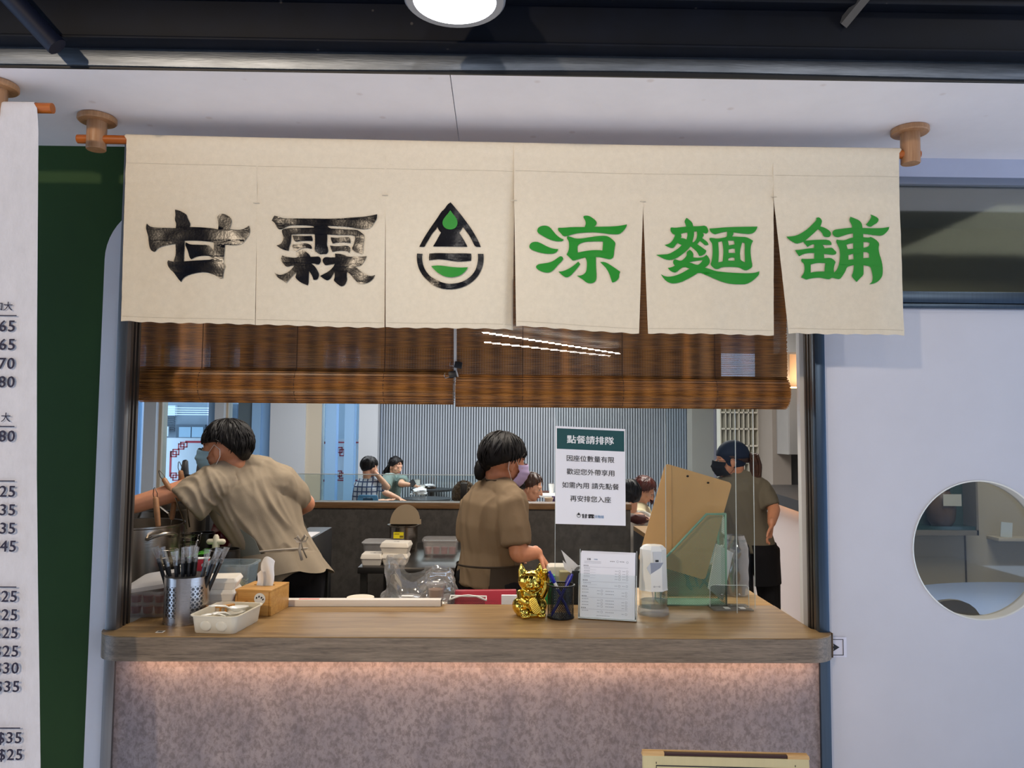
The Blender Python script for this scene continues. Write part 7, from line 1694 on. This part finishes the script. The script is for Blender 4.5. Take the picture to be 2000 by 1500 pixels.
# woman with a low bun
WY = 1.2
w2, cs, ac, H, g = figure('woman with a low black bun and lilac mask, seen from behind at the centre',
  dict(head=(984, 900, WY), neck=(968, 950, WY), shL=(932, 983, WY+.10), shR=(1004, 982, WY-.10), elL=(928, 1075, WY+.22), wrL=(985, 1085, WY+.40), elR=(1012, 1082, WY-.14), wrR=(1050, 1080, WY-.08), hip=(955, 1125, WY+.02),
       slvL=[(930, 990, WY+.10, .072), (926, 1025, WY+.13, .078), (924, 1050, WY+.15, .08)], slvR=[(1000, 990, WY-.10, .072), (1004, 1030, WY-.12, .066), (1007, 1064, WY-.13, .064)]),
  khaki2, None, hair_black, face=(.86, .50, -.18), mask=mat('mask_lilac', (186, 170, 214), .7), chest=.168, waist=.142, depth=.118, folds=(2, .012, 13, (.25, 0, -1)),
  hands=(None, (V((.55, .1, -.75)), V((-.7, 0, -.5)), .22)), hairopt=dict(front=.32, side=-.30, back=-.72, thick=1.12, strands=150, n=.02, blobs=(((-.092, .032, -.055), (.030, .028, .050)), ((-.075, .012, -.025), (.040, .042, .036)))), fwd=(.4, .9, 0))
SG2 = SG
fn = shell(cs, ac, .84, 1.32, -2.3, 2.3, 1, .016, .25, SG2)
mb = MB(); mb.grid(fn, 34, 16, (0, .002, 0)); part('apron', mb, apron_brown, w2, smooth=60)
belt(shell(cs, ac, .84, .84, -PI, PI, 1, .018, 0, SG2), m=apron_brown, parent=w2)
t2 = PY(922, 1082, WY-.02); mb = MB()
for pts in (((0, 0, 0), (.012, -.01, -.05), (.006, -.012, -.10)), ((0, 0, 0), (-.010, -.01, -.05), (-.02, -.012, -.085)), ((0, 0, 0), (.02, -.012, .016), (.028, -.012, -.006), (0, 0, 0)), ((0, 0, 0), (-.02, -.012, .014), (-.026, -.012, -.008), (0, 0, 0))): mb.tube([t2+V(p) for p in pts], [(.006, .002)]*len(pts), 6)
part('apron_bow', mb, apron_brown, w2)
mb = MB(); mb.tube([H(-.050, .045, -.085), H(-.075, .0, -.10), H(-.05, -.05, -.095)], [(.003, .0015)]*3, 6); part('apron_neck_strap', mb, apron_brown, w2)
# woman in a navy cap walking away
CY = 2.9
w3, cs, ac, H, g = figure('woman in a navy cap and black mask with a brown ponytail, walking at the right',
  dict(head=(1428, 899, CY), neck=(1441, 931, CY), shL=(1412, 950, CY+.04), shR=(1489, 956, CY-.04), elL=(1398, 1000, CY+.14), wrL=(1402, 1040, CY+.30), elR=(1512, 994, CY-.14), wrR=(1507, 1022, CY-.26), hip=(1467, 1066, CY),
       legL=[(1452, 1180, CY+.16), (1428, 1290, CY+.30)], legR=[(1503, 1178, CY-.05), (1506, 1278, CY-.22)], slvR=[(1489, 960, CY-.04, .072), (1500, 978, CY-.09, .068), (1505, 990, CY-.11, .064)]),
  mat('olive_taupe_shirt', (112, 106, 92), .85, spec=.2), None, hair_brown, face=(-1, .22, -.06), mask=black_cloth, chest=.150, waist=.140, depth=.110, folds=(3, .012, 13, (.3, 0, -1)), vox=.006,
  hands=(None, (V((-.15, -.1, -1)), V((-.9, .3, 0)), 1.3)), hairopt=dict(front=.45, side=-.12, back=-.5, thick=.95, strands=0, tails=(((-.10, 0, .025), (-.145, 0, .03), (-.16, 0, -.04), (-.150, .0, -.12), (-.20, .0, -.19)), ((-.10, 0, .02), (-.15, .0, 0), (-.15, 0, -.10), (-.11, 0, -.17)), )), fwd=(-.2, 1, 0))
def capfn(d):
    thr = .05 if d.x > 0 else -.12
    return 1.0 if d.z > thr else .86
mb = MB(); mb.ell(H(-.014, 0, .026), (.112, .094, .110), head_frame((-1, .22, -.06)), 40, 28, capfn); cap_ = part('cap', mb, mat('navy_cap', (22, 34, 58), .7, spec=.2), w3, smooth=60)
fn = shell(cs, ac, .90, 1.20, -PI*.98, PI*.98, 1, .014, .25, SG)
mb = MB(); mb.grid(fn, 40, 12, (0, .002, 0)); part('apron', mb, black_cloth, w3, smooth=60)
# glasses edge
mb = MB(); mb.tube([H(.10, -.05, -.0), H(.106, -.012, -.0), H(.108, .0, .004), H(.106, .012, 0), H(.10, .05, 0)], .0016, 6); mb.tube([H(.10, .055, 0), H(.0, .085, .004)], .0014, 5); mb.tube([H(.10, -.055, 0), H(.0, -.085, .004)], .0014, 5); part('glasses', mb, black_plastic, w3)

# seated diners
plaid = mat('plaid_shirt', (170, 190, 220), .8, spec=.2)
nt = plaid.node_tree; N = nt.nodes; L = nt.links; b_ = N['Principled BSDF']
tc = N.new('ShaderNodeTexCoord'); wv = []
for ax in ('X', 'Z'):
    w_ = N.new('ShaderNodeTexWave'); w_.bands_direction = ax; w_.inputs['Scale'].default_value = 5.5; L.new(tc.outputs['Object'], w_.inputs['Vector']); wv.append(w_)
mx = N.new('ShaderNodeMath'); mx.operation = 'MAXIMUM'; L.new(wv[0].outputs[1], mx.inputs[0]); L.new(wv[1].outputs[1], mx.inputs[1])
rr = N.new('ShaderNodeValToRGB'); rr.color_ramp.elements[0].position = .78; rr.color_ramp.elements[0].color = (*lin((206, 212, 226)), 1); rr.color_ramp.elements[1].position = .9; rr.color_ramp.elements[1].color = (*lin((70, 84, 120)), 1)
L.new(mx.outputs[0], rr.inputs[0]); L.new(rr.outputs[0], b_.inputs['Base Color'])
sage = mat('sage_shirt', (120, 136, 132), .8, spec=.2, var=.25, vs=40)
def diner(label, P, shirt, hairm, face, **k):
    k.setdefault('vox', .008); k.setdefault('seated', True); k.setdefault('chest', .155); k.setdefault('waist', .14)
    return figure(label, P, shirt, None, hairm, k.pop('skinm', skin_lt), face, **k)
def px_person(px, py, y, f, lean=0):
    """joints of a seated person from the head pixel: f = horizontal facing (x, y)"""
    h = PY(px, py, y); f = V((f[0], f[1], 0)).normalized(); r = V((f.y, -f.x, 0)); l = -r
    nb = h+V((0, 0, -.165))-f*.03; hip = V((nb.x, nb.y, .54))-f*(.10+lean)
    sh = nb+V((0, 0, -.055)); d = dict(head=h, neck=nb, shL=sh+l*.155, shR=sh+r*.155, hip=hip)
    d['elL'] = d['shL']+V((0, 0, -.24))+f*.10; d['elR'] = d['shR']+V((0, 0, -.24))+f*.10
    d['wrL'] = d['elL']+f*.22+V((0, 0, .03))-l*.06; d['wrR'] = d['elR']+f*.22+V((0, 0, .03))-r*.06
    return {k: (v.x, v.y, v.z, 1) for k, v in d.items()}, f
def pp(px, py, y): p = PY(px, py, y); return (p.x, p.y, p.z, 1)
P, f = px_person(722, 912, 7.1, (.7, .7)); P['elR'] = pp(757, 952, 7.05); P['wrR'] = pp(732, 922, 7.05); P['shR'] = pp(738, 946, 7.12)
diner('diner in a blue plaid shirt with a hand in the black hair', P, plaid, hair_black, (.75, .65, -.15), fwd=f, hands=(None, (V((-.6, 0, .6)), V((0, 1, 0)), .6)), hairopt=dict(front=.25, side=-.55, back=-.85, thick=1.1, strands=60))
stool(P['hip'][0], P['hip'][1], 'dark stool under the plaid-shirted diner', P['hip'][2]-.10)
P, f = px_person(773, 910, 8.3, (.85, -.5)); P['wrR'] = pp(800, 947, 7.75); P['elR'] = pp(783, 945, 7.7); P['shR'] = pp(757, 935, 7.85); P['shL'] = pp(787, 938, 8.1); P['elL'] = pp(752, 962, 7.55); P['wrL'] = pp(780, 974, 7.5); P['shL'], P['shR'] = P['shR'], P['shL']; P['elL'], P['wrL'] = P['elL'], P['wrL']
d2, cs_, ac_, H2, g2 = diner('long-haired diner in a sage shirt looking down at a phone', P, sage, hair_black, (.72, -.62, -.32), fwd=f, hairopt=dict(front=.62, side=-.5, back=-.9, thick=1.05, strands=60, tails=(((-.08, .05, -.02), (-.10, .06, -.10), (-.09, .07, -.16)), ((-.08, -.05, -.02), (-.08, -.07, -.10), (-.06, -.075, -.17)))))
stool(P['hip'][0], P['hip'][1], 'dark stool under the phone-reading diner', P['hip'][2]-.10)
q = PY(806, 944, 7.72); ph = thing('smartphone', 'dark smartphone held up by the long-haired diner', 'phone', q)
mb = MB(); rbox(mb, [(.075, .16, .012, 0), (.075, .16, .012, .008)], R=Matrix.Rotation(-.7, 3, 'Y') @ Matrix.Rotation(.5, 3, 'X')); part('case', mb, black_plastic, ph, local=True)
P, f = px_person(1037, 951, 4.5, (.9, -.35)); diner('brown-haired diner in profile beyond the half wall, looking down', P, mat('diner_grey_top', (120, 116, 112), .8), hair_brown, (.93, -.25, -.32), fwd=f, hairopt=dict(front=.55, side=-.35, back=-.85, thick=1.12, strands=70))
stool(P['hip'][0], P['hip'][1], 'dark stool under the brown-haired profile diner', P['hip'][2]-.10)
P, f = px_person(1002, 955, 3.85, (.5, .8)); diner('dark-haired diner in a dusty red top half hidden by the bun-haired woman', P, mat('dusty_red_top', (150, 84, 78), .8), hair_black, (.7, .7, -.2), fwd=f, hairopt=dict(front=.3, side=-.5, back=-.85, thick=1.08, strands=50))
stool(P['hip'][0], P['hip'][1], 'dark stool under the diner in dusty red', P['hip'][2]-.10)
P, f = px_person(906, 972, 4.3, (.0, 1)); diner('curly brown-haired diner seen from behind over the half wall', P, mat('brown_top', (110, 84, 60), .9), hair_curly, (0, 1, -.2), fwd=f, hairopt=dict(front=.4, side=-.6, back=-.9, thick=1.25, strands=10, n=.12, curls=520))
stool(P['hip'][0], P['hip'][1], 'dark stool under the curly-haired diner', P['hip'][2]-.10)
P, f = px_person(1258, 957, 5.0, (.9, -.3)); diner('auburn-haired diner in a cream top right of the notice', P, mat('cream_top', (206, 194, 160), .8), hair_auburn, (.86, -.30, -.55), fwd=f, hairopt=dict(front=.5, side=-.45, back=-.9, thick=1.18, strands=90, tails=(((.04, .07, .05), (.07, .085, -.02), (.09, .07, -.08)),)))
stool(P['hip'][0], P['hip'][1], 'dark stool under the auburn-haired diner', P['hip'][2]-.10)
P, f = px_person(1229, 968, 3.95, (-.2, .95)); P['wrR'] = pp(1258, 1012, 3.6); P['elR'] = pp(1245, 1010, 3.75)
diner('black-haired diner in a white shirt half hidden by the notice', P, mat('white_shirt', (214, 212, 208), .8, bump=.1, bs=200), hair_black, (-.2, .95, -.2), fwd=f, hairopt=dict(front=.4, side=-.7, back=-1.0, thick=1.1, strands=60))
stool(P['hip'][0], P['hip'][1], 'dark stool under the white-shirted diner', P['hip'][2]-.10)
mb = MB(); c = PY(1247, 1014, 3.50); mb.ell(c, (.075, .05, .035), n=18, m=10, fn=lambda d: 1+.25*noise.noise(d*3)); mb.v = [p+V((0, 0, .0)) for p in mb.v]
solo('maroon_scarf', mb, mat('maroon_cloth', (86, 38, 34), .7), 'bundled maroon cloth on the half wall by the white-shirted diner', 'cloth', smooth=60)
